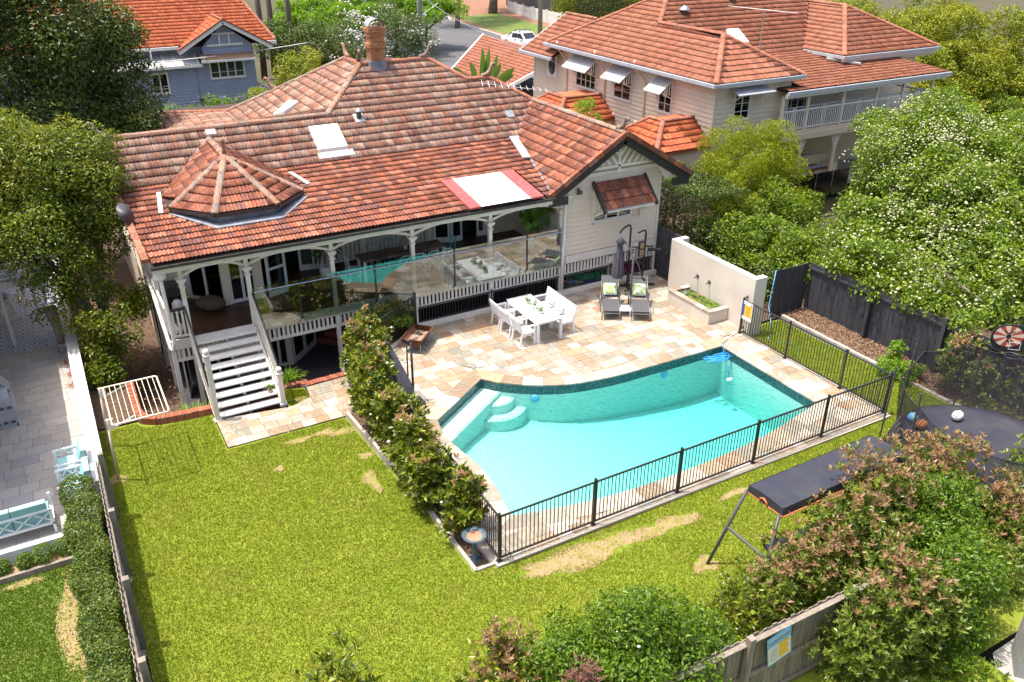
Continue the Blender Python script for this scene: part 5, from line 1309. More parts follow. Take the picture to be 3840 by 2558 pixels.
# low white side table between the loungers
t = thing('side_table', 'low white slatted side table between the two loungers', 'side table', (16.05, 20.75, 0))
mt = Matrix.Translation((16.05, 20.75, 0)) @ Matrix.Rotation(R(57), 4, 'Z')
for i in range(5): mesh_obj('slat', box(-.24, -.2 + i * .082, .2, .24, -.125 + i * .082, .22).mesh('slat', 'whitefurn'), t, mt)
for sx in (-.2, .2):
 for sy in (-.17, .17): mesh_obj('leg', box(sx - .02, sy - .02, 0, sx + .02, sy + .02, .2).mesh('leg', 'whitefurn'), t, mt)
# ------------------------------------------------------------------ cantilever umbrellas, folded
def folded_canopy(parent, top, bot, r, mat, n=26):
 top = Vector(top); bot = Vector(bot); mb = MB(); ax = (bot - top); L = ax.length; ax.normalize(); X = ax.orthogonal().normalized(); Y = ax.cross(X); K = 9; rings = []
 for i in range(K):
  t = i / (K - 1); rr = r * (.18 + .82 * t ** .8) * (1 if i < K - 1 else .82)
  rings.append([top + ax * L * t + (X * math.cos(2 * math.pi * j / n) + Y * math.sin(2 * math.pi * j / n)) * rr * (1 + .22 * math.cos(8 * 2 * math.pi * j / n + t)) for j in range(n)])
 mb.v = [tuple(p) for rg in rings for p in rg]
 for i in range(K - 1):
  for j in range(n): mb.f.append((i * n + j, i * n + (j + 1) % n, (i + 1) * n + (j + 1) % n, (i + 1) * n + j)); mb.m.append(0)
 mb.f.append(tuple(range(n))); mb.m.append(0)
 return mb.build('folded_canopy', mat, parent, True)
um = thing('folded_umbrella', 'folded purple grey cantilever umbrella hanging by the multi gym', 'umbrella', (16.42, 21.0, 0))
MB().tube([(16.42, 20.98, 0), (16.5, 21.05, 2.0)], .03, 8).build('mast', 'darkgrey', um, True)
MB().tube([(16.88, 20.95, 1.02), (16.72, 21.05, 1.55), (16.25, 21.42, 2.55)], .024, 8).build('arm', 'darkgrey', um, True)
folded_canopy(um, (16.22, 21.44, 2.48), (16.13, 21.4, 1.08), .20, 'umbrella')
MB().lathe([(.09, -.16), (.17, -.05), (.06, .08), (.04, .14)], (16.22, 21.44, 2.40), 14).build('vent_cap', 'umbrella', um, True)
MB().lathe([(.28, 0), (.28, .03), (.06, .05)], (16.42, 20.98, 0), 18).build('base', 'blackrubber', um, True)
MB().tube([(16.42, 21.0, 1.15), (16.9, 20.95, 1.05)], .014, 6).tube([(16.9, 20.95, 1.05), (16.96, 20.9, .98)], .05, 8).build('crank', 'blackrubber', um)
u2_ = thing('folded_umbrella', 'folded dark cantilever umbrella beside the magnolia shrubs', 'umbrella', (7.45, 18.85, 0))
folded_canopy(u2_, (7.02, 19.35, 1.72), (7.26, 18.78, .32), .24, 'umbrella')
MB().tube([(7.5, 18.9, 0), (7.55, 19.02, 1.85)], .035, 8).tube([(7.42, 19.04, .75), (7.46, 19.1, 1.85)], .022, 7).tube([(7.44, 19.1, 1.86), (7.57, 19.02, 1.86)], .045, 8).build('mast', 'black', u2_, True)
MB().box(7.2, 18.65, 0, 7.75, 19.1, .05).build('base', 'blackrubber', u2_)
MB().tube([(7.02, 19.35, 1.74), (7.02, 19.35, 1.8)], .04, 10).build('top_cap', 'black', u2_, True)
# ------------------------------------------------------------------ multi gym
gy_ = thing('multi_gym', 'black steel home gym frame with tan back pad beside the house wall', 'exercise machine', (17.7, 22.5, 0))
A0 = Vector((17.15, 22.72, .06)); 
MB().bar((17.1, 22.75, .05), (18.0, 22.42, .05), .07, .06).bar((17.98, 22.5, .05), (18.42, 22.18, .05), .07, .06).bar((17.35, 22.2, .05), (17.5, 22.7, .05), .06, .06).build('base_frame', 'black', gy_)
MB().tube([(17.55, 22.66, .05), (17.55, 22.66, 2.2), (17.5, 22.64, 2.32), (17.38, 22.58, 2.37), (17.0, 22.42, 2.34), (16.86, 22.36, 2.24)], .035, 8).build('upright', 'black', gy_, True)
MB().tube([(18.02, 22.42, .05), (18.05, 22.42, 2.02), (18.0, 22.4, 2.12), (17.9, 22.36, 2.16), (17.6, 22.28, 2.14)], .035, 8).build('upright', 'black', gy_, True)
box(17.68, 22.28, 1.22, 17.92, 22.34, 1.78).build('back_pad', 'black', gy_); box(17.72, 22.26, 1.26, 17.88, 22.279, 1.46).build('pad_panel', 'cane', gy_); box(17.72, 22.26, 1.54, 17.88, 22.279, 1.74).build('pad_panel', 'cane', gy_)
for s in (-1, 1): MB().tube([(17.8 + s * .12, 22.3, 1.6), (17.8 + s * .3, 22.2, 1.58), (17.8 + s * .36, 22.12, 1.56)], .02, 7).build('handle', 'blackrubber', gy_, True)
MB().bar((18.1, 22.3, 1.42), (18.5, 22.1, 1.42), .16, .06).build('arm_pad', 'blackrubber', gy_)
MB().bar((17.52, 22.5, .45), (17.25, 22.1, .45), .18, .06).build('seat', 'blackrubber', gy_)
MB().tube([(17.6, 22.6, 1.5), (18.0, 22.4, 1.5)], .025, 7).tube([(17.6, 22.6, .9), (18.02, 22.4, .9)], .025, 7).build('cross_tube', 'black', gy_)
for i in range(5): box(17.72, 22.44, .12 + i * .07, 17.92, 22.56, .18 + i * .07).build('weight_plate', 'darkgrey', gy_)
MB().tube([(16.95, 21.95, .05), (17.12, 21.88, .05), (17.2, 22.0, .12), (17.0, 22.1, .12)], .025, 7).build('foot_bar', 'blackrubber', gy_, True)
# ------------------------------------------------------------------ garden wall and trough
gw = thing('garden_wall', 'cream rendered wall with two water spouts behind the lily trough', 'wall', (18.95, 19.8, 0))
MB().box(18.80, 17.68, -.2, 19.02, 21.88, 1.84).box(19.02, 21.66, -.2, 19.42, 21.88, 1.84).box(19.02, 17.68, -.2, 19.3, 17.9, 1.84).build('wall', 'render', gw)
for y in (20.35, 19.75):
 MB().lathe([(.07, 0), (.07, .02), (.03, .03)], n=14).build('spout_rose', 'darkgrey', gw, True).matrix_basis = Matrix.Translation((18.80, y, .98)) @ Matrix.Rotation(R(-90), 4, 'Y')
 MB().tube([(18.80, y, .98), (18.70, y, .97), (18.66, y, .93)], .022, 8).build('spout', 'darkgrey', gw, True)
tr_ = thing('water_trough', 'cream rendered trough full of lily pads against the garden wall', 'trough', (18.35, 19.8, 0))
MB().box(17.98, 18.72, -.02, 18.12, 20.85, .42).box(18.12, 18.72, -.02, 18.795, 18.86, .42).box(18.12, 20.71, -.02, 18.795, 20.85, .42).box(18.12, 18.86, -.02, 18.795, 20.71, .25).build('body', 'render', tr_)
yy = 18.70
while yy < 20.8:
 box(17.955, yy + .003, .42, 18.17, min(20.87, yy + .36), .45).build('coping', 'paver', tr_); yy += .362
for xa in (18.18, 18.49): box(xa, 18.70, .42, xa + .305, 18.90, .45).build('coping', 'paver', tr_); box(xa, 20.67, .42, xa + .305, 20.87, .45).build('coping', 'paver', tr_)
box(18.12, 18.86, .36, 18.795, 20.71, .37).build('water', 'dark', tr_)
lily = MB().add([(0, 0, 0)] + [(.1 * math.cos(a), .1 * math.sin(a), .006) for a in [R(20 + 32 * i) for i in range(11)]], [(0, i, i + 1) for i in range(1, 11)]).mesh('lily_pad', 'lily')
for i in range(90): mesh_obj('lily_pad', lily, tr_, Matrix.Translation((random.uniform(18.2, 18.73), random.uniform(18.95, 20.62), .378 + random.uniform(0, .02))) @ Matrix.Rotation(random.uniform(0, 6.3), 4, 'Z') @ Matrix.Scale(random.uniform(.5, 1.0), 4))
V, F = leafset(np.array([[random.uniform(18.2, 18.73), random.uniform(18.95, 20.62), .39] for i in range(260)]), np.tile([[0, 0, 1.0]], (260, 1)), .05, .8); o = mesh_obj('duckweed', np_mesh('duckweed', V, F, ['lily']), tr_); o['kind'] = 'stuff'
V, F = rosettes(np.array([[18.62, 19.95, .43]] * 3), np.array([[0, 0, 1.0]] * 3), .09, 8, .4, .7); mesh_obj('water_lily_flower', np_mesh('water_lily_flower', V, F, ['pinkflower']), tr_)
MB().lathe([(.12, 0), (.15, .06), (.13, .06), (.1, .01)], (18.30, 20.38, .38), 16).build('sunken_pot', 'darkgrey', tr_, True)
# skimmer lid, cleaner hose
tag(MB().lathe([(.13, .001), (.13, .012), (1e-4, .014)], (16.53, 17.80, 0), 20).build('skimmer_lid', 'cane'), 'round tan skimmer lid set in the paving near the pool corner', 'pool lid')
pts = []
for i in range(60): a = i * .55; r_ = .30 + .12 * math.sin(i * 1.7); pts.append((16.95 + r_ * 1.3 * math.cos(a) + .2 * math.sin(i * .37), 17.0 + r_ * .5 * math.sin(a) + .06 * math.sin(i * .9), -.14 + .012 * math.sin(i * 1.3)))
ho = thing('pool_hose', 'coiled blue pool cleaner hose floating in the pool corner', 'hose', (16.95, 17.0, -.14))
MB().tube(pts, .016, 6).tube([(17.2, 17.05, -.12), (17.40, 17.30, .01), (17.46, 17.42, .03)], .016, 6).build('hose', 'hose', ho, True)
MB().tube([(17.1, 16.9, -.14), (17.0, 16.6, -.3), (16.95, 16.45, -.6)], .012, 6).build('lead_cord', 'hose', ho, True)
MB().ball((16.95, 16.42, -.65), .09, 12, 1.3, 1, .7).build('cleaner', 'white', ho, True)
tag(MB().tube([(17.46, 17.42, .02), (17.9, 17.62, .015), (18.3, 17.75, .015), (18.55, 17.85, .02)], .008, 5).build('grey_cable', 'darkgrey'), 'thin grey cord from the pool corner to the fence', 'cord')
# ------------------------------------------------------------------ bird bath
bb = thing('bird_bath', 'blue green cast iron bird bath with rusty basin at the bed corner', 'bird bath', (6.14, 12.5, -.16))
MB().lathe([(.2, 0), (.21, .03), (.14, .06), (.06, .12), (.05, .3), (.045, .5), (.06, .6), (.09, .64)], (6.14, 12.5, -.16), 18).build('pedestal', 'verdigris', bb, True)
MB().lathe([(.05, .62), (.16, .66), (.25, .72), (.27, .75), (.215, .74), (.13, .70), (1e-4, .69)], (6.14, 12.5, -.16), 26).build('basin', 'verdigris', bb, True)
MB().lathe([(.165, .716), (1e-4, .72)], (6.14, 12.5, -.16), 20).build('silt', 'terrawater', bb)
mb = MB()
for i in range(40): a = i * math.pi / 20; mb.tube([(6.14 + .235 * math.cos(a), 12.5 + .235 * math.sin(a), .585), (6.14 + .262 * math.cos(a), 12.5 + .262 * math.sin(a), .598)], .009, 4)
mb.build('beaded_rim', 'verdigris', bb)
for i in range(3): a = i * 2.1; MB().tube([(6.14 + .05 * math.cos(a), 12.5 + .05 * math.sin(a), -.02), (6.14 + .14 * math.cos(a), 12.5 + .14 * math.sin(a), -.05), (6.14 + .2 * math.cos(a), 12.5 + .2 * math.sin(a), -.14)], .02, 6).build('foot_scroll', 'verdigris', bb, True)
# ------------------------------------------------------------------ clothesline
cl = thing('clothesline', 'cream folding frame clothesline by the side wall', 'clothesline', (-.15, 19.4, -.2))
for y in (19.4, 21.05):
 MB().tube([(-.17, y, -.2), (-.08, y - .1, 1.56)], .028, 8).build('post', 'cream2', cl, True)
 MB().prism([(-.12, y - .12), (.05, y - .12), (.05, y - .08), (-.12, y - .08)], 1.28, 1.56).build('hinge', 'cream', cl)
 MB().bar((.02, y - .1, 1.3), (.55, y - .1, 1.5), .03, .03).build('strut', 'white_trim', cl)
x0, x1, y0, y1, zc = 0.0, 1.27, 19.0, 20.95, 1.55
MB().tube([(x0, y0, zc), (x1 - .05, y0, zc), (x1, y0 + .05, zc), (x1, y1 - .05, zc), (x1 - .05, y1, zc), (x0, y1, zc)], .022, 7).tube([(x0, y0, zc), (x0, y1, zc)], .02, 7).build('frame', 'cream', cl, True)
for i in range(9): x = .14 + i * .128; MB().tube([(x, y0, zc + .01), (x, y1, zc + .01)], .009, 5).build('line', 'cream', cl)
# ------------------------------------------------------------------ swing seat with canopy
sw = thing('garden_swing', 'garden swing with long dark canopy and orange piping', 'swing seat', (12.8, 9.3, -.2))
mb = MB(); cs = [(10.98, 8.78), (14.62, 8.85), (14.55, 9.72), (10.93, 9.66)]; nx_ = 14; ny_ = 6
for t_ in (0, 1):
 for j in range(ny_ + 1):
  for i in range(nx_ + 1):
   u = i / nx_; v_ = j / ny_; ax = cs[0][0] + (cs[1][0] - cs[0][0]) * u; bx_ = cs[3][0] + (cs[2][0] - cs[3][0]) * u; ay = cs[0][1] + (cs[1][1] - cs[0][1]) * u; by = cs[3][1] + (cs[2][1] - cs[3][1]) * u
   z = 2.02 - .05 * math.sin(math.pi * u) * math.sin(math.pi * v_) + .03 * math.sin(math.pi * v_) * math.cos(u * 19) - t_ * .02
   if i in (0, nx_) or j in (0, ny_): z -= .02
   mb.v.append((ax + (bx_ - ax) * v_, ay + (by - ay) * v_, z))
q_ = (nx_ + 1) * (ny_ + 1)
for j in range(ny_):
 for i in range(nx_): a = j * (nx_ + 1) + i; mb.f += [(a, a + 1, a + nx_ + 2, a + nx_ + 1), (q_ + a, q_ + a + nx_ + 1, q_ + a + nx_ + 2, q_ + a + 1)]; mb.m += [0, 0]
mb.build('canopy', 'tarp', sw, True)
mb = MB()
for a, b in zip(cs, cs[1:] + cs[:1]): mb.slab([(a[0], a[1], 2.0), (b[0], b[1], 2.0), (b[0] * 1.004 - .05, b[1] + (.03 if b[1] > 9.3 else -.03), 1.83), (a[0] * 1.004 - .05, a[1] + (.03 if a[1] > 9.3 else -.03), 1.83)], (0, 0, .01))
mb.build('valance', 'tarp', sw)
pv = [(c_[0] * 1.004 - .05, c_[1] + (.035 if c_[1] > 9.3 else -.035), 1.825) for c_ in cs]
MB().tube(pv + [pv[0]], .016, 6).tube([(10.93, 9.12, 1.82), (10.9, 9.14, 1.94), (10.9, 9.22, 1.98), (10.9, 9.3, 1.94), (10.93, 9.32, 1.82)], .018, 6).build('piping', 'orange', sw, True)
for x, sx in ((10.92, -1), (14.62, 1)):
 for y0_, y1_ in ((9.69, 9.97), (8.8, 8.5)): MB().tube([(x, y0_, 1.86), (x + sx * .58, y1_, -.2)], .035, 8).build('leg', 'darkgrey', sw, True)
 MB().tube([(x + sx * .26, 9.80, .93), (x + sx * .26, 8.67, .93)], .03, 8).build('cross_bar', 'darkgrey', sw)
MB().tube([(10.9, 9.25, 1.88), (14.65, 9.25, 1.88)], .03, 8).build('top_tube', 'darkgrey', sw)
box(11.5, 9.0, .25, 14.1, 9.5, .33).build('seat', 'mesh', sw); MB().slab([(11.5, 8.98, .35), (14.1, 8.98, .35), (14.1, 8.8, .85), (11.5, 8.8, .85)], (0, .03, 0)).build('backrest', 'mesh', sw)
for x in (11.5, 14.1):
 MB().tube([(x, 9.5, .3), (x, 9.55, .55), (x, 9.2, .58), (x, 8.9, .55)], .02, 6).build('armrest', 'black', sw, True)
 MB().tube([(x, 9.25, 1.88), (x, 9.25, .58)], .012, 5).build('hanger', 'black', sw)
text_mesh('O', .13, 'white', Matrix.Translation((13.95, 8.80, 1.91)) @ Matrix.Rotation(R(84), 4, 'X'), sw); text_mesh('verland', .065, 'white', Matrix.Translation((14.2, 8.80, 1.915)) @ Matrix.Rotation(R(84), 4, 'X'), sw)
# ------------------------------------------------------------------ trampoline
tp = thing('trampoline', 'round black trampoline with sagging safety net', 'trampoline', (18.4, 9.25, -.2))
tc = Vector((18.4, 9.25, .62)); RT = 2.0
def ringpts(r, z, n=40): return [(tc.x + r * math.cos(2 * math.pi * i / n), tc.y + r * math.sin(2 * math.pi * i / n), z) for i in range(n + 1)]
MB().tube(ringpts(RT, .62), .03, 7, False).build('frame_ring', 'darkgrey', tp, True)
MB().lathe([(1e-4, -.03), (1.0, -.02), (RT - .28, 0)], tc, 40).build('mat', 'blackrubber', tp)
MB().lathe([(RT - .3, .01), (RT - .26, .03), (RT + .02, .03), (RT + .05, -.02)], tc, 40).build('spring_pad', 'tarp', tp, True)
for i in range(6):
 a = math.pi * 2 * (i + .35) / 6; p = Vector((tc.x + RT * math.cos(a), tc.y + RT * math.sin(a), .6)); q_ = Vector((-math.sin(a), math.cos(a), 0)) * .45
 MB().tube([p - q_, p - q_ - Vector((0, 0, .72)), p - q_ * .9 - Vector((0, 0, .78)), p + q_ * .9 - Vector((0, 0, .78)), p + q_ - Vector((0, 0, .72)), p + q_], .022, 7).build('leg', 'darkgrey', tp, True)
for x, y, zt in ((17.5, 11.42, 2.1), (18.55, 11.72, 2.35), (20.25, 11.3, 2.25), (20.55, 11.1, 2.0), (16.75, 10.15, 2.2), (17.35, 7.7, 1.65), (18.3, 7.2, 1.65), (20.75, 8.2, 2.3)): MB().tube([(x, y, -.2), (x, y, zt)], .024, 7).build('net_pole', 'darkgrey', tp)
def net(P, sag):
 mb = MB(); nv = 8; top = []
 for k, (a, b) in enumerate(zip(P, P[1:])):
  for i in range(8 if k < len(P) - 2 else 9):
   u = i / 8; x = a[0] + (b[0] - a[0]) * u; y = a[1] + (b[1] - a[1]) * u; z = a[2] + (b[2] - a[2]) * u - sag * 4 * u * (1 - u); an = math.atan2(y - tc.y, x - tc.x); top.append((x, y, z))
   for j in range(nv + 1):
    v_ = j / nv; f = v_ ** .7; xx = tc.x + RT * math.cos(an); yy_ = tc.y + RT * math.sin(an); wv = .03 * math.sin(an * 30 + v_ * 4)
    mb.v.append((xx + (x - xx) * f + wv, yy_ + (y - yy_) * f + wv, .64 + (z - .64) * v_))
 for i in range(len(top) - 1):
  for j in range(nv): k = i * (nv + 1) + j; mb.f.append((k, k + nv + 1, k + nv + 2, k + 1)); mb.m.append(0)
 o = mb.build('safety_net', 'net', tp, True); MB().tube(top, .016, 5).build('net_hem', 'blackrubber', o, True)
net([(17.35, 11.15, 2.0), (18.74, 11.6, 2.12), (20.1, 11.25, 2.17), (20.9, 10.2, 2.1), (20.8, 8.4, 2.1)], .08)
net([(17.35, 11.15, 1.95), (16.9, 10.2, 1.75), (17.0, 9.2, 1.4), (17.75, 7.75, 1.3), (19.2, 7.2, 1.25)], .12)
mb = MB()
for i in range(7): a = R(135 + i * 3); mb.tube([(tc.x + RT * math.cos(a), tc.y + RT * math.sin(a), 1.2 - .1 * i), (tc.x + (RT + .18) * math.cos(a), tc.y + (RT + .18) * math.sin(a), .5), (tc.x + (RT + .3) * math.cos(a + .05), tc.y + (RT + .3) * math.sin(a + .05), -.15)], [.04, .09, .06], 6)
mb.build('bunched_net', 'blackrubber', tp, True)
# backboard and hoop clipped to the far pole
bk = thing('basketball_backboard', 'black and red basketball backboard with net hoop above the trampoline', 'basketball hoop', (21.2, 10.75, .75))
mb = MB(); K = 22; cb_ = Vector((21.12, 10.72, 2.30)); n_ = Vector((-.72, -.69, 0)); s_ = Vector((.69, -.72, 0)); zz = Vector((0, 0, 1))
def bbp(u, v_, t_=0): return cb_ + s_ * u + zz * v_ + n_ * t_
out = [bbp(.55 * math.copysign(abs(math.cos(2 * math.pi * i / K)) ** .8, math.cos(2 * math.pi * i / K)), .40 * math.copysign(abs(math.sin(2 * math.pi * i / K)) ** .8, math.sin(2 * math.pi * i / K))) for i in range(K)]
MB().slab(out, -n_ * .03).build('board', 'black', bk)
cc = bbp(-.14, .06, .004); rd_ = MB(); crm = MB()
for i in range(16):
 a0, a1 = i * math.pi / 8, (i + 1) * math.pi / 8; tgt = rd_ if i % 2 else crm; r0, r1 = .06, .36
 tgt.quad(cc + (s_ * math.cos(a0) + zz * math.sin(a0)) * r0, cc + (s_ * math.cos(a1) + zz * math.sin(a1)) * r0, cc + (s_ * math.cos(a1) * r1 + zz * math.sin(a1) * r1 * .85), cc + (s_ * math.cos(a0) * r1 + zz * math.sin(a0) * r1 * .85))
rd_.build('sunburst', 'red', bk); crm.build('sunburst', 'cream', bk)
c2 = bbp(-.14, .07, .008); MB().bar(c2 - zz * .18, c2 + zz * .1, .03, .004, n_).bar(c2 + zz * .08, c2 + zz * .14 - s_ * .12, .02, .004, n_).bar(c2 + zz * .08, c2 + zz * .15 + s_ * .13, .02, .004, n_).bar(c2 - zz * .1, c2 - zz * .2 + s_ * .05, .02, .004, n_).build('player_print', 'black', bk)
c3 = bbp(.06, -.2, .008); MB().bar(c3 - s_ * .13 - zz * .1, c3 - s_ * .13 + zz * .1, .015, .004, n_).bar(c3 + s_ * .13 - zz * .1, c3 + s_ * .13 + zz * .1, .015, .004, n_).bar(c3 - s_ * .13 - zz * .1, c3 + s_ * .13 - zz * .1, .004, .015).bar(c3 - s_ * .13 + zz * .1, c3 + s_ * .13 + zz * .1, .004, .015).build('target_square', 'white', bk)
hc = bbp(0, -.38, .24); MB().tube([hc + s_ * .19 * math.cos(t_) + n_ * .19 * math.sin(t_) for t_ in [2 * math.pi * i / 22 for i in range(23)]], .025, 8, False).build('hoop', 'tarp', bk, True)
mb = MB(); n = 18
for (r, z) in ((.19, 0), (.18, -.12), (.16, -.26)):
 for i in range(n): mb.v.append(tuple(hc + s_ * r * math.cos(2 * math.pi * i / n) + n_ * r * math.sin(2 * math.pi * i / n) + zz * z))
for j in range(2):
 for i in range(n): mb.f.append((j * n + i, j * n + (i + 1) % n, (j + 1) * n + (i + 1) % n, (j + 1) * n + i)); mb.m.append(0)
mb.build('hoop_sleeve', 'tarp', bk, True)
MB().tube([hc + s_ * .15 - zz * .26, hc + s_ * .13 - zz * .5, hc - zz * .72, hc - s_ * .13 - zz * .5, hc - s_ * .15 - zz * .26], [.035, .04, .06, .04, .035], 7).build('ball_return', 'tarp', bk, True)
MB().tube([bbp(0, -.2, -.04), bbp(0, -1.5, -.04)], .025, 7).build('bracket', 'darkgrey', bk)
def ball(label, x, y, mat, mat2, rz, sx=1.45):
 t = thing('rugby_ball', label, 'ball', (x, y, .75)); mt = Matrix.Translation((x, y, .755)) @ Matrix.Rotation(R(rz), 4, 'Z')
 mesh_obj('ball', MB().ball((0, 0, 0), .13, 18, sx, 1, 1).mesh('ball', mat, True), t, mt)
 mb = MB()
 for o_ in (-.035, .035): mb.tube([(.13 * sx * math.cos(a) * .99, o_ + .0, .132 * math.sin(a)) for a in [math.pi * i / 12 for i in range(1, 12)]], .008, 4)
 mesh_obj('stripe', mb.mesh('stripe', mat2), t, mt)
ball('white rugby ball lying on the trampoline mat', 19.0, 10.42, 'white', 'gutter', 10)
ball('orange brown rugby ball at the edge of the trampoline', 17.83, 10.6, 'ballorange', 'gutter', 5)
ball('blue and white ball behind the orange ball on the trampoline', 17.9, 10.92, 'cyan', 'white', 60, 1.0)
# ------------------------------------------------------------------ paling fence with sign at the bottom right
def paling_fence(label, a, b, z0, h, mat, face, w=.105, posts=(), rails=(.25, .6, 1.0), cap=False, name='paling_fence', jag=.02, overlap=True):
 a = Vector((a[0], a[1], 0)); b = Vector((b[0], b[1], 0)); L = (b - a).length; d = (b - a) / L; nrm = Vector((-d.y, d.x, 0)) * face; an = math.atan2(d.y, d.x)
 t = thing(name, label, 'fence', (a.x, a.y, z0)); n = int(L / w); me = {}
 for i in range(n):
  hh = round(h + random.choice([-1, 0, 0, 1]) * jag, 3)
  if hh not in me: me[hh] = box(-w * .5 + .004, -.008, 0, w * .5 - .004, .008, hh).mesh('paling', mat)
  p = a + d * (i + .5) * w + nrm * (.012 if i % 2 else 0.0); mesh_obj('paling', me[hh], t, Matrix.Translation((p.x, p.y, z0)) @ Matrix.Rotation(an + random.uniform(-.03, .03), 4, 'Z'))
 for r_ in rails: MB().bar(a + nrm * .05 + Vector((0, 0, z0 + h * r_)), b + nrm * .05 + Vector((0, 0, z0 + h * r_)), .045, .075).build('rail', mat, t)
 if cap: MB().bar(a + nrm * .07 + Vector((0, 0, z0 + h - .06)), b + nrm * .07 + Vector((0, 0, z0 + h - .06)), .10, .035).build('cap_rail', mat, t)
 for s in posts:
  p = a + d * s + nrm * .12; mesh_obj('post', box(-.06, -.06, z0 - .05, .06, .06, z0 + h + .12).mesh('post', mat), t, Matrix.Translation((p.x, p.y, 0)) @ Matrix.Rotation(an, 4, 'Z'))
 return t
paling_fence('weathered paling fence with capping behind the bottom right shrubs', (6.0, 6.95), (12.2, 6.9), -.2, 1.83, 'paling', -1, posts=(2.35, 4.75), rails=(.12, .5), cap=True)
ps = thing('safety_notice', 'blue and yellow pool safety notice on the weathered paling fence', 'sign', (9.02, 6.80, .8))
tl = Matrix.Translation((9.06, 6.795, 1.2)) @ Matrix.Rotation(R(-12), 4, 'Y') @ Matrix.Rotation(R(90), 4, 'X')
def flat(x0, y0, x1, y1, z, mat, name): mesh_obj(name, box(x0, y0, z, x1, y1, z + .002).mesh(name, mat), ps, tl)
flat(-.27, -.36, .27, .36, 0, 'cyan', 'board'); flat(-.25, -.33, .25, .10, .003, 'white', 'text_panel'); flat(-.25, .2, .25, .225, .003, 'cane', 'rule')
mb = MB()
for i in range(8): mb.box(-.02, -.28 + i * .05, .006, .22 - .02 * (i % 3), -.24 + i * .05, .008)
mesh_obj('yellow_rows', mb.mesh('yellow_rows', 'yellow'), ps, tl)
mb = MB()
for i in range(7): mb.box(-.22, -.26 + i * .05, .006, -.04, -.253 + i * .05, .008)
mesh_obj('print_line', mb.mesh('print_line', 'darkgrey'), ps, tl)
text_mesh('POOL SAFETY', .075, 'white', tl @ Matrix.Translation((0, .28, .004)), ps)
# concrete wall corner at the lower right
cw = thing('block_wall', 'tall grey rendered block wall end at the lower right corner', 'wall', (13.9, 5.2, -.2))
for i in range(6): MB().slab([(13.43, 5.02, -.2 + i * .4), (14.0, 5.45, -.2 + i * .4), (14.0, 5.45, .19 + i * .4), (13.43, 5.02, .19 + i * .4)], (.5, -.62, 0)).build('block', 'conc', cw)
sheet('concrete_pad', [(12.9, 4.0), (15, 4.0), (15, 5.6), (13.6, 5.55), (13.2, 5.2)], -.185, 'conc')
# ------------------------------------------------------------------ fences right of the pool
paling_fence('dark stained paling fence behind the mulch bed and trampoline', (21.95, 18.3), (22.05, 9.0), -.15, 1.75, 'blackfence', -1, w=.15, posts=(2.6, 5.2, 7.9), rails=(.9,), jag=.01)
paling_fence('dark stained fence return between the garden wall and the mulch bed', (20.35, 18.32), (21.95, 18.3), -.15, 1.75, 'blackfence', 1, w=.15, rails=(.9,), jag=.01)
gt = thing('side_gate', 'charcoal vertical panel gate between the house and the cream wall', 'gate', (19.2, 22.3, 0))
for i in range(2): box(19.3 - .02, 21.9 + i * .72, .04, 19.32, 22.6 + i * .72, 1.82).build('panel', 'greyfence', gt)
box(19.24, 23.22, 0, 19.36, 23.34, 1.95).build('post', 'greyfence', gt)
MB().tube([(19.27, 22.62, 1.0), (19.15, 22.55, .98)], .015, 6).build('latch', 'metal', gt)
# hose on the dark fence, small reel
tag(MB().tube([(20.2, 18.2, 1.7), (20.1, 18.15, 1.1), (19.95, 18.05, .5), (19.7, 17.6, .1), (19.4, 17.3, -.15), (19.2, 17.2, -.17)], .014, 6).build('garden_hose', 'cyan', None, True), 'pale blue hose hanging from the dark fence down to the lawn', 'hose')
tag(MB().tube([(19.3 + .35 * math.sin(i * .5) + i * .02, 16.9 - i * .13, -.17) for i in range(36)], .010, 5).build('garden_hose', 'greenv', None, True), 'thin green hose snaking over the side lawn', 'hose')
# ------------------------------------------------------------------ on the veranda
vt_ = thing('veranda_table', 'long recycled timber dining table on the veranda behind the glass', 'table', (9.75, 24.95, 1.28))
for i in range(7):
 for j in range(5): box(8.27 + i * .425, 24.6 + j * .142, 2.0, 8.27 + i * .425 + .418, 24.6 + j * .142 + .136, 2.05).build('top_board', 'recycled', vt_)
for x in (8.35, 11.2):
 for y in (24.68, 25.25): box(x - .04, y - .04, 1.28, x + .04, y + .04, 2.0).build('leg', 'white', vt_)
def bistro():
 t = thing('cafe_chair', 'chair', 'chair', (0, 0, 0), 0, 'bentwood chairs round the veranda table')
 MB().lathe([(.2, .43), (.215, .45), (.19, .46), (1e-4, .455)], (0, 0, 0), 18).build('seat', 'mintpaint', t, True)
 for s in (-1, 1):
  MB().tube([(.16, s * .15, .44), (.19, s * .19, 0)], .015, 6).build('leg', 'mintpaint', t); MB().tube([(-.22, s * .2, 0), (-.17, s * .18, .45), (-.22, s * .19, .85)], .016, 6).build('leg', 'mintpaint', t)
 MB().tube([(-.22, -.19, .85), (-.25, -.1, .9), (-.26, 0, .91), (-.25, .1, .9), (-.22, .19, .85)], .02, 6).build('back_rail', 'mintpaint', t, True)
 MB().tube([(-.19, -.18, .5), (-.24, .15, .87)], .012, 5).tube([(-.19, .18, .5), (-.24, -.15, .87)], .012, 5).build('cross_back', 'mintpaint', t)
 MB().tube([(.17, -.16, .2), (0, -.02, .38), (-.19, -.18, .22)], .01, 5).tube([(.17, .16, .2), (0, .02, .38), (-.19, .18, .22)], .01, 5).build('brace', 'mintpaint', t); return t
bp_ = bistro(); first = True
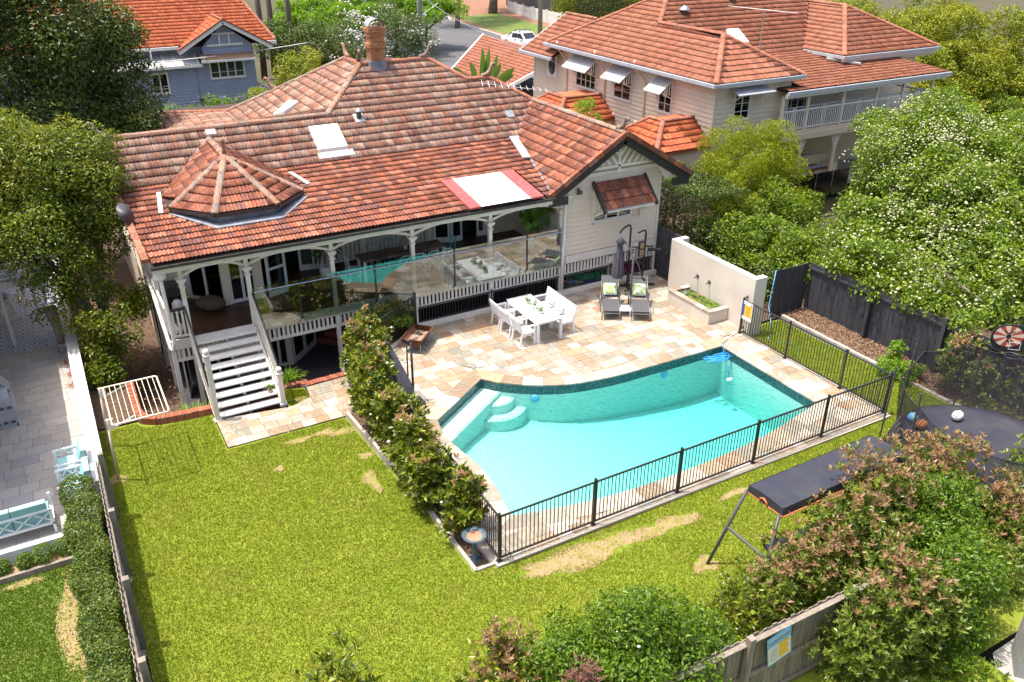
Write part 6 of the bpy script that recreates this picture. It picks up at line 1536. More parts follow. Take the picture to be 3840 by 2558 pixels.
for x, y, rz, mt, lb_ in ((9.55, 24.3, 90, 'mintpaint', 'mint bentwood chair with its back to the glass, leftmost'), (10.05, 24.28, 90, 'paleblue', 'pale blue bentwood chair second from left along the glass'), (10.55, 24.3, 92, 'mintpaint', 'mint bentwood chair third from left along the glass'), (11.05, 24.28, 88, 'paleblue', 'pale blue bentwood chair nearest the table end by the glass'),
        (9.0, 25.6, 270, 'mintpaint', 'mint bentwood chair on the far side of the veranda table'), (9.65, 25.6, 272, 'tealpaint', 'teal bentwood chair on the far side of the veranda table'), (10.7, 25.62, 268, 'paleblue', 'pale bentwood chair on the far side near the french doors'), (11.5, 25.0, 180, 'tealpaint', 'teal bentwood chair at the right end of the veranda table'), (8.05, 25.0, 0, 'paleblue', 'pale blue bentwood chair at the left end of the veranda table')):
 o = place_copy(bp_, (x, y, 1.28), R(rz), lb_, first)
 for chd in kids[o.name]:
  if not first: chd.data = chd.data.copy()
  chd.data.materials[0] = M[mt]
 first = False
ln = thing('lantern', 'open rattan lantern with white candle on the veranda table', 'lantern', (9.9, 24.95, 2.05))
for i in range(12):
 a = i * math.pi / 6; MB().tube([(9.9 + r_ * math.cos(a), 24.95 + r_ * math.sin(a), 2.05 + z) for r_, z in ((.1, .01), (.2, .1), (.2, .2), (.1, .36), (.07, .45))], .009, 5).build('rib', 'stick', ln)
MB().lathe([(.045, .01), (.045, .16), (1e-4, .16)], (9.9, 24.95, 2.05), 12).build('candle', 'white', ln)
def pot_plant(label, x, y, z, pr, ph, potm, lob, n, size, leaf, aspect=.5, ros=0, group=None, droop=.3):
 t = thing('potted_plant', label, 'potted plant', (x, y, z), 0, group)
 MB().lathe([(pr * .75, 0), (pr, ph * .5), (pr * .95, ph), (pr * .85, ph), (pr * .82, ph * .85), (1e-4, ph * .85)], (x, y, z), 20).build('pot', potm, t, True)
 mb = MB()
 for i in range(5): a = i * 1.26; mb.tube([(x, y, z + ph * .8), (x + .05 * math.cos(a), y + .05 * math.sin(a), z + ph + (lob[0][2] - z - ph) * .5), (x + lob[0][3] * .5 * math.cos(a), y + lob[0][3] * .5 * math.sin(a), lob[0][2])], .012, 5)
 mb.build('stem', 'stick', t)
 P, O = crown_pts(lob, n, 14, (.3, .5), .1); V, F = (rosettes(P, O, size, ros, aspect) if ros else leafset(P, O, size, aspect, droop)); mesh_obj('leaf', np_mesh('leaf', V, F, [leaf]), t)['kind'] = 'stuff'
 return t
FIDDLE = LEAF('broad_green_leaf', [(.10, .19, .02), (.15, .26, .03), (.20, .32, .05), (.08, .15, .02)], trans=.3)
pot_plant('big leafed green plant in a white pot at the right end of the veranda', 14.6, 24.3, 1.28, .27, .48, 'white', [(14.6, 24.35, 2.75, .42, .35, .62)], 90, .30, FIDDLE, .9)
STREL = LEAF('dark_strap_leaf', [(.03, .08, .02), (.05, .11, .03), (.04, .10, .02)], trans=.2)
pot_plant('white pot with dark strap leaved plant by the second veranda post', 7.35, 25.7, 1.28, .22, .42, 'white', [(7.35, 25.7, 2.3, .35, .3, .4)], 16, .55, STREL, .22)
pot_plant('small white pot behind the short rail left of the stairs', 2.3, 23.75, 1.28, .15, .26, 'white', [(2.3, 23.75, 1.85, .12, .12, .18)], 24, .2, STREL, .3)
bn = MB(); bn.ball((0, 0, .2), .38, 20, 1.25, .85, .62)
bb_ = tag(mesh_obj('bean_bag', bn.mesh('bean_bag', 'wicker', True), None, Matrix.Translation((3.45, 24.95, 1.3)) @ Matrix.Rotation(R(-35), 4, 'Z')), 'brown bean bag slumped in front of the bay window', 'bean bag')
bq = thing('barbecue', 'black covered barbecue trolley with white gas bottle in the left veranda corner', 'barbecue', (2.5, 25.3, 1.28))
box(2.15, 25.0, 1.9, 2.75, 25.6, 2.2).build('hood', 'black', bq); box(2.2, 25.05, 1.3, 2.7, 25.55, 1.85).build('trolley', 'blackrubber', bq); MB().lathe([(.1, 0), (.16, .05), (.16, .3), (.1, .38), (.05, .42)], (2.5, 24.85, 1.45), 16).build('gas_bottle', 'white', bq, True); box(2.72, 25.1, 1.75, 2.9, 25.5, 1.8).build('shelf', 'yellow', bq)
pbq = thing('covered_trolley', 'dark covered trolley by the right veranda post', 'trolley', (14.75, 23.75, 1.28))
MB().prism([(14.45, 23.55), (14.98, 23.55), (14.98, 23.95), (14.45, 23.95)], 1.3, 1.7).slab([(14.4, 23.5, 1.7), (15.0, 23.5, 1.85), (15.0, 24.0, 1.85), (14.4, 24.0, 1.7)], (0, 0, .05)).build('cover', 'tarp', pbq)
MB().tube([(14.5, 23.5, 1.3), (14.5, 23.5, 1.7)], .02, 6).build('leg', 'alu', pbq)
# pool toys stored under the gable wing
def toy(name, label, mats, build):
 t = thing(name, label, 'pool toy', (17, 24.3, -.45))
 build(t); return t
def torus(c, R0, r, n=26, m=10, sx=1.0, a0=0, a1=2 * math.pi):
 return MB().tube([(c[0] + R0 * sx * math.cos(a0 + (a1 - a0) * i / n), c[1] + R0 * math.sin(a0 + (a1 - a0) * i / n), c[2]) for i in range(n + 1)], r, m, False)
toy('pool_float', 'green and white inflatable pool float under the gable wall', 0, lambda t: (torus((16.95, 24.45, -.05), .45, .2, sx=1.3).build('ring', 'greenv', t, True), torus((16.95, 24.45, -.2), .47, .2, sx=1.3).build('lower_ring', 'white', t, True)))
toy('pool_float', 'hot pink inflatable flamingo ring under the gable wall', 0, lambda t: (torus((18.4, 24.2, -.1), .4, .2).build('ring', 'pink', t, True), MB().tube([(18.1, 24.0, 0), (18.05, 23.9, .35), (18.15, 23.85, .55), (18.3, 23.85, .45)], [.12, .09, .09, .05], 8).build('neck', 'pink', t, True)))
toy('pool_float', 'white inflatable lying behind the green float', 0, lambda t: torus((17.6, 25.1, 0), .5, .18, sx=1.3).build('ring', 'white', t, True))
toy('pool_float', 'blue inflatable beside the green float, under the wing', 0, lambda t: (MB().ball((16.75, 23.8, -.2), .28, 16, 1.4, .8, .7).build('body', 'bluep', t, True), MB().ball((17.0, 23.72, .0), .12, 12).build('head', 'greenv', t, True)))
toy('pool_float', 'yellow and blue inflatable nearest the left post under the wing', 0, lambda t: (MB().ball((15.85, 23.75, -.22), .26, 16, 1.5, .8, .6).build('body', 'yellow', t, True), MB().ball((15.75, 23.95, -.02), .24, 14, 1.5, .6, .5).build('upper_body', 'cyan', t, True), MB().tube([(15.35, 23.7, .3), (15.75, 23.8, 0)], .06, 8).build('fin', 'pink', t, True)))
wt_ = thing('wire_table', 'thin wire legged table in the dark under the veranda', 'table', (14.4, 24.0, -.45))
for a in range(3): MB().tube([(14.4 + .3 * math.cos(a * 2.1), 24 + .3 * math.sin(a * 2.1), -.45), (14.4 + .2 * math.cos(a * 2.1), 24 + .2 * math.sin(a * 2.1), .4)], .012, 5).build('leg', 'metal', wt_)
MB().lathe([(.36, .4), (.36, .43), (1e-4, .43)], (14.4, 24, 0), 20).build('top', 'poolglass', wt_)
# pink pot on the stair, white post box, agapanthus clumps
AGA = LEAF('agapanthus_leaf', [(.16, .30, .03), (.22, .38, .04), (.28, .42, .06), (.12, .22, .03)], trans=.4)
def strap_clump(name, label, spots, h, n, leaf, cat, base_z, wd=.03, group=None):
 t = thing(name, label, cat, (spots[0][0], spots[0][1], base_z), 0, group); VV = []; FF = []; b = 0
 for (x, y) in spots:
  for i in range(n):
   a = random.uniform(0, 6.283); L = h * random.uniform(.7, 1.15); tilt = random.uniform(.25, .95); p = np.array([x + random.uniform(-.06, .06), y + random.uniform(-.06, .06), base_z]); dr = np.array([math.cos(a), math.sin(a), 0]); sd = np.array([-math.sin(a), math.cos(a), 0]); K = 5
   for j in range(K):
    u = j / (K - 1); q = p + dr * L * math.sin(tilt) * u * (.6 + .5 * u) + np.array([0, 0, 1]) * L * (u * 1.15 * math.cos(tilt * .6) - .55 * u * u * u * math.sin(tilt)); w_ = wd * (1 - u ** 3) * .5 + .002
    VV += [q - sd * w_, q + sd * w_]
   for j in range(K - 1): FF.append((b + 2 * j, b + 2 * j + 1, b + 2 * j + 3, b + 2 * j + 2))
   b += 2 * K
 o = mesh_obj('foliage', np_mesh('foliage', np.array(VV), np.array(FF), [leaf]), t); o['kind'] = 'stuff'; return t
strap_clump('strappy_plant', 'lime green strappy clump right of the stair foot', [(4.75, 21.98), (5.0, 22.0), (4.85, 22.15), (4.6, 22.1)], .55, 34, AGA, 'plant', -.3)
strap_clump('strappy_plant', 'lime green strappy clump left of the stairs by the red brick edging', [(1.95, 21.75), (2.2, 21.72), (2.4, 21.72)], .5, 30, AGA, 'plant', -.45)
pot_plant('small plant in a blush pink pot on a stair tread', 4.12, 21.30, -.0, .075, .15, 'pinkpot', [(4.12, 21.30, .24, .09, .09, .08)], 60, .06, LEAFP)
tag(box(6.45, 21.75, -.2, 6.75, 22.0, .12).build('white_block', 'white'), 'small white block beside the magnolia at the end of the brick border', 'block')
# ------------------------------------------------------------------ left neighbour
NBZ = .35
nb = sheet('neighbour_patio', [(-9, 17.1), (-.62, 17.1), (-.62, 26.8), (-9, 26.8)], NBZ - .03, 'conc')
pave(nb, [(-3.3, 17.15), (-.64, 17.15), (-.64, 26.8), (-3.3, 26.8)], NBZ, .42, .40, 'paver_nb', name='paver')
def pat_mat():
 mt, t, o = _nt('patterned_encaustic_tile'); b = N(t, 'BsdfPrincipled'); b.inputs['Roughness'].default_value = .5
 g = N(t, 'NewGeometry'); mp = N(t, 'Mapping'); mp.inputs['Scale'].default_value = (3.33, 3.33, 0); t.links.new(g.outputs['Position'], mp.inputs[0])
 fr = N(t, 'VectorMath', operation='FRACTION'); t.links.new(mp.outputs[0], fr.inputs[0]); sb_ = N(t, 'VectorMath', operation='SUBTRACT'); sb_.inputs[1].default_value = (.5, .5, 0); t.links.new(fr.outputs[0], sb_.inputs[0])
 ln_ = N(t, 'VectorMath', operation='LENGTH'); t.links.new(sb_.outputs[0], ln_.inputs[0])
 w1 = N(t, 'Math', operation='PINGPONG'); w1.inputs[1].default_value = .16; t.links.new(ln_.outputs['Value'], w1.inputs[0])
 gt_ = N(t, 'Math', operation='GREATER_THAN'); gt_.inputs[1].default_value = .105; t.links.new(w1.outputs[0], gt_.inputs[0])
 t.links.new(mixc(t, gt_.outputs[0], (.52, .53, .56), (.15, .17, .25)), b.inputs['Base Color']); t.links.new(b.outputs[0], o.inputs[0]); return mt
M['pat'] = pat_mat()
pt = sheet('patterned_terrace', [(-9, 26.8), (-.62, 26.8), (-.62, 40), (-9, 40)], NBZ - .03, 'conc')
tme = box(-.145, -.145, -.02, .145, .145, 0).mesh('tile', 'pat'); k = 0
for j in range(24):
 for i in range(10):
  mesh_obj('tile', tme, pt, Matrix.Translation((-.8 - i * .3, 26.95 + j * .3, NBZ - .0))); 
box(-.92, 18.2, NBZ - .02, -.9, 27, NBZ + .001)
rw = thing('retaining_wall', 'white rendered boundary wall between the lawn and the neighbouring patio', 'wall', (-.5, 24, -.2))
MB().box(-.64, 18.02, -1.06, -.37, 40, .78).build('wall', 'renderwhite', rw)
MB().box(-.66, 18.0, .78, -.35, 40, .82).build('coping', 'renderwhite', rw)
struct('patio_edge', MB().box(-9, 16.92, -.3, -.66, 17.1, NBZ + .03), 'renderwhite')
sheet('neighbour_bed', [(-9, 16.6), (-.6, 16.6), (-.6, 16.95), (-9, 16.95)], .02, 'dirt')
struct('timber_edge', MB().box(-9, 16.52, -.2, -1.3, 16.6, .06), 'paling')
sheet('neighbour_lawn', [(-9, 2), (-.6, 2), (-.6, 16.6), (-9, 16.6)], -.08, 'lawn2')
for x, y, rx, ry in ((-1.55, 14.6, .22, 1.3), (-1.45, 12.2, .2, .9), (-2.3, 16.35, .4, .1), (-1.4, 16.2, .2, .2)):
 pts = [(x + rx * (1 + .3 * math.sin(3 * a + x)) * math.cos(a), y + ry * (1 + .2 * math.sin(5 * a)) * math.sin(a)) for a in [2 * math.pi * i / 20 for i in range(20)]]
 sheet('bare_soil', pts, -.076, 'dirt')
paling_fence('weathered timber paling fence between the lawn and the clipped hedge', (-.50, 17.95), (-.56, 9.5), -.1, 1.56, 'paling', 1, w=.10, posts=(.08, 2.3, 4.5, 6.6), rails=(.2, .55, .9), jag=.012)
for y in (15.55, 13.3): tag(MB().prism([(-.5 + .2 * math.cos(a) * random.uniform(.8, 1.2), y + .17 * math.sin(a) * random.uniform(.8, 1.2)) for a in [i * .7 for i in range(9)]], -.22, -.15).build('concrete_footing', 'edging'), 'pale concrete footing lump at the %s timber fence post' % ('farther' if y > 15 else 'nearer'), 'footing')
BOX = LEAF('box_leaf', [(.07, .13, .012), (.11, .19, .015), (.15, .23, .02), (.05, .09, .01)], trans=.25)
for i, (x, y, r_) in enumerate(((-2.66, 16.78, .17), (-2.22, 16.76, .17), (-1.87, 16.78, .21), (-1.44, 16.84, .20))):
 t = thing('box_shrub', ['clipped ball shrub cut by the left photo edge in the sandy bed', 'small clipped ball shrub, second from the left in the sandy bed', 'largest round clipped ball shrub in the sandy bed', 'darker looser ball shrub in the sandy bed next to the hedge'][i], 'shrub', (x, y, .02), 0, 'clipped ball shrubs in the sandy bed')
 P = unit(rng.normal(size=(1500, 3))) * r_ * rng.uniform(.8, 1.03, (1500, 1)); V, F = leafset(P + np.array([x, y, .02 + r_ * .85]), unit(P), .035, .6); mesh_obj('crown', np_mesh('crown', V, F, [BOX]), t)['kind'] = 'stuff'
 MB().tube([(x, y, -.05), (x, y, r_)], .02, 6).build('trunk', 'bark', t)
HEDGE = LEAF('hedge_leaf', [(.03, .065, .01), (.06, .11, .012), (.11, .165, .016), (.18, .21, .03), (.13, .09, .02)], pos=[0, .35, .7, .93, 1], trans=.3, rough=.35)
def hedge(label, x0, y0, x1, y1, z0, z1, n, size, leaf, name='hedge', cat='hedge', ax=0):
 t = thing(name, label, cat, ((x0 + x1) / 2, (y0 + y1) / 2, z0)); P = rng.uniform(0, 1, (n, 3)); s = rng.integers(0, 5, n)
 P[s == 0, 0] = rng.uniform(0, .12, (s == 0).sum()); P[s == 1, 0] = 1 - rng.uniform(0, .12, (s == 1).sum()); P[s >= 3, 2] = 1 - rng.uniform(0, .10, (s >= 3).sum())
 O = np.zeros((n, 3)); O[s == 0, 0] = -1; O[s == 1, 0] = 1; O[s >= 3, 2] = 1; O[s == 2] = unit(rng.normal(size=((s == 2).sum(), 3)))
 bumpz = .08 * np.sin(P[:, 1] * (y1 - y0) * 3.1 + P[:, 0] * 4) + .06 * np.sin(P[:, 1] * (y1 - y0) * 7.3) + .05 * np.sin(P[:, 0] * (x1 - x0) * 5)
 Q = np.array([x0, y0, z0]) + P * np.array([x1 - x0, y1 - y0, z1 - z0]); Q[:, 2] += bumpz * P[:, 2]; Q[:, 0] += .05 * np.sin(Q[:, 1] * 4.3 + Q[:, 2] * 5)
 V, F = leafset(Q, unit(O + rng.normal(size=(n, 3)) * .3), size, .5); mesh_obj('foliage', np_mesh('foliage', V, F, [leaf]), t)['kind'] = 'stuff'
 st_ = MB(); L = max(x1 - x0, y1 - y0)
 for i in range(int(L / .6) + 1):
  u = (i + .5) * .6 / L; p = (x0 + (x1 - x0) * (u if x1 - x0 > y1 - y0 else .5), y0 + (y1 - y0) * (u if y1 - y0 >= x1 - x0 else .5)); st_.tube([(p[0], p[1], z0 - .05), (p[0], p[1], z0 + (z1 - z0) * .7)], .025, 5)
 st_.build('stem', 'bark', t); return t
hedge('clipped dark hedge along the neighbour side of the timber fence', -1.28, 9.5, -.62, 17.75, -.08, 1.2, 42000, .055, HEDGE)
# patio furniture
def sofa(label, x0, y0, x1, y1, back, n):
 t = thing('outdoor_sofa', label, 'sofa', ((x0 + x1) / 2, (y0 + y1) / 2, NBZ), 0, 'white framed aqua seats'); z = NBZ
 fr = MB()
 for x in (x0, x1 - .05):
  for y in (y0, y1 - .05): fr.box(x, y, z, x + .05, y + .05, z + .62)
 fr.box(x0, y0, z + .25, x1, y1, z + .29)
 if back in 'ns':
  yb = y0 if back == 's' else y1 - .04; fr.box(x0, yb, z + .60, x1, yb + .04, z + .64)
  k = max(2, int((x1 - x0) / .3))
  for i in range(k): a = x0 + (x1 - x0) * i / k; b = x0 + (x1 - x0) * (i + 1) / k; fr.bar((a, yb + .02, z + .3), (b, yb + .02, z + .6), .025, .025).bar((a, yb + .02, z + .6), (b, yb + .02, z + .3), .025, .025)
 else:
  for yb in (y0, y1 - .04):
   fr.box(x0, yb, z + .6, x1, yb + .04, z + .64)
   k = 3
   for i in range(k): a = x0 + (x1 - x0) * i / k; b = x0 + (x1 - x0) * (i + 1) / k; fr.bar((a, yb + .02, z + .3), (b, yb + .02, z + .6), .025, .025).bar((a, yb + .02, z + .6), (b, yb + .02, z + .3), .025, .025)
 fr.build('frame', 'whitefurn', t)
 for i in range(n):
  if back in 'ns':
   a = x0 + .06 + (x1 - x0 - .12) * i / n; b = x0 + .06 + (x1 - x0 - .12) * (i + 1) / n - .02; box(a, y0 + .06, z + .29, b, y1 - .06, z + .44).build('seat_cushion', 'seatcush', t); yb = y0 + .05 if back == 's' else y1 - .2
   MB().slab([(a, yb, z + .44), (b, yb, z + .44), (b, yb - .04, z + .82), (a, yb - .04, z + .82)], (0, .15, 0)).build('back_cushion', 'seatcush', t)
  else:
   a = y0 + .06 + (y1 - y0 - .12) * i / n; b = y0 + .06 + (y1 - y0 - .12) * (i + 1) / n - .02; box(x0 + .06, a, z + .29, x1 - .06, b, z + .44).build('seat_cushion', 'seatcush', t); MB().slab([(x1 - .22, a, z + .44), (x1 - .22, b, z + .44), (x1 - .1, b, z + .85), (x1 - .1, a, z + .85)], (.12, 0, 0)).build('back_cushion', 'seatcush', t)
 return t
sofa('aqua cushioned armchair against the white boundary wall', -1.36, 18.75, -.68, 19.5, 'e', 1)
sofa('aqua cushioned armchair next to the hedge, nearer the patio edge', -1.36, 17.85, -.68, 18.6, 'e', 1)
sofa('aqua cushioned two seat sofa seen from behind at the patio edge', -3.0, 17.15, -1.52, 17.85, 's', 2)
bq2 = thing('barbecue', 'stainless barbecue trolley seen from behind on the grey patio', 'barbecue', (-2.4, 22.5, NBZ))
MB().slab([(-3.0, 22.28, NBZ), (-2.08, 22.28, NBZ), (-2.08, 22.28, NBZ + .62), (-3.0, 22.28, NBZ + .62)], (0, .5, 0)).build('cabinet', 'alu2' if 'alu2' in M else 'zinc', bq2)
box(-3.02, 22.24, NBZ + .64, -2.06, 22.80, NBZ + .82).build('burner_box', 'zinc', bq2)
MB().slab([(-2.95, 22.3, NBZ + .82), (-2.15, 22.3, NBZ + .82), (-2.15, 22.5, NBZ + 1.02), (-2.95, 22.5, NBZ + 1.02)], (0, .25, -.05)).build('hood', 'zinc', bq2)
mb = MB()
for r_ in (.52, .1):
 for i in range(5):
  for j in range(3): mb.box(-2.93 + i * .17, 22.27, NBZ + r_ + j * .025, -2.82 + i * .17, 22.279, NBZ + r_ + j * .025 + .011)
mb.build('vent_slot', 'dark', bq2); MB().tube([(-2.6, 22.265, NBZ + .36), (-2.6, 22.285, NBZ + .36)], .05, 12).build('gas_port', 'dark', bq2)
MB().slab([(-2.10, 22.62, NBZ + .85), (-2.10, 23.05, NBZ + .85), (-2.3, 23.1, NBZ + 1.15), (-2.3, 22.66, NBZ + 1.15)], (.02, 0, .02)).build('side_shelf', 'zinc', bq2)
for x in (-2.95, -2.12): MB().tube([(x, 22.3, NBZ - .01), (x, 22.3, NBZ + .06)], .03, 8).build('castor', 'blackrubber', bq2)
bl_ = thing('planter_bowl', 'blue and white glazed bowl on the white wire table', 'bowl', (-2.25, 29.2, NBZ + .72))
MB().lathe([(.14, 0), (.27, .12), (.31, .2), (.27, .2), (.2, .12), (1e-4, .1)], (-2.25, 29.2, NBZ + .72), 24).build('bowl', 'bluewhite', bl_, True)
wt2 = thing('wire_table', 'round cream wire table on the patterned terrace', 'table', (-2.2, 29.25, NBZ))
mb = MB()
for r_ in (.1, .25, .4, .52): mb.tube([(-2.2 + r_ * math.cos(a), 29.25 + r_ * math.sin(a), NBZ + .7) for a in [2 * math.pi * i / 24 for i in range(25)]], .014, 5, False)
for i in range(12): a = i * math.pi / 6; mb.tube([(-2.2, 29.25, NBZ + .7), (-2.2 + .52 * math.cos(a), 29.25 + .52 * math.sin(a), NBZ + .7)], .010, 4)
mb.build('top', 'cream', wt2); 
for i in range(3): a = i * 2.1; MB().tube([(-2.2 + .15 * math.cos(a), 29.25 + .15 * math.sin(a), NBZ + .7), (-2.2 + .35 * math.cos(a), 29.25 + .35 * math.sin(a), NBZ)], .015, 5).build('leg', 'cream', wt2)
def wire_chair(label, x, y, rz):
 t = thing('wire_chair', label, 'chair', (x, y, NBZ), R(rz), 'cream wire chairs on the terrace'); B_ = Matrix.Translation((x, y, NBZ)) @ Matrix.Rotation(R(rz), 4, 'Z')
 mb = MB()
 for r_ in (.06, .13, .2): mb.tube([(r_ * math.cos(a), r_ * math.sin(a), .44) for a in [2 * math.pi * i / 16 for i in range(17)]], .010, 4, False)
 mesh_obj('seat', mb.mesh('seat', 'cream'), t, B_)
 mb = MB()
 for i in range(7): a = R(110 + i * 23); mb.tube([(.2 * math.cos(a), .2 * math.sin(a), .44), (.27 * math.cos(a), .27 * math.sin(a), .84)], .009, 4)
 mb.tube([(.27 * math.cos(a), .27 * math.sin(a), .84 + .05 * math.sin((a - R(110)) / R(138) * math.pi)) for a in [R(110 + i * 11.5) for i in range(13)]], .013, 5); mesh_obj('backrest', mb.mesh('backrest', 'cream'), t, B_)
 for i in range(4): a = R(45 + 90 * i); mesh_obj('leg', MB().tube([(.17 * math.cos(a), .17 * math.sin(a), .44), (.24 * math.cos(a), .24 * math.sin(a), 0)], .012, 5).mesh('leg', 'cream'), t, B_)
wire_chair('cream wire chair in front of the round wire table', -2.15, 28.35, 250); wire_chair('cream wire chair right of the round wire table', -1.5, 29.35, -10)
pg = thing('pergola', 'white slatted pergola screen over the patterned terrace', 'pergola', (-2, 28, NBZ))
for x in (-1.2, -2.05): box(x - .04, 27.34, NBZ, x + .04, 27.42, 2.3).build('post', 'white', pg); box(x - .03, 27.3, 2.44, x + .03, 31.5, 2.52).build('rafter', 'white', pg)
for i in range(8): box(-4.5, 27.3 + i * .5, 2.36, -.66, 27.52 + i * .5, 2.4).build('slat', 'white', pg)
box(-4.5, 27.22, 2.22, -.66, 27.28, 2.42).build('beam', 'white', pg)
# weathered carved post by the wall
tp_ = thing('timber_sculpture', 'weathered leaning timber stump on the white boundary wall', 'sculpture', (-.72, 26.2, NBZ))
MB().tube([(-.74, 26.2, NBZ), (-.78, 26.2, NBZ + .8), (-.85, 26.2, NBZ + 1.45)], [.14, .12, .2], 9).build('stump', 'paling', tp_, True)
for i in range(4): MB().lathe([(.16 + .02 * (i % 2), 0), (.17, .04), (.15, .07)], (-.76, 26.2, NBZ + .0 + .07 * i), 14).build('stone_ring', 'conc', tp_, True)
for i, (x, y) in enumerate(((-.75, 25.3), (-.72, 24.5), (-.72, 23.8))):
 P = np.array([[x + random.gauss(0, .07), y + random.gauss(0, .12), NBZ + .01] for _ in range(90)]); V, F = leafset(P, np.tile([[0, 0, 1.0]], (90, 1)), .05, .5); o = mesh_obj('fallen_leaves', np_mesh('fallen_leaves', V, F, ['ballorange'])); o['kind'] = 'stuff'
# the neighbour's own roof, left of the frame, that shades the patio
nr = thing('left_house', 'pale rendered house standing to the left of the patio', 'house', (-6, 24, 0))
MB().box(-9, 18.9, 0, -3.3, 40, 3.9).build('wall', 'renderwhite', nr); MB().slab([(-1.93, 18.3, 4.05), (-1.93, 41, 4.05), (-9, 41, 5.6), (-9, 18.3, 5.6)], (0, 0, .15)).build('roof', 'greyroof', nr)
# ------------------------------------------------------------------ two-storey neighbour on the right
nh = thing('neighbour_house', 'large two storey cream house with terracotta roofs and white balustraded veranda', 'house', (31, 35, -.1))
X0, Y0 = 26.35, 28.7
box(19.3 + 6.6, 28.35, -.3, 46, 52, -.05).build('slab', 'conc', nh)
wl = box(X0, Y0, -.3, 30.9, 44.2, 4.9).box(X0, Y0, 4.9, 30.9, 41.9, 5.45).box(30.9, 31.0, -.3, 42.5, 44, 5.3).build('wall', 'cream2', nh)
boards(wl, 'y', Y0, 44.2, -.1, 4.9, X0, -1, 'cream2', .21)
boards(wl, 'x', X0, 30.0, -.1, 5.4, Y0, -1, 'cream2', .21)
boards(wl, 'x', 30.0, 42.5, 2.95, 5.2, 31.0, -1, 'cream2', .21)
MB().box(X0 - .05, Y0 - .05, -.3, X0 + .04, Y0 + .04, 5.45).box(X0 - .05, 44.15, -.3, X0 + .04, 44.3, 4.9).box(29.9, Y0 - .05, -.3, 30.02, Y0 + .04, 5.45).build('corner_board', 'cream2', nh)
nroof = MB(); SL = .6
A_ = [(25.85, 28.2, 5.48), (31.05, 28.2, 5.48), (28.45, 30.85, 7.04)]
L_ = [(25.85, 42.2, 5.48), (25.85, 28.2, 5.48), (28.45, 30.85, 7.04), (28.45, 35.6, 7.04), (30.45, 37.6, 8.24)]
E_ = [(28.45, 30.85, 7.04), (31.05, 28.2, 5.48), (31.05, 33.0, 5.48), (28.45, 35.6, 7.04)]
SL_ = [(29.95, 27.9, 4.85), (41.1, 27.9, 4.85), (39.6, 33.0, 5.56), (29.95, 33.0, 5.56)]
S_ = [(31.0, 33.0, 5.56), (36.1, 33.0, 5.56), (39.7, 36.6, 7.72), (39.7, 37.6, 8.32), (30.45, 37.6, 8.32), (28.5, 35.6, 7.12)]
B2 = [(36.1, 30.35, 5.62), (43.3, 30.35, 5.62), (39.7, 33.95, 7.5)]
B2w = [(36.1, 33.2, 5.62), (36.1, 30.35, 5.62), (39.7, 33.95, 7.5), (39.7, 36.8, 7.5)]
for f in (A_, L_, E_, SL_, S_, B2, B2w, [(43.3, 30.35, 5.62), (43.3, 40, 5.62), (39.7, 40, 7.5), (39.7, 33.95, 7.5)], [(25.85, 42.2, 5.48), (30.45, 37.6, 8.24), (41, 37.6, 8.24), (45, 42.2, 5.5)]): und(nroof, f)
nroof = nroof.build('roof', 'under', nh); bag = []
for f in (A_, L_, E_, B2): roof_face(f, 'tile_nb', bag)
for f in (B2w, S_): roof_face(f, 'tile_nb', bag)
roof_face(SL_, 'tile_nb', bag, ([(25.8, 28.1), (31.1, 28.1), (31.1, 33), (25.8, 33)], [(36.2, 30.5), (43.4, 30.5), (43.4, 38), (36.2, 38)]))
MB().box(36.2, 30.5, 5.2, 43.2, 33.2, 5.6).build('upper_wall', 'cream2', nh)
lay_tiles(bag, nroof, 150)
for a, b in (((25.85, 28.2, 5.52), (28.45, 30.9, 7.08)), ((31.05, 28.2, 5.52), (28.45, 30.9, 7.08)), ((28.45, 30.9, 7.08), (28.45, 35.6, 7.08)), ((28.45, 35.6, 7.1), (30.45, 37.6, 8.3)), ((25.85, 42.2, 5.52), (30.45, 37.6, 8.28)), ((36.1, 30.35, 5.66), (39.7, 33.95, 7.54)), ((43.3, 30.35, 5.66), (39.7, 33.95, 7.54)), ((39.7, 33.95, 7.54), (39.7, 37, 7.54))): caps(a, b, nroof, 'cap_or', .13, .45)
Gt = MB().box(25.68, 28.1, 5.36, 25.84, 42.3, 5.50).box(25.84, 28.06, 5.36, 31.15, 28.2, 5.50).box(29.9, 27.76, 4.70, 41.2, 27.9, 4.86).box(35.95, 30.2, 5.5, 43.4, 30.34, 5.64).box(35.95, 30.34, 5.5, 36.09, 36, 5.64).build('gutter', 'greygutter', nh)
MB().box(25.84, 28.2, 5.28, 25.95, 42.2, 5.42).box(25.95, 28.2, 5.28, 31, 28.3, 5.42).box(29.95, 27.92, 4.55, 41.1, 28.05, 4.78).box(36.1, 30.35, 5.35, 43.2, 30.5, 5.55).build('fascia_board', 'white', nh)
MB().box(25.95, 28.3, 5.26, 26.4, 42.2, 5.3).box(26.4, 28.3, 5.26, 31, 28.75, 5.3).build('eave_soffit', 'cream2', nh)
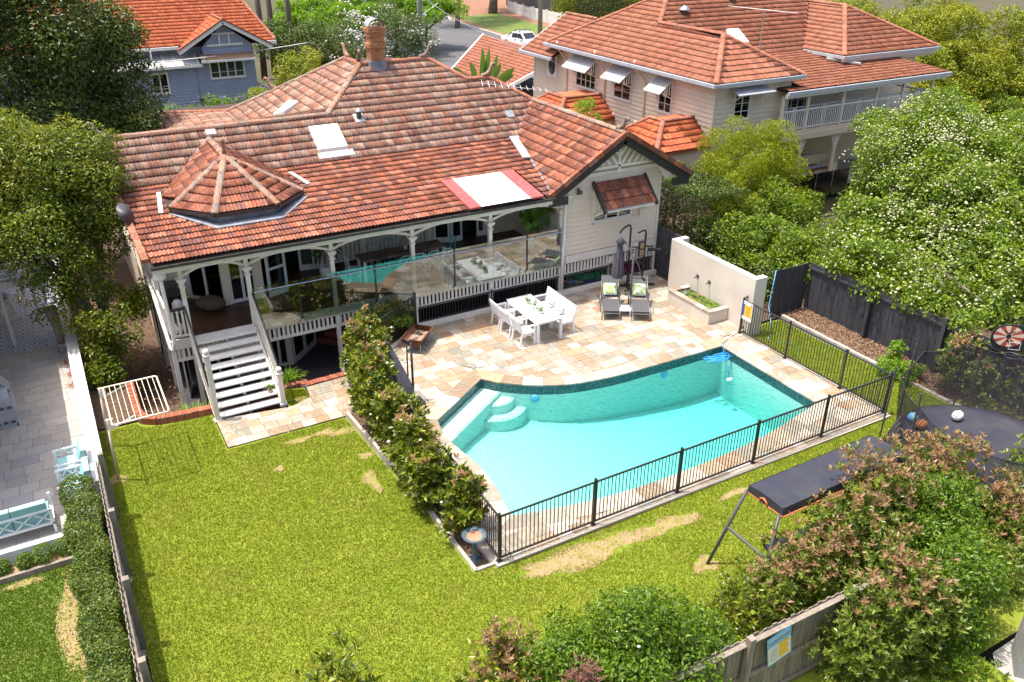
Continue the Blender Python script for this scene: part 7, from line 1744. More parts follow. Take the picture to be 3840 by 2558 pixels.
# lower hip at the far end of the side wall, and two small lean-to roofs at ground level
FB = [(25.4, 45.6, 4.72), (25.4, 41.6, 4.72), (27.4, 41.6, 5.92), (30.0, 43.6, 7.3), (30, 45.6, 7.3)]
FB = [(25.6, 44.5, 4.82), (25.6, 41.2, 4.82), (28.6, 41.2, 6.62), (28.6, 44.5, 6.62)]
fb = MB(); und(fb, FB); fb = fb.build('rear_roof', 'under', nh); bag = []; roof_face(FB, 'tile_nb', bag); lay_tiles(bag, fb, 0)
MB().box(25.42, 41.1, 4.7, 25.58, 44.6, 4.84).bar((25.5, 44.56, 4.8), (28.6, 44.56, 6.62), .1, .1).build('gutter', 'greygutter', fb); caps((28.6, 41.3, 6.68), (28.6, 44.5, 6.68), fb, 'cap_or')
for yc, zt in ((37.0, 3.3), (29.9, 3.62)):
 pass
def annex(y0, y1, zt, x0):
 """hipped porch roof leaning on the side wall"""
 a = MB(); w_ = 1.35; ym = (y0 + y1) / 2; ze = zt - 1.0
 W = [(x0, y1, ze), (x0, y0, ze), (x0 + w_, y0 + w_, zt), (x0 + w_, y1 - w_, zt)]; S = [(x0, y0, ze), (26.3, y0, ze), (26.3, y0 + w_, zt), (x0 + w_, y0 + w_, zt)]; Nn_ = [(26.3, y1, ze), (x0, y1, ze), (x0 + w_, y1 - w_, zt), (26.3, y1 - w_, zt)]
 for f in (W, S, Nn_): und(a, f)
 a.quad((x0 + w_, y0 + w_, zt), (26.3, y0 + w_, zt), (26.3, y1 - w_, zt), (x0 + w_, y1 - w_, zt))
 a = a.build('porch_roof', 'tile_or', nh); bag = []
 for f in (W, S): roof_face(f, 'tile_or', bag)
 lay_tiles(bag, a, 40); caps((x0, y0, ze + .04), (x0 + w_, y0 + w_, zt + .04), a, 'cap_or'); caps((x0 + w_, y0 + w_, zt + .04), (x0 + w_, y1 - w_, zt + .04), a, 'cap_or'); caps((x0 + w_, y0 + w_, zt + .04), (26.3, y0 + w_, zt + .04), a, 'cap_or'); caps((x0, y1, ze + .04), (x0 + w_, y1 - w_, zt + .04), a, 'cap_or')
 box(x0 + .15, y0 + .15, -.2, 26.3, y1 - .15, ze - .05).build('porch_wall', 'cream2', nh)
annex(36.0, 40.2, 3.45, 22.7); annex(28.6, 32.2, 3.70, 23.2)
# windows with hoods on the side wall
def hood(y0, y1, zt, pr=.85, dr=.62):
 h = MB(); n = 16
 for i in range(n):
  a = y0 + (y1 - y0) * i / n; b = y0 + (y1 - y0) * (i + 1) / n; d0 = .012 * (i % 2); d1 = .012 * ((i + 1) % 2)
  h.quad((X0 - pr, a, zt - dr + d0), (X0 - pr, b, zt - dr + d1), (X0 - .02, b, zt + d1), (X0 - .02, a, zt + d0))
 o = h.build('window_hood', 'zinc', nh)
 mb = MB().box(X0 - pr - .01, y0, zt - dr - .05, X0 - pr + .01, y1, zt - dr - .005)
 for y in (y0 + .03, y1 - .03):
  mb.bar((X0 - .03, y, zt - .02), (X0 - pr, y, zt - dr - .02), .03, .05).bar((X0 - .03, y, zt - dr - .35), (X0 - pr * .8, y, zt - dr - .03), .03, .05).box(X0 - .07, y - .02, zt - dr - .5, X0 - .03, y + .02, zt)
  for i in range(4): xx = X0 - .14 - i * .14; mb.box(xx - .025, y - .012, zt - dr - .1 - .02 * i, xx + .025, y + .012, zt - .12 - (X0 - xx) / pr * dr + .05)
 mb.build('hood_bracket', 'white', o)
for (a0, a1, z0, z1, c, hy0, hy1) in ((37.85, 39.75, 3.55, 4.95, 4, 37.75, 40.0), (34.75, 36.2, 3.55, 4.95, 2, 34.65, 36.35), (31.55, 32.55, 3.55, 4.95, 2, 31.5, 32.75)):
 window(nh, 'y', X0 - .03, -1, a0, a1, z0, z1, c, 3, 'white', .06, .05, hsplit=(.28, .62), bk='intwall'); hood(hy0, hy1, 5.2)
ov = box(X0 - .07, 41.75, 3.6, X0 - .03, 42.75, 4.85).build('window', 'white', nh)
mesh_obj('oval_pane', MB().lathe([(1e-4, .03), (.34, .03), (.36, .0)], n=26, sx=1.45).mesh('oval_pane', 'carglass', True), ov, Matrix.Translation((X0 - .06, 42.25, 4.22)) @ Matrix.Rotation(R(-90), 4, 'Y'))
window(nh, 'x', Y0 - .03, -1, 27.45, 28.4, 3.72, 4.9, 2, 3, 'white', .06, .05, hsplit=(.28, .62))
hd = MB().slab([(27.0, 27.9, 4.93), (29.2, 27.9, 4.93), (29.1, 28.66, 5.12), (27.1, 28.66, 5.12)], (0, 0, .05)).build('window_hood', 'greygutter', nh); MB().bar((27.3, 28.65, 4.5), (27.3, 28.0, 4.93), .04, .05).bar((28.7, 28.65, 4.5), (28.7, 28.0, 4.93), .04, .05).build('hood_bracket', 'white', hd)
for y, zt in ((40.65, 5.3), (37.0, 5.2), (33.6, 5.2)): MB().tube([(25.9, y + .5, 5.7), (25.9, y + .5, 5.35), (X0 - .1, y, 4.7), (X0 - .1, y, .0)], .045, 7).build('downpipe', 'cream2', nh, True)
# veranda
MB().box(29.95, 28.1, 2.62, 41.2, 31.0, 2.95).box(29.95, 28.06, 2.5, 41.2, 28.14, 2.78).build('veranda_floor', 'cream2', nh)
PX = [30.0, 31.6, 33.95, 36.3, 38.2, 40.4]
for px in PX: box(px - .06, 28.12, 2.95, px + .06, 28.24, 4.6).build('veranda_post', 'cream', nh)
nb_ = box(-.02, -.012, 3.07, .02, .012, 3.86).mesh('baluster', 'white')
for a, b in zip(PX, PX[1:]):
 MB().box(a + .06, 28.15, 3.86, b - .06, 28.21, 3.93).box(a + .06, 28.16, 3.02, b - .06, 28.2, 3.07).build('balustrade_rail', 'white', nh); n = int((b - a) / .125)
 for i in range(1, n): mesh_obj('baluster', nb_, nh, Matrix.Translation((a + (b - a) * i / n, 28.18, 0)))
 m_ = (a + b) / 2
 for j in (-.09, 0, .09): box(m_ + j - .012, 28.16, 2.93, m_ + j + .012, 28.2, 4.02).build('baluster', 'white', nh)
MB().box(30.05, 28.26, 3.98, 40.3, 28.3, 4.04).build('top_rail', 'greygutter', nh)
MB().box(40.34, 28.2, 3.86, 40.44, 31, 3.93).build('balustrade_rail', 'white', nh)
window(nh, 'x', 30.97, -1, 30.6, 32.0, 3.5, 4.7, 3, 2, 'white', .06, .05); window(nh, 'x', 30.97, -1, 36.8, 38.6, 3.6, 4.7, 4, 2, 'white', .06, .05)
window(nh, 'x', 30.97, -1, 33.0, 34.9, 2.97, 4.95, 4, 3, 'white', .07, .05, sill=False)
for px in PX[1:5]:
 p = box(px - .06, 28.14, -.1, px + .06, 28.26, 2.5).build('lower_post', 'cream', nh)
 for s in (-1, 1):
  mb = MB()
  for i in range(5): mb.box(px + s * (.08 + i * .07) - .02, 28.18, 2.48 - .75 * (1 - i / 5) ** 1.4, px + s * (.08 + i * .07) + .02, 28.22, 2.5)
  mb.build('post_bracket', 'white', p)
box(30.1, 31.2, -.05, 42, 31.3, 2.6).build('lower_wall', 'darkint', nh)
for x in (32.6, 35.2): box(x, 31.1, 0, x + .8, 31.2, 2.2).build('timber_door', 'timberdeck', nh)
# terrace things glimpsed under the veranda
t = thing('outdoor_sofa', 'pale outdoor sofa under the neighbouring veranda', 'sofa', (34, 29.6, 0)); box(33.2, 29.4, 0, 35.4, 29.8, .45).build('seat', 'cream', t); box(33.2, 29.8, 0, 35.4, 30.0, 1.0).build('backrest', 'cream', t); box(35.0, 29.0, 0, 35.4, 29.6, .7).build('arm', 'cream', t)
t = thing('kitchen_bench', 'brown bench with black barbecue hood under the neighbouring veranda', 'bench', (33.0, 30.4, 0)); box(32.2, 30.1, 0, 34.2, 30.8, .95).build('cabinet', 'cane', t); MB().ball((32.9, 30.4, 1.0), .36, 16, 1.3, .8, .7).build('hood', 'black', t, True)
t = thing('patio_table', 'dark patio table with patterned runner under the neighbouring veranda', 'table', (33, 28.7, 0)); box(32.3, 28.4, .7, 34.0, 29.2, .75).build('top', 'timberdeck', t); box(32.3, 28.6, .752, 34.0, 28.95, .76).build('runner', 'bluewhite', t)
for x in (32.4, 33.9): box(x - .04, 28.5, 0, x + .04, 28.58, .7).build('leg', 'white', t); box(x - .04, 29.05, 0, x + .04, 29.13, .7).build('leg', 'white', t)
t = thing('towel', 'bright blue and pink towels draped on the terrace rail', 'towel', (31.5, 27.6, .9)); MB().slab([(31.2, 27.5, 1.0), (31.7, 27.5, 1.0), (31.7, 27.44, .35), (31.2, 27.44, .4)], (0, .03, 0)).build('blue_towel', 'bluep', t); MB().slab([(31.72, 27.5, 1.0), (32.0, 27.5, 1.0), (32.0, 27.45, .45), (31.72, 27.45, .5)], (0, .03, 0)).build('pink_towel', 'pink', t)
t = thing('glass_fence', 'green tinted glass fence panels below the neighbouring veranda', 'fence', (31, 27, -.1))
for i in range(4): box(29.4 + i * 1.1, 26.9, -.05, 30.45 + i * 1.1, 26.915, 1.15).build('glass_panel', 'poolglass', t)
# roof furniture
kk = MB().lathe([(.16, 0), (.16, .18), (.3, .2), (.30, .24), (.08, .42), (1e-4, .43)], (30.3, 36.0, 7.35), 18).build('roof_ventilator', 'metal', nh, True)
MB().lathe([(.14, 0), (.14, .2), (.24, .22), (.1, .36), (1e-4, .36)], (34.0, 36.6, 7.75), 16).build('roof_ventilator', 'metal', nh, True)
MB().slab([(31.9, 33.6, 6.0), (32.7, 33.6, 6.0), (32.7, 34.5, 6.55), (31.9, 34.5, 6.55)], (0, 0, .16)).build('skylight', 'acrylic', nh)
MB().bar((35.8, 31.2, 5.45), (36.9, 29.95, 5.28), .3, .08).build('mortar_bed', 'mortar', nh)
aerial(nh, 29.6, 29.7, 5.1, 3.1, 1.5, R(10))
MB().tube([(29.0, 28.55, 5.7), (28.9, 28.45, 4.3)], .03, 6).build('aerial_stay', 'cream', nh)
# carport on the street side
cpt = thing('carport', 'open carport with orange tiled roof and white gutter beyond the main roof', 'carport', (30, 56, -1)); cf = [(27.2, 56.8, 1.6), (29.2, 50.4, 1.6), (33.6, 52.0, 2.6), (33.2, 60.0, 2.6)]
cf = [(27.4, 58.0, 1.4), (27.4, 50.2, 1.4), (32.2, 50.2, 3.2), (32.2, 62.0, 3.2)]
ru = MB(); und(ru, cf); ru = ru.build('roof', 'under', cpt); bag = []; roof_face(cf, 'tile_nb', bag); lay_tiles(bag, ru, 0)
MB().box(27.22, 50.1, 1.26, 27.38, 58.1, 1.44).bar((27.3, 50.12, 1.36), (32.2, 50.12, 3.2), .12, .22).bar((27.3, 58.0, 1.4), (32.2, 62.0, 3.24), .12, .16).build('gutter', 'white', cpt)
for x, y in ((27.6, 50.5), (27.6, 57.5), (32, 50.5)): box(x - .06, y - .06, -1.05, x + .06, y + .06, 1.5).build('post', 'white', cpt)
box(27.8, 52, -1.05, 32, 57, 1.2).build('back_wall', 'dark', cpt)
# ------------------------------------------------------------------ blue grey cottage
bh = thing('blue_house', 'blue grey weatherboard cottage with bright orange tiled roof and white trim', 'house', (9, 64, 0)); BY = 62.0
bw_ = MB().box(10.9, BY, -1.05, 14.25, 76, 3.7).slab([(10.9, BY, 3.7), (14.25, BY, 3.7), (12.4, BY, 5.1)], (0, 6, 0)).box(-2, BY + .8, -1.05, 10.9, 76, 3.8).box(3.0, BY - .1, -1.05, 10.2, BY + .8, 2.6).build('wall', 'bluehouse', bh)
boards(bw_, 'x', 10.95, 14.2, .2, 3.5, BY, -1, 'bluehouse', .2); boards(bw_, 'x', 3.0, 10.2, .2, 2.6, BY - .1, -1, 'bluehouse', .2)
br_ = MB(); bm = [(-3, BY + .2, 3.82), (15.8, BY + .2, 3.82), (14.2, BY + 7.0, 7.9), (0.6, BY + 7.0, 7.9)]; bm = [(-3, BY + .2, 3.82), (15.9, BY + .2, 3.82), (13.6, BY + 8.0, 8.6), (0.4, BY + 8.0, 8.6)]
gl_ = [(9.3, BY - .6, 3.62), (12.35, BY - .6, 5.38), (12.35, BY + 2.85, 5.42), (9.3, BY + .0, 3.62)]; gr_ = [(12.35, BY - .6, 5.38), (15.4, BY - .6, 3.62), (15.4, BY + .2, 3.72), (12.35, BY + 2.85, 5.42)]
for f in (bm, gl_, gr_): und(br_, f)
und(br_, [(15.9, BY + .2, 3.82), (15.9, BY + 15, 3.82), (13.6, BY + 8, 8.6)])
br_ = br_.build('roof', 'under', bh); bag = []
roof_face(bm, 'tile_or', bag, ([(9.3, BY - 1), (15.4, BY - 1), (12.35, BY + 2.8)],)); roof_face(gl_, 'tile_or', bag); roof_face(gr_, 'tile_or', bag); lay_tiles(bag, br_, 0)
caps((12.35, BY - .6, 5.45), (12.35, BY + 2.8, 5.46), br_, 'cap_or'); caps((15.9, BY + .2, 3.9), (13.6, BY + 8.0, 8.66), br_, 'cap_or'); caps((-3, BY + .2, 3.9), (.4, BY + 8.0, 8.66), br_, 'cap_or')
MB().bar((12.35, BY - .62, 5.30), (9.25, BY - .62, 3.50), .06, .26).bar((12.35, BY - .62, 5.30), (15.45, BY - .62, 3.50), .06, .26).build('barge_board', 'white', bh)
MB().bar((12.35, BY - .66, 5.46), (9.2, BY - .66, 3.66), .1, .1).bar((12.35, BY - .66, 5.46), (15.5, BY - .66, 3.66), .1, .1).build('verge_capping', 'cap_or', br_)
fr_ = MB().box(11.2, BY - .12, 3.72, 13.6, BY - .04, 3.86).box(12.0, BY - .12, 3.86, 12.1, BY - .05, 4.5).box(12.65, BY - .12, 3.86, 12.75, BY - .05, 4.5).box(11.6, BY - .12, 4.45, 13.1, BY - .05, 4.56); fr_.build('gable_trim', 'white', bh)
MB().box(-3, BY + .02, 3.66, 9.4, BY + .18, 3.84).box(15.3, BY + .02, 3.6, 15.95, BY + .18, 3.84).build('gutter', 'white', bh)
window(bh, 'x', BY - .03, -1, 11.15, 13.5, 1.62, 2.88, 4, 3, 'white', .1, .08, hsplit=(.3,), bk='renderwhite'); window(bh, 'x', BY - .13, -1, 7.3, 8.4, .95, 2.3, 2, 3, 'white', .1, .08, hsplit=(.2, .33))
box(10.2, BY - .01, .4, 10.9, BY + .05, 2.7).build('door', 'bluehouse', bh)
wh = MB().slab([(10.6, BY - .9, 2.95), (14.1, BY - .9, 2.95), (14.1, BY - .03, 3.2), (10.6, BY - .03, 3.2)], (0, 0, .05)).build('window_hood', 'cane', bh); MB().box(10.55, BY - .98, 2.82, 14.15, BY - .9, 2.96).build('hood_gutter', 'white', wh)
lt = MB(); n = 34
for i in range(n):
 a = 2.6 + (10.5 - 2.6) * i / n; b = 2.6 + (10.5 - 2.6) * (i + 1) / n; d0 = .05 * (i % 3 == 0)
 lt.slab([(a, BY - .7, 2.72), (b - .02, BY - .7, 2.72), (b - .02, BY + .9, 3.35), (a, BY + .9, 3.35)], (0, 0, .03 + d0))
lt.build('lean_to_roof', 'greyroof', bh); MB().box(2.5, BY - .82, 2.58, 10.6, BY - .7, 2.74).build('lean_to_gutter', 'white', bh); MB().tube([(7.6, BY, 3.0), (7.6, BY, 3.7)], .05, 6).build('vent_pipe', 'white', bh)
MB().bar((-3, BY + .3, 3.95), (.4, BY + 8, 8.75), .25, .12).build('verge_trim', 'cap_or', br_)
wa = thing('white_shed', 'white metal roofed building behind the dark left trees', 'building', (-6, 80, 0)); box(-30, 80, -1, -1.5, 92, 5.2).build('wall', 'renderwhite', wa); MB().slab([(-31, 79.5, 5.2), (-1, 79.5, 5.2), (-1, 86, 7.5), (-31, 86, 7.5)], (0, 0, .1)).build('roof', 'whitesheet', wa)
# ------------------------------------------------------------------ street things
def wheel(parent, mtx, r=.38, wd=.25):
 w_ = mesh_obj('wheel', MB().tube([(0, -wd / 2, 0), (0, wd / 2, 0)], r, 20).mesh('wheel', 'blackrubber'), parent, mtx)
 mesh_obj('rim', MB().tube([(0, -wd / 2 - .012, 0), (0, wd / 2 + .012, 0)], r * .62, 12).mesh('rim', 'darkgrey'), w_, mtx)
def extrude_y(prof, hw, inset=0.0, mats='carwhite'):
 """side profile (x,z) swept across the width, top narrowed by inset"""
 zs = [p[1] for p in prof]; z0, z1 = min(zs), max(zs); n = len(prof); vs = []
 for s in (-1, 1): vs += [(x, s * (hw - inset * ((z - z0) / (z1 - z0)) ** 1.5), z) for x, z in prof]
 return MB().add(vs, [tuple(range(n)), tuple(range(2 * n - 1, n - 1, -1))] + [(i, n + i, n + (i + 1) % n, (i + 1) % n) for i in range(n)])
ut = thing('ute', 'white dual cab ute with black roof racks parked along the kerb', 'ute', (45.55, 78.9, -1), R(-79)); B_ = wm(ut)
body = [(-2.6, .45), (-2.62, .75), (-2.6, 1.12), (-1.0, 1.14), (-1.0, 1.16), (1.0, 1.16), (1.25, 1.12), (2.3, 1.02), (2.58, .85), (2.62, .5), (2.2, .32), (-2.3, .36)]
mesh_obj('body', extrude_y(body, .93, .07).mesh('body', 'carwhite'), ut, B_)
cab = [(-1.0, 1.15), (-.86, 1.72), (-.6, 1.78), (.35, 1.76), (.55, 1.7), (1.2, 1.15)]
mesh_obj('cab', extrude_y(cab, .86, .14).mesh('cab', 'carwhite'), ut, B_)
mb = MB()
for s in (-1, 1):
 mb.slab([(-.86, s * .858, 1.2), (.0, s * .858, 1.2), (.0, s * .80, 1.62), (-.74, s * .80, 1.62)], (0, s * .012, 0)); mb.slab([(.06, s * .858, 1.2), (1.0, s * .858, 1.2), (.5, s * .80, 1.62), (.06, s * .80, 1.62)], (0, s * .012, 0))
mb.slab([(1.16, -.74, 1.2), (1.16, .74, 1.2), (.6, .66, 1.66), (.6, -.66, 1.66)], (.02, 0, .016)); mb.slab([(-1.0, -.7, 1.22), (-1.0, .7, 1.22), (-.9, .64, 1.6), (-.9, -.64, 1.6)], (-.015, 0, 0))
mesh_obj('window', mb.mesh('window', 'carglass'), ut, B_)
mesh_obj('tray_cover', box(-2.5, -.8, 1.13, -1.1, .8, 1.17).mesh('tray_cover', 'carwhite'), ut, B_)
for x in (-1.62, 1.62):
 for s in (-1, 1):
  wheel(ut, B_ @ Matrix.Translation((x, s * .84, .38)))
  mesh_obj('wheel_arch', MB().tube([(x + .46 * math.cos(a), s * .93, .38 + .46 * math.sin(a)) for a in [math.pi * i / 8 for i in range(9)]], .045, 5).mesh('wheel_arch', 'black'), ut, B_)
mb = MB()
for x in (-.5, .25): mb.box(x - .03, -.8, 1.84, x + .03, .8, 1.88).box(x - .04, -.74, 1.74, x + .04, -.66, 1.86).box(x - .04, .66, 1.74, x + .04, .74, 1.86)
mesh_obj('roof_rack', mb.mesh('roof_rack', 'black'), ut, B_)
mesh_obj('sports_bar', MB().tube([(-1.5, -.78, 1.15), (-1.15, -.74, 1.55), (-1.1, 0, 1.62), (-1.15, .74, 1.55), (-1.5, .78, 1.15)], .05, 7).mesh('sports_bar', 'black', True), ut, B_)
mesh_obj('side_step', box(-1.1, -.98, .32, 1.15, -.86, .38).box(-1.1, .86, .32, 1.15, .98, .38).mesh('side_step', 'black'), ut, B_)
for s in (-1, 1): mesh_obj('tail_light', box(-2.64, s * .84 - .07, .75, -2.58, s * .84 + .07, 1.08).mesh('tail_light', 'taillight'), ut, B_); mesh_obj('mirror', box(.78, s * 1.0 - .1, 1.2, .88, s * 1.0 + .1, 1.38).mesh('mirror', 'black'), ut, B_); mesh_obj('headlight', box(2.42, s * .7 - .16, .78, 2.6, s * .7 + .16, .93).mesh('headlight', 'chrome'), ut, B_)
mesh_obj('bumper', box(-2.7, -.88, .42, -2.58, .88, .58).mesh('bumper', 'black'), ut, B_)
mb = MB()
for x in (-.35, .55):
 for s in (-1, 1): mb.box(x, s * .90 - .02, .98, x + .16, s * .90 + .02, 1.03)
mesh_obj('door_handle', mb.mesh('door_handle', 'black'), ut, B_)
dc = thing('dark_car', 'dark hatchback half hidden by the white flowering shrub', 'car', (37.0, 88.5, -1), R(80)); B_ = wm(dc)
mesh_obj('body', extrude_y([(-2.1, .35), (-2.12, .9), (-1.9, 1.0), (1.0, .98), (2.0, .8), (2.1, .4), (1.8, .25), (-1.8, .25)], .88, .06).mesh('body', 'cargrey'), dc, B_)
mesh_obj('cabin', extrude_y([(-1.95, .98), (-1.6, 1.45), (-.3, 1.52), (.3, 1.45), (1.0, .98)], .82, .16).mesh('cabin', 'carglass'), dc, B_)
for x in (-1.3, 1.3):
 for s in (-1, 1): wheel(dc, B_ @ Matrix.Translation((x, s * .8, .32)), .32, .2)
for s in (-1, 1): mesh_obj('tail_light', box(-2.14, s * .7 - .12, .7, -2.05, s * .7 + .12, .95).mesh('tail_light', 'taillight'), dc, B_)
pl = thing('power_pole', 'green treated timber power pole rising past the chimney', 'power pole', (33.4, 77.2, -1)); MB().tube([(33.4, 77.2, -1), (33.4, 77.2, 9)], [.24, .19], 12).build('pole', 'polewood', pl, True); box(32.6, 77.0, 8.2, 34.2, 77.1, 8.35).build('crossarm', 'paling', pl); MB().tube([(33.62, 77.0, 1.8), (33.62, 77.0, 9)], .03, 5).build('conduit', 'zinc', pl)
p2 = thing('power_pole', 'second timber power pole behind the parked white ute', 'power pole', (50.3, 83.5, -1)); MB().tube([(50.3, 83.5, -1), (50.3, 83.5, 9)], [.26, .2], 12).build('pole', 'polewood', p2, True); box(49.6, 83.4, 8.2, 51, 83.5, 8.35).build('crossarm', 'paling', p2)
def wire(label, a, b, sag, r=.02, mat='metal'):
 a = Vector(a); b = Vector(b); pts = [a.lerp(b, i / 16) - Vector((0, 0, sag * 4 * (i / 16) * (1 - i / 16))) for i in range(17)]
 tag(MB().tube(pts, r, 5).build('overhead_wire', mat, None, True), label, 'wire')
wire('pale service wire running left from the pole in front of the chimney', (33.4, 77.0, 3.0), (-2.0, 52, 4.6), .9, .035, 'white')
wire('service wire rising right from the pole over the white flowers', (33.4, 77.0, 3.0), (60, 108, 9), .6, .035, 'white')
wire('thin wire dropping right from the pole across the street to the cream house', (30.5, 76, 7.0), (26.4, 44.4, 4.6), .8, .022)
wire('dark wire crossing the orange cottage roof', (-3, 58, 5.2), (40, 96, 7.5), .6, .03, 'black')
wire('thin high wire across the street above the parked ute', (33.4, 77.2, 7.8), (78, 92, 8), .8, .03)
def picket(label, a, b, z0, h, w_=.12, gap=.1, posts=3.0, mat='white'):
 a = Vector((a[0], a[1], 0)); b = Vector((b[0], b[1], 0)); L = (b - a).length; d = (b - a) / L; an = math.atan2(d.y, d.x); t = thing('picket_fence', label, 'fence', (a.x, a.y, z0)); n = int(L / (w_ + gap)); me = box(-w_ / 2, -.012, 0, w_ / 2, .012, h).mesh('picket', mat)
 for i in range(n): p = a + d * (i + .5) * L / n; mesh_obj('picket', me, t, Matrix.Translation((p.x, p.y, z0 + .08)) @ Matrix.Rotation(an, 4, 'Z'))
 for q_ in (.25, .85): MB().bar(a + Vector((0, .03, z0 + h * q_)), b + Vector((0, .03, z0 + h * q_)), .04, .09).build('rail', mat, t)
 for i in range(int(L / posts) + 1): p = a + d * min(L, i * posts); mesh_obj('post', box(-.09, -.09, 0, .09, .09, h + .2).mesh('post', mat), t, Matrix.Translation((p.x, p.y, z0)) @ Matrix.Rotation(an, 4, 'Z'))
picket('white picket fence along the far side of the street', (60.5, 109), (58.7, 99.3), -1, 1.35); picket('white solid boarded fence section nearer the ute', (58.7, 99.3), (58.5, 92), -1, 1.45, .3, .004, 3.6)
tag(box(52, 100, 0, 53, 101, 1), 'x', 'x') if False else None
gb = thing('grey_building', 'dark grey building behind the clipped hedge across the street', 'building', (72, 100, -1)); box(64, 100, -1, 84, 116, 4).build('wall', 'darkgrey', gb); MB().slab([(63.5, 99.5, 4), (84.5, 99.5, 4), (84.5, 108, 6.5), (63.5, 108, 6.5)], (0, 0, .2)).build('roof', 'cargrey', gb)
tag(box(46, 126, -1, 60, 140, 3.2).build('distant_house', 'renderwhite'), 'pale house glimpsed at the top edge behind the feathery tree', 'house')
# ------------------------------------------------------------------ trees and shrubs
L_MAG = LEAF('magnolia_leaf', [(.04, .07, .006), (.09, .13, .008), (.15, .19, .01), (.23, .25, .015), (.27, .19, .03)], pos=[0, .35, .65, .9, 1], rough=.28, trans=.22, spec=.6)
L_DARK = LEAF('dark_evergreen_leaf', [(.03, .055, .008), (.055, .09, .012), (.085, .13, .016), (.14, .175, .025)], pos=[0, .4, .75, 1], rough=.35, trans=.22, spec=.5)
L_LEFT = LEAF('olive_green_leaf', [(.05, .085, .006), (.09, .14, .008), (.15, .20, .010), (.25, .27, .02)], pos=[0, .4, .75, 1], rough=.35, trans=.3, patch=(.19, .20, .015), patch_scale=.8)
L_BIG = LEAF('bright_round_leaf', [(.05, .095, .008), (.10, .17, .010), (.17, .25, .014), (.25, .32, .025)], pos=[0, .4, .75, 1], rough=.35, trans=.33)
L_LIME = LEAF('lime_drooping_leaf', [(.13, .17, .006), (.21, .255, .008), (.29, .33, .012), (.17, .22, .010)], rough=.45, trans=.42)
L_YEL = LEAF('yellow_green_leaf', [(.07, .11, .006), (.15, .20, .008), (.26, .29, .012), (.36, .35, .02)], pos=[0, .35, .75, 1], rough=.4, trans=.32, patch=(.27, .28, .02), patch_scale=.35)
L_LILLY = LEAF('lilly_pilly_leaf', [(.045, .095, .006), (.085, .16, .008), (.13, .22, .012), (.20, .28, .02)], pos=[0, .4, .8, 1], rough=.38, trans=.35)
L_PHO = LEAF('photinia_leaf', [(.05, .085, .010), (.095, .145, .014), (.15, .20, .02), (.20, .24, .04)], rough=.3, trans=.28, spec=.6)
L_TIP = LEAF('bronze_new_leaf', [(.24, .13, .06), (.30, .17, .085), (.20, .15, .05), (.28, .15, .10), (.24, .20, .06)], rough=.35, trans=.3)
L_FEA = LEAF('feathery_green_leaf', [(.09, .19, .01), (.14, .27, .014), (.20, .34, .02)], trans=.45, rough=.5)
L_RED = LEAF('dwarf_red_leaf', [(.13, .05, .04), (.20, .085, .07), (.25, .12, .10)], trans=.2)
L_OLE = LEAF('oleander_leaf', [(.05, .085, .016), (.085, .13, .025), (.12, .17, .035)], trans=.25)
# magnolias along the pool fence
MAGS = [(6.22, 13.25, 1.75, .47, 'nearest the bird bath'), (6.15, 14.6, 1.95, .55, 'second from the bird bath'), (6.12, 15.75, 1.9, .56, 'third from the bird bath'), (6.18, 16.95, 1.9, .58, 'in the middle of the row'), (6.22, 18.2, 2.2, .60, 'in front of the folded dark umbrella'), (6.42, 19.35, 2.15, .58, 'at the edge of the stone path'), (6.7, 20.5, 2.1, .58, 'next to the short black fence panel'), (7.15, 21.5, 2.0, .60, 'leaning against the veranda stumps')]
for i, (x, y, h, r_, lb_) in enumerate(MAGS):
 lob = [(x, y, -.15 + h * .30, r_ * .8, r_ * .8, h * .28), (x + random.uniform(-.12, .12), y + random.uniform(-.12, .12), -.15 + h * .56, r_, r_, h * .27), (x + random.uniform(-.1, .1), y + random.uniform(-.1, .1), -.15 + h * .82, r_ * .62, r_ * .62, h * .22)]
 tree('magnolia_shrub', 'glossy magnolia shrub ' + lb_, 'shrub', (x, y, -.15), lob, 430, .155, L_MAG, 46, .035, 'magnolia shrubs along the pool fence', .40, ros=7, rs=(.35, .6), tips=L_TIP, tipfrac=.03, flowers=5, fmat='whiteflower', fr=.05)
tree('murraya_shrub', 'dense light green shrub with bronze tips in the veranda corner', 'shrub', (8.2, 22.6, -.15), [(7.9, 22.7, .75, .62, .5, .55), (8.5, 22.75, .85, .6, .45, .5), (8.95, 23.0, .8, .4, .3, .5), (7.5, 22.3, .4, .5, .5, .5)], 9000, .075, L_LILLY, 60, .04, tips=L_TIP, tipfrac=.06)
# left boundary tree and the dark evergreens behind it
tree('lilly_pilly_tree', 'tall olive green tree hanging over the left boundary wall', 'tree', (.75, 25.0, -1.0), [(-1.2, 27.3, 5.2, 1.7, 1.6, 1.9), (.3, 27.2, 5.0, 1.6, 1.7, 1.8), (-.3, 26.6, 3.6, 1.7, 1.4, 1.5), (1.0, 26.9, 3.7, 1.15, 1.2, 1.4), (-.2, 25.9, 2.2, 1.3, 1.0, 1.3), (.35, 25.0, 1.0, 1.0, .8, 1.1), (.2, 24.3, .2, .75, .6, .8), (1.4, 25.8, 1.6, .7, .7, .7), (-1.9, 28.4, 6.0, 1.5, 1.5, 1.4), (-1.5, 26.6, 4.2, 1.3, 1.2, 1.3), (.9, 27.6, 5.6, 1.2, 1.2, 1.2)], 88000, .105, L_LEFT, 300, .14, rs=(.22, .42), aspect=.46, inner=.22)
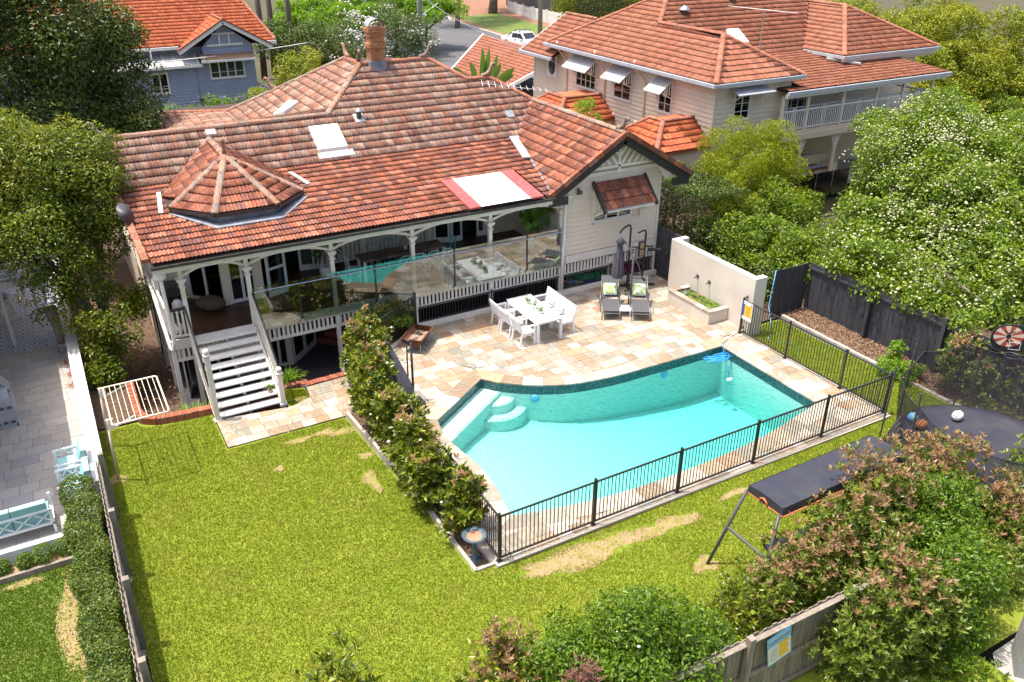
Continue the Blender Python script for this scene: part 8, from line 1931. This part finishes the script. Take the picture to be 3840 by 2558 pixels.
dk = [(-2.2, 36, 8.5, 2.0, 2.0, 4.5), (1.0, 37, 7.5, 1.9, 2.0, 4.0), (3.0, 38.5, 5.6, 1.7, 1.8, 3.4), (-.6, 35.5, 5.0, 2.2, 1.8, 3.4), (2.9, 36.5, 3.2, 1.6, 1.6, 2.4), (-3.6, 37, 5, 2.2, 2, 4)]
for i, (lob, lb_) in enumerate(((dk[0:1] + dk[3:4] + dk[5:6], 'tall dark evergreen tree filling the top left corner'), (dk[1:2] + [(.6, 37, 11, 1.2, 1.3, 2.2)], 'dark upright evergreen in the middle of the left clump'), (dk[2:3] + dk[4:5], 'dark evergreen at the right of the left clump beside the orange roof'))):
 lob = [l for l in lob]
 tree('evergreen_tree', lb_, 'tree', (lob[0][0], lob[0][1], -1.0), lob, 44000 if i == 0 else 30000, .16, L_DARK, 230 if i == 0 else 170, .16, 'dark evergreens in the top left', .45, rs=(.18, .34), up=.4, inner=.25)
tree('lime_shrub', 'lime green shrub below the dark evergreens by the cottage', 'shrub', (5.2, 46, -1), [(4.6, 46, 1.6, 1.5, 1.2, 1.8), (5.8, 46.5, 2.0, 1.1, 1.0, 1.5), (4.6, 45, .2, 1.6, 1.0, 1.2)], 9000, .13, L_FEA, 60, .06)
PLUM = [(7.2, 52, 1.0), (9.0, 52.5, 1.1), (10.8, 53, 1.1), (12.4, 53.5, 1.4)]
for i, (x, y, z) in enumerate(PLUM): tree('plumbago_bush', 'mauve flowering bush in front of the blue cottage, ' + ['leftmost of the row', 'second from the left', 'third from the left', 'rightmost and tallest of the row'][i], 'bush', (x, y, -1), [(x, y, z - .4, 1.3, 1.0, 1.5), (x + .5, y - .4, z - .9, 1.0, .9, 1.2)], 7500, .11, L_LILLY if i < 3 else L_YEL, 50, .05, 'mauve bushes below the cottage', flowers=110, fmat='purple', fr=.05)
hedge('bright lime hedge behind the left ridge of the main roof', 13.2, 50.5, 18.0, 51.8, -1, 1.8, 16000, .10, L_FEA)
tree('golden_shrub', 'golden green shrub at the right corner of the blue cottage', 'shrub', (16.6, 59, -1), [(16.4, 59, 1.6, 1.5, 1.4, 1.6), (17.4, 59.6, 2.0, 1.1, 1.1, 1.3), (15.8, 58.6, .6, 1.1, 1, 1.2)], 10000, .15, L_YEL, 60, .08)
CON = [(20.3, 68, 2.2, 2.0), (23.0, 70, 1.8, 2.2), (22.0, 66, .4, 1.6), (18.6, 72, 2.4, 1.6)]
for i, (x, y, z, r_) in enumerate(CON): tree('dark_shrub', 'dark green dense shrub by the white flowers, ' + ['left of the front pair', 'the largest', 'lowest above the ridge', 'beside the bare trunks'][i], 'shrub', (x, y, -1), [(x, y, z - .3, r_, r_, r_ * 1.1), (x + .8, y, z - 1.2, r_ * .8, r_ * .8, r_)], 8000, .16, L_DARK, 60, .08, 'dark shrubs behind the house')
strap_clump('yucca', 'spiky grey green yucca rosette behind the roof ridge', [(21.0, 61.5)], 1.6, 60, L_OLE, 'plant', -.2, .12)
tree('oleander', 'large shrub covered in white blossom behind the chimney', 'shrub', (25.5, 66, -1), [(23.2, 66, 3.0, 2.3, 2.0, 2.4), (26.5, 66.5, 3.1, 2.6, 2.0, 2.4), (29.0, 68, 1.9, 2.0, 1.8, 2.0), (24.5, 65, .8, 2.6, 1.6, 1.9), (28, 66, .2, 2.6, 1.6, 1.6), (21.8, 65.5, .6, 1.5, 1.2, 1.6)], 30000, .17, L_OLE, 120, .1, rs=(.2, .36), aspect=.3, flowers=800, fmat='whiteflower', fr=.095)
FE = [(22.3, 80, 2.5), (25.8, 80, 2.9), (29.6, 81, 3.0), (33.2, 82, 3.3), (37.3, 84, 3.3)]
for i, (x, y, z) in enumerate(FE): tree('feathery_tree', 'spreading bright green feathery tree ' + ['leftmost, behind the dark shrubs', 'second from the left, above the dark shrubs', 'above the left of the white flowers', 'above the right of the white flowers', 'behind the green power pole', 'rightmost'][i], 'tree', (x, y + 1, -1), [(x, y, z, 3.2, 2.6, 1.0), (x + 1.5, y - 2, z - .7, 2.2, 2, .8), (x - 1.6, y - 1.5, z - .6, 2.2, 2, .8), (x, y + 2, z + .9, 2.6, 2, .9)], 9000, .30, L_FEA, 70, .18, 'feathery trees along the street', .34, rs=(.22, .4), flat=.5, up=.8)
for i, (x, y) in enumerate(((17.9, 75), (19.3, 77), (20.6, 76))):
 t = thing('bare_trunk', 'straight grey tree trunk beside the cottage roof, ' + ['left of three', 'middle of three', 'right of three'][i], 'tree', (x, y, -1), 0, 'bare trunks by the cottage'); MB().tube([(x, y, -1), (x + .2, y, 4), (x + .1, y, 11)], [.28, .24, .18], 9).build('trunk', 'bark', t, True)
t = tree('street_tree', 'street tree trunk with dark crown above the clay verge', 'tree', (46.8, 97, -1), [(47.5, 99, 8.5, 4.5, 4, 2.0), (53, 103, 8.8, 4.5, 4, 2.0)], 12000, .3, L_DARK, 70, .32)
tree('fence_tree', 'thick dark trunk in front of the white picket fence', 'tree', (57.5, 108, -1), [(58, 110, 9.5, 4, 4, 2), (63, 112, 9.5, 4, 4, 2)], 9000, .3, L_DARK, 60, .6)
HLIME = LEAF('bright_hedge_leaf', [(.14, .19, .008), (.20, .25, .010), (.26, .30, .015)], trans=.3)
hedge('tall clipped lime hedge across the street behind the cream roof', 61.0, 96, 79, 99, -1, 1.9, 20000, .18, HLIME); hedge('low clipped hedge block beside the white fence', 57.2, 88.5, 60.5, 91, -1, .35, 6000, .16, HLIME)
tree('jacaranda_bush', 'mauve blossoming bush at the top edge behind the cream roof', 'bush', (72, 92, -1), [(71, 92, 3, 3, 2.5, 2.5), (75, 93, 3.5, 2.6, 2, 2.5)], 8000, .2, L_YEL, 50, .1, flowers=500, fmat='purple', fr=.16)
# bird of paradise by the ridge
bp = thing('bird_of_paradise', 'banana like bird of paradise plant behind the right end of the main ridge', 'plant', (20.5, 40.0, -1)); st_ = MB(); BAN = LEAF('banana_leaf', [(.10, .19, .04), (.13, .24, .05), (.08, .16, .03)], trans=.3)
for i, (an, tl_, L) in enumerate(((90, .12, 2.0), (60, .35, 1.9), (120, .45, 1.8), (20, .75, 1.6), (160, .8, 1.6), (-30, .6, 1.5), (200, .55, 1.5), (75, .2, 2.1), (-10, .95, 1.3), (175, 1.05, 1.3))):
 a = R(an); d_ = Vector((math.cos(a) * .8, -math.sin(a) * .35, 0)); b0 = Vector((20.5, 40, -1)) + d_ * .2; e = b0 + Vector((0, 0, 5.0)) + d_ * (1.2 * tl_); st_.tube([b0, e], [.05, .03], 6)
 dirn = (d_.normalized() * math.sin(tl_) + Vector((0, 0, 1)) * math.cos(tl_)).normalized(); sd = dirn.cross(Vector((.4, -.9, .2))).normalized(); mb = MB(); K = 8
 for j in range(K + 1):
  u = j / K; w_ = .24 * math.sin(math.pi * min(1, u * .92 + .08)) ** .7; c_ = e + dirn * L * u - Vector((0, 0, .35 * tl_ * u * u * L)); nn_ = sd.cross(dirn) * .08 * (w_ / .24); mb.v += [tuple(c_ - sd * w_ + nn_), tuple(c_), tuple(c_ + sd * w_ + nn_)]
 for j in range(K):
  for q_ in (0, 1): mb.f.append((3 * j + q_, 3 * j + q_ + 1, 3 * j + q_ + 4, 3 * j + q_ + 3)); mb.m.append(0)
 mb.build('leaf', BAN, bp, True)
st_.build('stem', 'stick', bp)
tree('side_bush', 'bright green bush between the two houses behind the gable ridge', 'bush', (22.3, 32.8, -.2), [(22.3, 32.8, 3.3, .75, .7, 1.1), (22.4, 32.8, 2.1, 1.0, .9, 1.2), (20.9, 33.4, 2.4, .8, .7, .8)], 7000, .11, L_FEA, 60, .06)
tag(MB().tube([(20.6, 32.0, 1), (20.6, 32.0, 3.75)], .07, 10).build('vent_pipe', 'white'), 'short white vent pipe beside the bush between the houses', 'pipe')
hedge('tall dark clipped hedge between the gable wall and the cream house', 20.3, 22.2, 22.6, 30.5, -.15, 3.1, 34000, .095, L_DARK)
# right-hand trees
tree('weeping_tree', 'lime green weeping tree between the hedge and the blossoming tree', 'tree', (24.6, 24.3, -.1), [(23.0, 23.2, 1.5, 1.3, 1.1, 1.3), (23.8, 22.9, .6, 1.3, .9, 1.0), (24.0, 24.4, 3.7, 1.6, 1.5, 1.3), (25.2, 24.3, 3.2, 1.5, 1.4, 1.5), (23.2, 24.0, 2.5, 1.4, 1.3, 1.5), (24.6, 23.2, 1.8, 1.6, 1.2, 1.5), (26.2, 24.0, 2.1, 1.2, 1.2, 1.4)], 56000, .12, L_LIME, 170, .14, rs=(.22, .4), aspect=.26, droop=.9, upb=.1)
tree('understory_tree', 'mid green leafy tree hanging over the cream garden wall', 'tree', (23.6, 22.4, -.1), [(23.8, 22.4, 1.4, 1.5, 1.3, 1.4), (22.8, 21.2, 1.0, 1.2, 1.1, 1.0), (24.4, 21.4, 1.5, 1.4, 1.2, 1.3), (23.0, 20.0, 1.2, 1.2, 1.0, .9), (21.6, 21.6, 1.3, 1.1, 1.0, 1.0), (22.4, 19.0, 1.1, 1.0, .9, .8), (21.4, 20.2, .6, 1.0, .9, .8)], 27000, .12, L_BIG, 110, .1, aspect=.45)
tree('dark_shrub', 'dark shrub in the shade behind the far end of the cream garden wall', 'shrub', (20.8, 22.3, -.1), [(20.8, 22.3, 1.0, .9, .9, 1.2), (20.4, 21.0, .5, .8, .8, .9), (21.2, 19.4, .4, .9, .8, .8)], 9000, .11, L_DARK, 50, .06)
BIGL = [(30.2, 21.0, 2.7, 2.6, 2.3, 2.1), (32.5, 22.5, 3.0, 3.2, 2.8, 2.1), (27.6, 19.4, 1.3, 2.0, 1.8, 1.7), (30.0, 19.0, 2.0, 2.8, 2.2, 2.0), (33.5, 19.5, 2.2, 3.0, 2.4, 2.2), (26.2, 18.3, 1.3, 2.0, 1.8, 1.4), (28.0, 16.8, 1.4, 2.2, 1.8, 1.4), (31.0, 16.3, 1.5, 2.6, 2.0, 1.6), (25.6, 16.0, 1.1, 1.6, 1.5, 1.1), (27.2, 14.6, 1.1, 1.8, 1.5, 1.2), (36.5, 21.5, 2.4, 2.6, 2.4, 2.0), (24.2, 18.8, 1.6, 1.3, 1.2, .8), (23.6, 16.8, 1.5, 1.2, 1.2, .7), (29.5, 13.6, .9, 2.0, 1.6, 1.3), (23.3, 17.6, 2.0, 1.1, 1.1, .8), (23.3, 15.8, 1.9, 1.1, 1.1, .8), (23.4, 14.2, 1.8, 1.1, 1.0, .8), (23.8, 12.8, 1.6, 1.1, 1.0, .8), (25.6, 19.6, 1.8, 1.5, 1.3, 1.2), (22.3, 17.4, 1.75, .9, 1.0, .6), (22.2, 15.9, 1.7, .95, 1.0, .6), (22.3, 14.4, 1.65, .95, 1.0, .6), (22.5, 13.0, 1.6, .9, .9, .6)]
tree('blossoming_tree', 'huge round bright green tree dotted with cream blossom at the right', 'tree', (28.5, 19.0, -.2), BIGL, 150000, .125, L_BIG, 560, .22, rs=(.18, .34), aspect=.6, flowers=6500, fr=.058, up=.45, inner=.08)
FAR = [(48.5, 42, 4.6), (50.8, 41, 4.4), (52.2, 39, 4.4), (53.8, 37, 4.6), (57.2, 36, 4.6), (50.2, 36, 2.6), (54.2, 35, 2.2), (57.6, 34, 1.8), (50.0, 33.4, .6), (54.6, 33, -.2), (45.8, 31.2, -.1), (49.4, 30, -1.0), (56.5, 48, 4.5), (61.2, 44, 5.0)]
FL_ = ['beside the end of the cream veranda roof', 'second along the top edge from the roof', 'third along the top edge from the roof', 'fourth along the top edge from the roof', 'at the top right corner', 'in the second row, level with the veranda', 'in the second row, right of the middle', 'in the second row, at the right edge', 'in the lower row, middle', 'in the lower row, at the right edge', 'lowest left, beside the veranda post', 'lowest right, above the blossoming tree', 'farthest back, left', 'farthest back, right']
for i, (x, y, z) in enumerate(FAR): tree('yellow_green_tree', 'dense yellow green tree ' + FL_[i], 'tree', (x, y, -1.06), [(x, y, z, 2.3, 2.1, 1.8), (x - 1.2, y - .9, z - 1.5, 1.9, 1.7, 1.7), (x + 1.3, y - .7, z - 1.2, 1.9, 1.7, 1.7), (x, y - 1.0, z - 3.2, 2.2, 1.7, 2.0)], 17000, .155, L_YEL if i not in (8, 9, 10, 11) else L_BIG, 110, .2, 'yellow green trees behind the cream house', rs=(.18, .34), up=.6)
tree('fern_tree', 'light green feathery tree at the right edge above the blossoming tree', 'tree', (38.6, 25.5, -.2), [(38.5, 25.5, 2.6, 1.4, 1.2, 1.6), (40, 25.8, 2.0, 1.4, 1.2, 1.5)], 6000, .2, L_FEA, 50, .1, aspect=.25, droop=.6)
# right bed shrubs
tree('bed_shrub', 'yellow bronze photinia behind the trampoline net, right of the dark fence post', 'shrub', (21.4, 11.8, -.1), [(21.4, 11.9, .8, .75, .8, .8), (21.7, 12.3, 1.3, .5, .5, .45), (21.2, 11.2, .5, .6, .7, .6)], 520, .13, L_PHO, 50, .04, ros=7, aspect=.38, tips=L_TIP, tipfrac=.12)
tree('bed_shrub', 'yellow green photinia under the basketball backboard', 'shrub', (22.6, 10.6, -.1), [(22.6, 10.8, 1.0, .8, .8, .9), (23.0, 9.9, .9, .8, .8, .8), (22.0, 10.2, .4, .6, .7, .5)], 620, .13, L_PHO, 60, .04, ros=7, aspect=.38, tips=L_TIP, tipfrac=.2)
tree('nasturtium', 'low green plant with orange flowers at the pool fence corner', 'plant', (20.75, 13.6, -.1), [(20.7, 13.7, .12, .45, .5, .28), (20.9, 13.2, .2, .4, .4, .3), (20.5, 13.0, .0, .35, .4, .2)], 2600, .06, L_FEA, 30, .012, flowers=12, fmat='oranflower', fr=.035, aspect=.9)
tree('sapling', 'young bright green sapling behind the orange flowered plant', 'plant', (21.1, 13.9, -.1), [(21.1, 13.9, .5, .25, .25, .35)], 300, .10, L_FEA, 16, .015)
# foreground shrubs, bottom right
def fg(label, lob, n, leaf, size, ros, tips=None, tf=0, flowers=0, group='shrubs along the front paling fence', fm='whiteflower', k=None, asp=.36, name='garden_shrub', cat='shrub'):
 x, y = lob[0][0], lob[0][1]; tree(name, label, cat, (x, y, -.2), lob, n, size, leaf, k or 26 * len(lob), .05, group, asp, ros=ros, tips=tips, tipfrac=tf, flowers=flowers, fmat=fm, fr=.03, rs=(.3, .5), inner=.2)
fg('rounded bright green lilly pilly in the bottom centre', [(6.5, 7.45, 1.5, 1.1, .9, 1.0), (5.7, 7.5, 1.2, .85, .8, .95), (7.4, 7.5, 1.0, .85, .8, .9), (6.3, 7.3, 2.35, .75, .7, .75), (6.9, 7.5, .5, 1.2, .9, .8), (7.9, 7.6, .8, .9, .7, .8), (5.3, 7.7, 1.9, .7, .6, .7)], 40000, L_LILLY, .085, 0, None, 0, 26, k=190, asp=.45)
fg('bronze tipped photinia left of the bottom centre lilly pilly', [(4.6, 8.3, 1.3, .7, .55, .8), (5.0, 8.3, .6, .7, .6, .8), (4.55, 8.4, 2.0, .5, .4, .5), (4.1, 8.2, .9, .5, .5, .8)], 900, L_MAG, .13, 6, L_TIP, .16)
fg('glossy shrub at the bottom edge left of the photinias', [(2.1, 8.7, 2.25, .55, .5, .6), (2.1, 8.6, 1.4, .7, .55, .8), (2.1, 8.6, .5, .6, .5, .7)], 560, L_MAG, .15, 7)
fg('low dark shrub poking up at the bottom edge', [(3.15, 8.25, 1.6, .5, .4, .45), (2.7, 8.3, 1.5, .3, .3, .35), (3.1, 8.3, .7, .5, .45, .7)], 330, L_LILLY, .10, 6)
fg('dwarf shrub with rusty red leaves at the bottom edge', [(5.25, 7.1, 2.25, .34, .32, .28), (5.25, 7.1, 1.4, .3, .3, .8)], 360, L_RED, .06, 7, None, 0, 0)
fg('yellow tipped shrub standing over the fence capping', [(9.2, 8.0, .9, .65, .6, .7), (9.6, 8.1, .3, .6, .6, .55), (8.7, 8.0, .3, .6, .55, .5)], 560, L_MAG, .12, 7, None)
fg('pink tipped photinia in front of the swing leg', [(10.9, 8.05, 1.3, .85, .7, .8), (10.2, 8.0, 1.0, .6, .6, .7), (11.5, 8.0, 1.2, .7, .6, .8), (10.8, 8.0, .4, 1.1, .8, .7)], 1150, L_PHO, .115, 7, L_TIP, .22)
fg('tall pink tipped photinia below the swing canopy', [(12.8, 8.25, 1.9, .95, .8, 1.0), (12.2, 8.2, 1.5, .7, .7, .8), (13.6, 8.2, 1.7, .8, .7, .9), (12.9, 8.2, .8, 1.3, .9, .9)], 1500, L_PHO, .12, 7, L_TIP, .17)
fg('bronze topped photinia in front of the trampoline', [(14.9, 8.5, 1.7, .85, .7, .75), (15.8, 8.6, 1.5, .8, .7, .7), (15.3, 8.5, .8, 1.1, .8, .8)], 1150, L_PHO, .125, 7, L_TIP, .34)
fg('large glossy green photinia in front of the paling fence', [(11.3, 6.35, 1.4, 1.0, .8, 1.1), (10.6, 6.3, .8, .8, .7, .9), (12.0, 6.3, .9, .8, .7, .9), (11.3, 6.3, .1, 1.1, .8, .8), (11.5, 6.4, 2.2, .65, .6, .6)], 1750, L_PHO, .125, 7, L_TIP, .07)
fg('deep green lilly pilly behind the glossy photinia', [(14.2, 7.6, 1.5, .85, .7, .8), (13.7, 7.5, .9, .8, .7, .8), (14.6, 7.5, .7, .8, .7, .8)], 13000, L_LILLY, .085, 0, None, 0, 8, k=90, asp=.45)
fg('bright green lilly pilly beside the grey block wall', [(13.1, 6.35, 1.3, .8, .7, .9), (12.7, 6.2, .6, .8, .7, .8), (13.4, 6.2, .5, .8, .6, .8)], 13000, L_LILLY, .085, 0, None, 0, 8, k=90, asp=.45)
fg('pink tipped photinia at the right edge above the block wall', [(15.6, 7.0, .9, .8, .7, .9), (15.0, 6.7, .4, .7, .7, .8), (16.3, 7.2, 1.0, .8, .7, .8)], 1000, L_PHO, .12, 7, L_TIP, .2)
fg('dark glossy shrub at the right edge below the trampoline', [(18.3, 8.0, .5, .8, .7, .9), (18.9, 8.2, .6, .8, .7, .9), (17.6, 7.7, .2, .8, .7, .8)], 900, L_PHO, .12, 7)
fg('low shrub under the glossy photinia at the bottom edge', [(12.3, 5.5, -.05, .9, .6, .5), (11.3, 5.4, -.05, .8, .5, .45)], 500, L_LILLY, .10, 6)
# ------------------------------------------------------------------ grass
L_GRASS = LEAF('grass_blade', [(.11, .165, .008), (.15, .205, .010), (.19, .235, .014), (.26, .265, .035)], pos=[0, .4, .8, 1], rough=.6, trans=.45, patch=(.19, .215, .02), patch_scale=.9, spec=.2)
L_GRASS2 = LEAF('verge_grass_blade', [(.07, .13, .012), (.11, .18, .016), (.15, .22, .02)], rough=.6, trans=.4, spec=.2)
def grass(name, poly, z, n, hgt_, wd, leaf, skip=(), label=None):
 xs = [p[0] for p in poly]; ys = [p[1] for p in poly]; P = np.empty((0, 2))
 q = np.column_stack([rng.uniform(min(xs), max(xs), n * 2), rng.uniform(min(ys), max(ys), n * 2)]); q = q[inpoly(q[:, 0], q[:, 1], poly)]
 keep = np.ones(len(q), bool)
 for x, y, rx, ry in skip:
  d2 = ((q[:, 0] - x) / (rx * 1.05)) ** 2 + ((q[:, 1] - y) / (ry * 1.05)) ** 2; keep &= rng.uniform(size=len(q)) < np.clip((d2 - .05) / 1.35, .2, 1)
 q = q[keep][:n]; n = len(q); a = rng.uniform(0, 6.283, n); ln_ = rng.uniform(.5, 1.2, n) * hgt_; tl_ = rng.normal(0, .55, (n, 2))
 d = np.column_stack([np.cos(a), np.sin(a), np.zeros(n)]) * (wd / 2); B0 = np.column_stack([q, np.full(n, z) if z is not None else lz(q[:, 0], q[:, 1])]); V = np.empty((n, 3, 3)); V[:, 0] = B0 - d; V[:, 1] = B0 + d; V[:, 2] = B0 + np.column_stack([tl_ * ln_[:, None], ln_])
 o = mesh_obj(name, np_mesh(name, V.reshape(-1, 3), np.arange(n * 3).reshape(-1, 3), [leaf])); o['kind'] = 'stuff'; return o
VIS = [(-.38, 8.6), (13.5, 8.6), (20.6, 10.8), (20.66, 18.1), (18.7, 18.1), (18.66, 11.98), (6.36, 11.98), (6.36, 12.08), (5.9, 12.08), (5.84, 15.0), (5.74, 17.2), (5.62, 19.36), (2.44, 19.36), (2.44, 21.28), (1.75, 21.30), (1.25, 21.35), (.75, 21.5), (.55, 21.8), (-.36, 21.8)]
grass('grass', VIS, None, 430000, .048, .013, L_GRASS, DIRT)
grass('grass', [(4.5, 20.7), (5.1, 20.9), (5.12, 21.4), (4.5, 21.6)], -.2, 2200, .07, .02, L_GRASS, DIRT)
grass('grass', [(-4.2, 9.5), (-1.25, 9.5), (-1.25, 16.5), (-4.2, 16.5)], -.08, 52000, .055, .022, L_GRASS2, ((-1.55, 14.6, .25, 1.3), (-1.45, 12.2, .22, .9), (-2.3, 16.35, .4, .12)))
# bark chips and fallen leaves
def chips(name, poly, z, n, s, mat):
 xs = [p[0] for p in poly]; ys = [p[1] for p in poly]; q = np.column_stack([rng.uniform(min(xs), max(xs), n * 3), rng.uniform(min(ys), max(ys), n * 3)]); q = q[inpoly(q[:, 0], q[:, 1], poly)][:n]
 V, F = leafset(np.column_stack([q, np.full(len(q), z)]), np.tile([[0, 0, 1.0]], (len(q), 1)), s, .45, 0, 1.2, .35); o = mesh_obj(name, np_mesh(name, V, F, [mat])); o['kind'] = 'stuff'
M['chip'] = MAT('bark_chip', (.2, .12, .07), None, rough=.9, ramp_cols=[(.10, .055, .03), (.20, .11, .06), (.30, .18, .11), (.26, .17, .11), (.07, .04, .025)], rand=.2)
chips('bark_mulch', [(20.85, 9.5), (22.0, 9.5), (21.9, 18.2), (20.85, 18.2)], -.075, 9000, .07, 'chip')
chips('bark_mulch', BED, -.078, 3500, .06, 'chip')
chips('fallen_leaves', [(1, 17), (5.6, 17), (5.6, 19.3), (1, 20.4)], -.145, 40, .06, 'ballorange'); chips('fallen_leaves', [(6.4, 8.8), (14, 8.8), (18, 11.9), (6.5, 11.9)], -.015, 30, .05, 'ballorange')
chips('leaf_litter', [(-.36, 21.9), (2.0, 21.6), (2.0, 30), (-.36, 30)], -.13, 300, .07, 'chip')
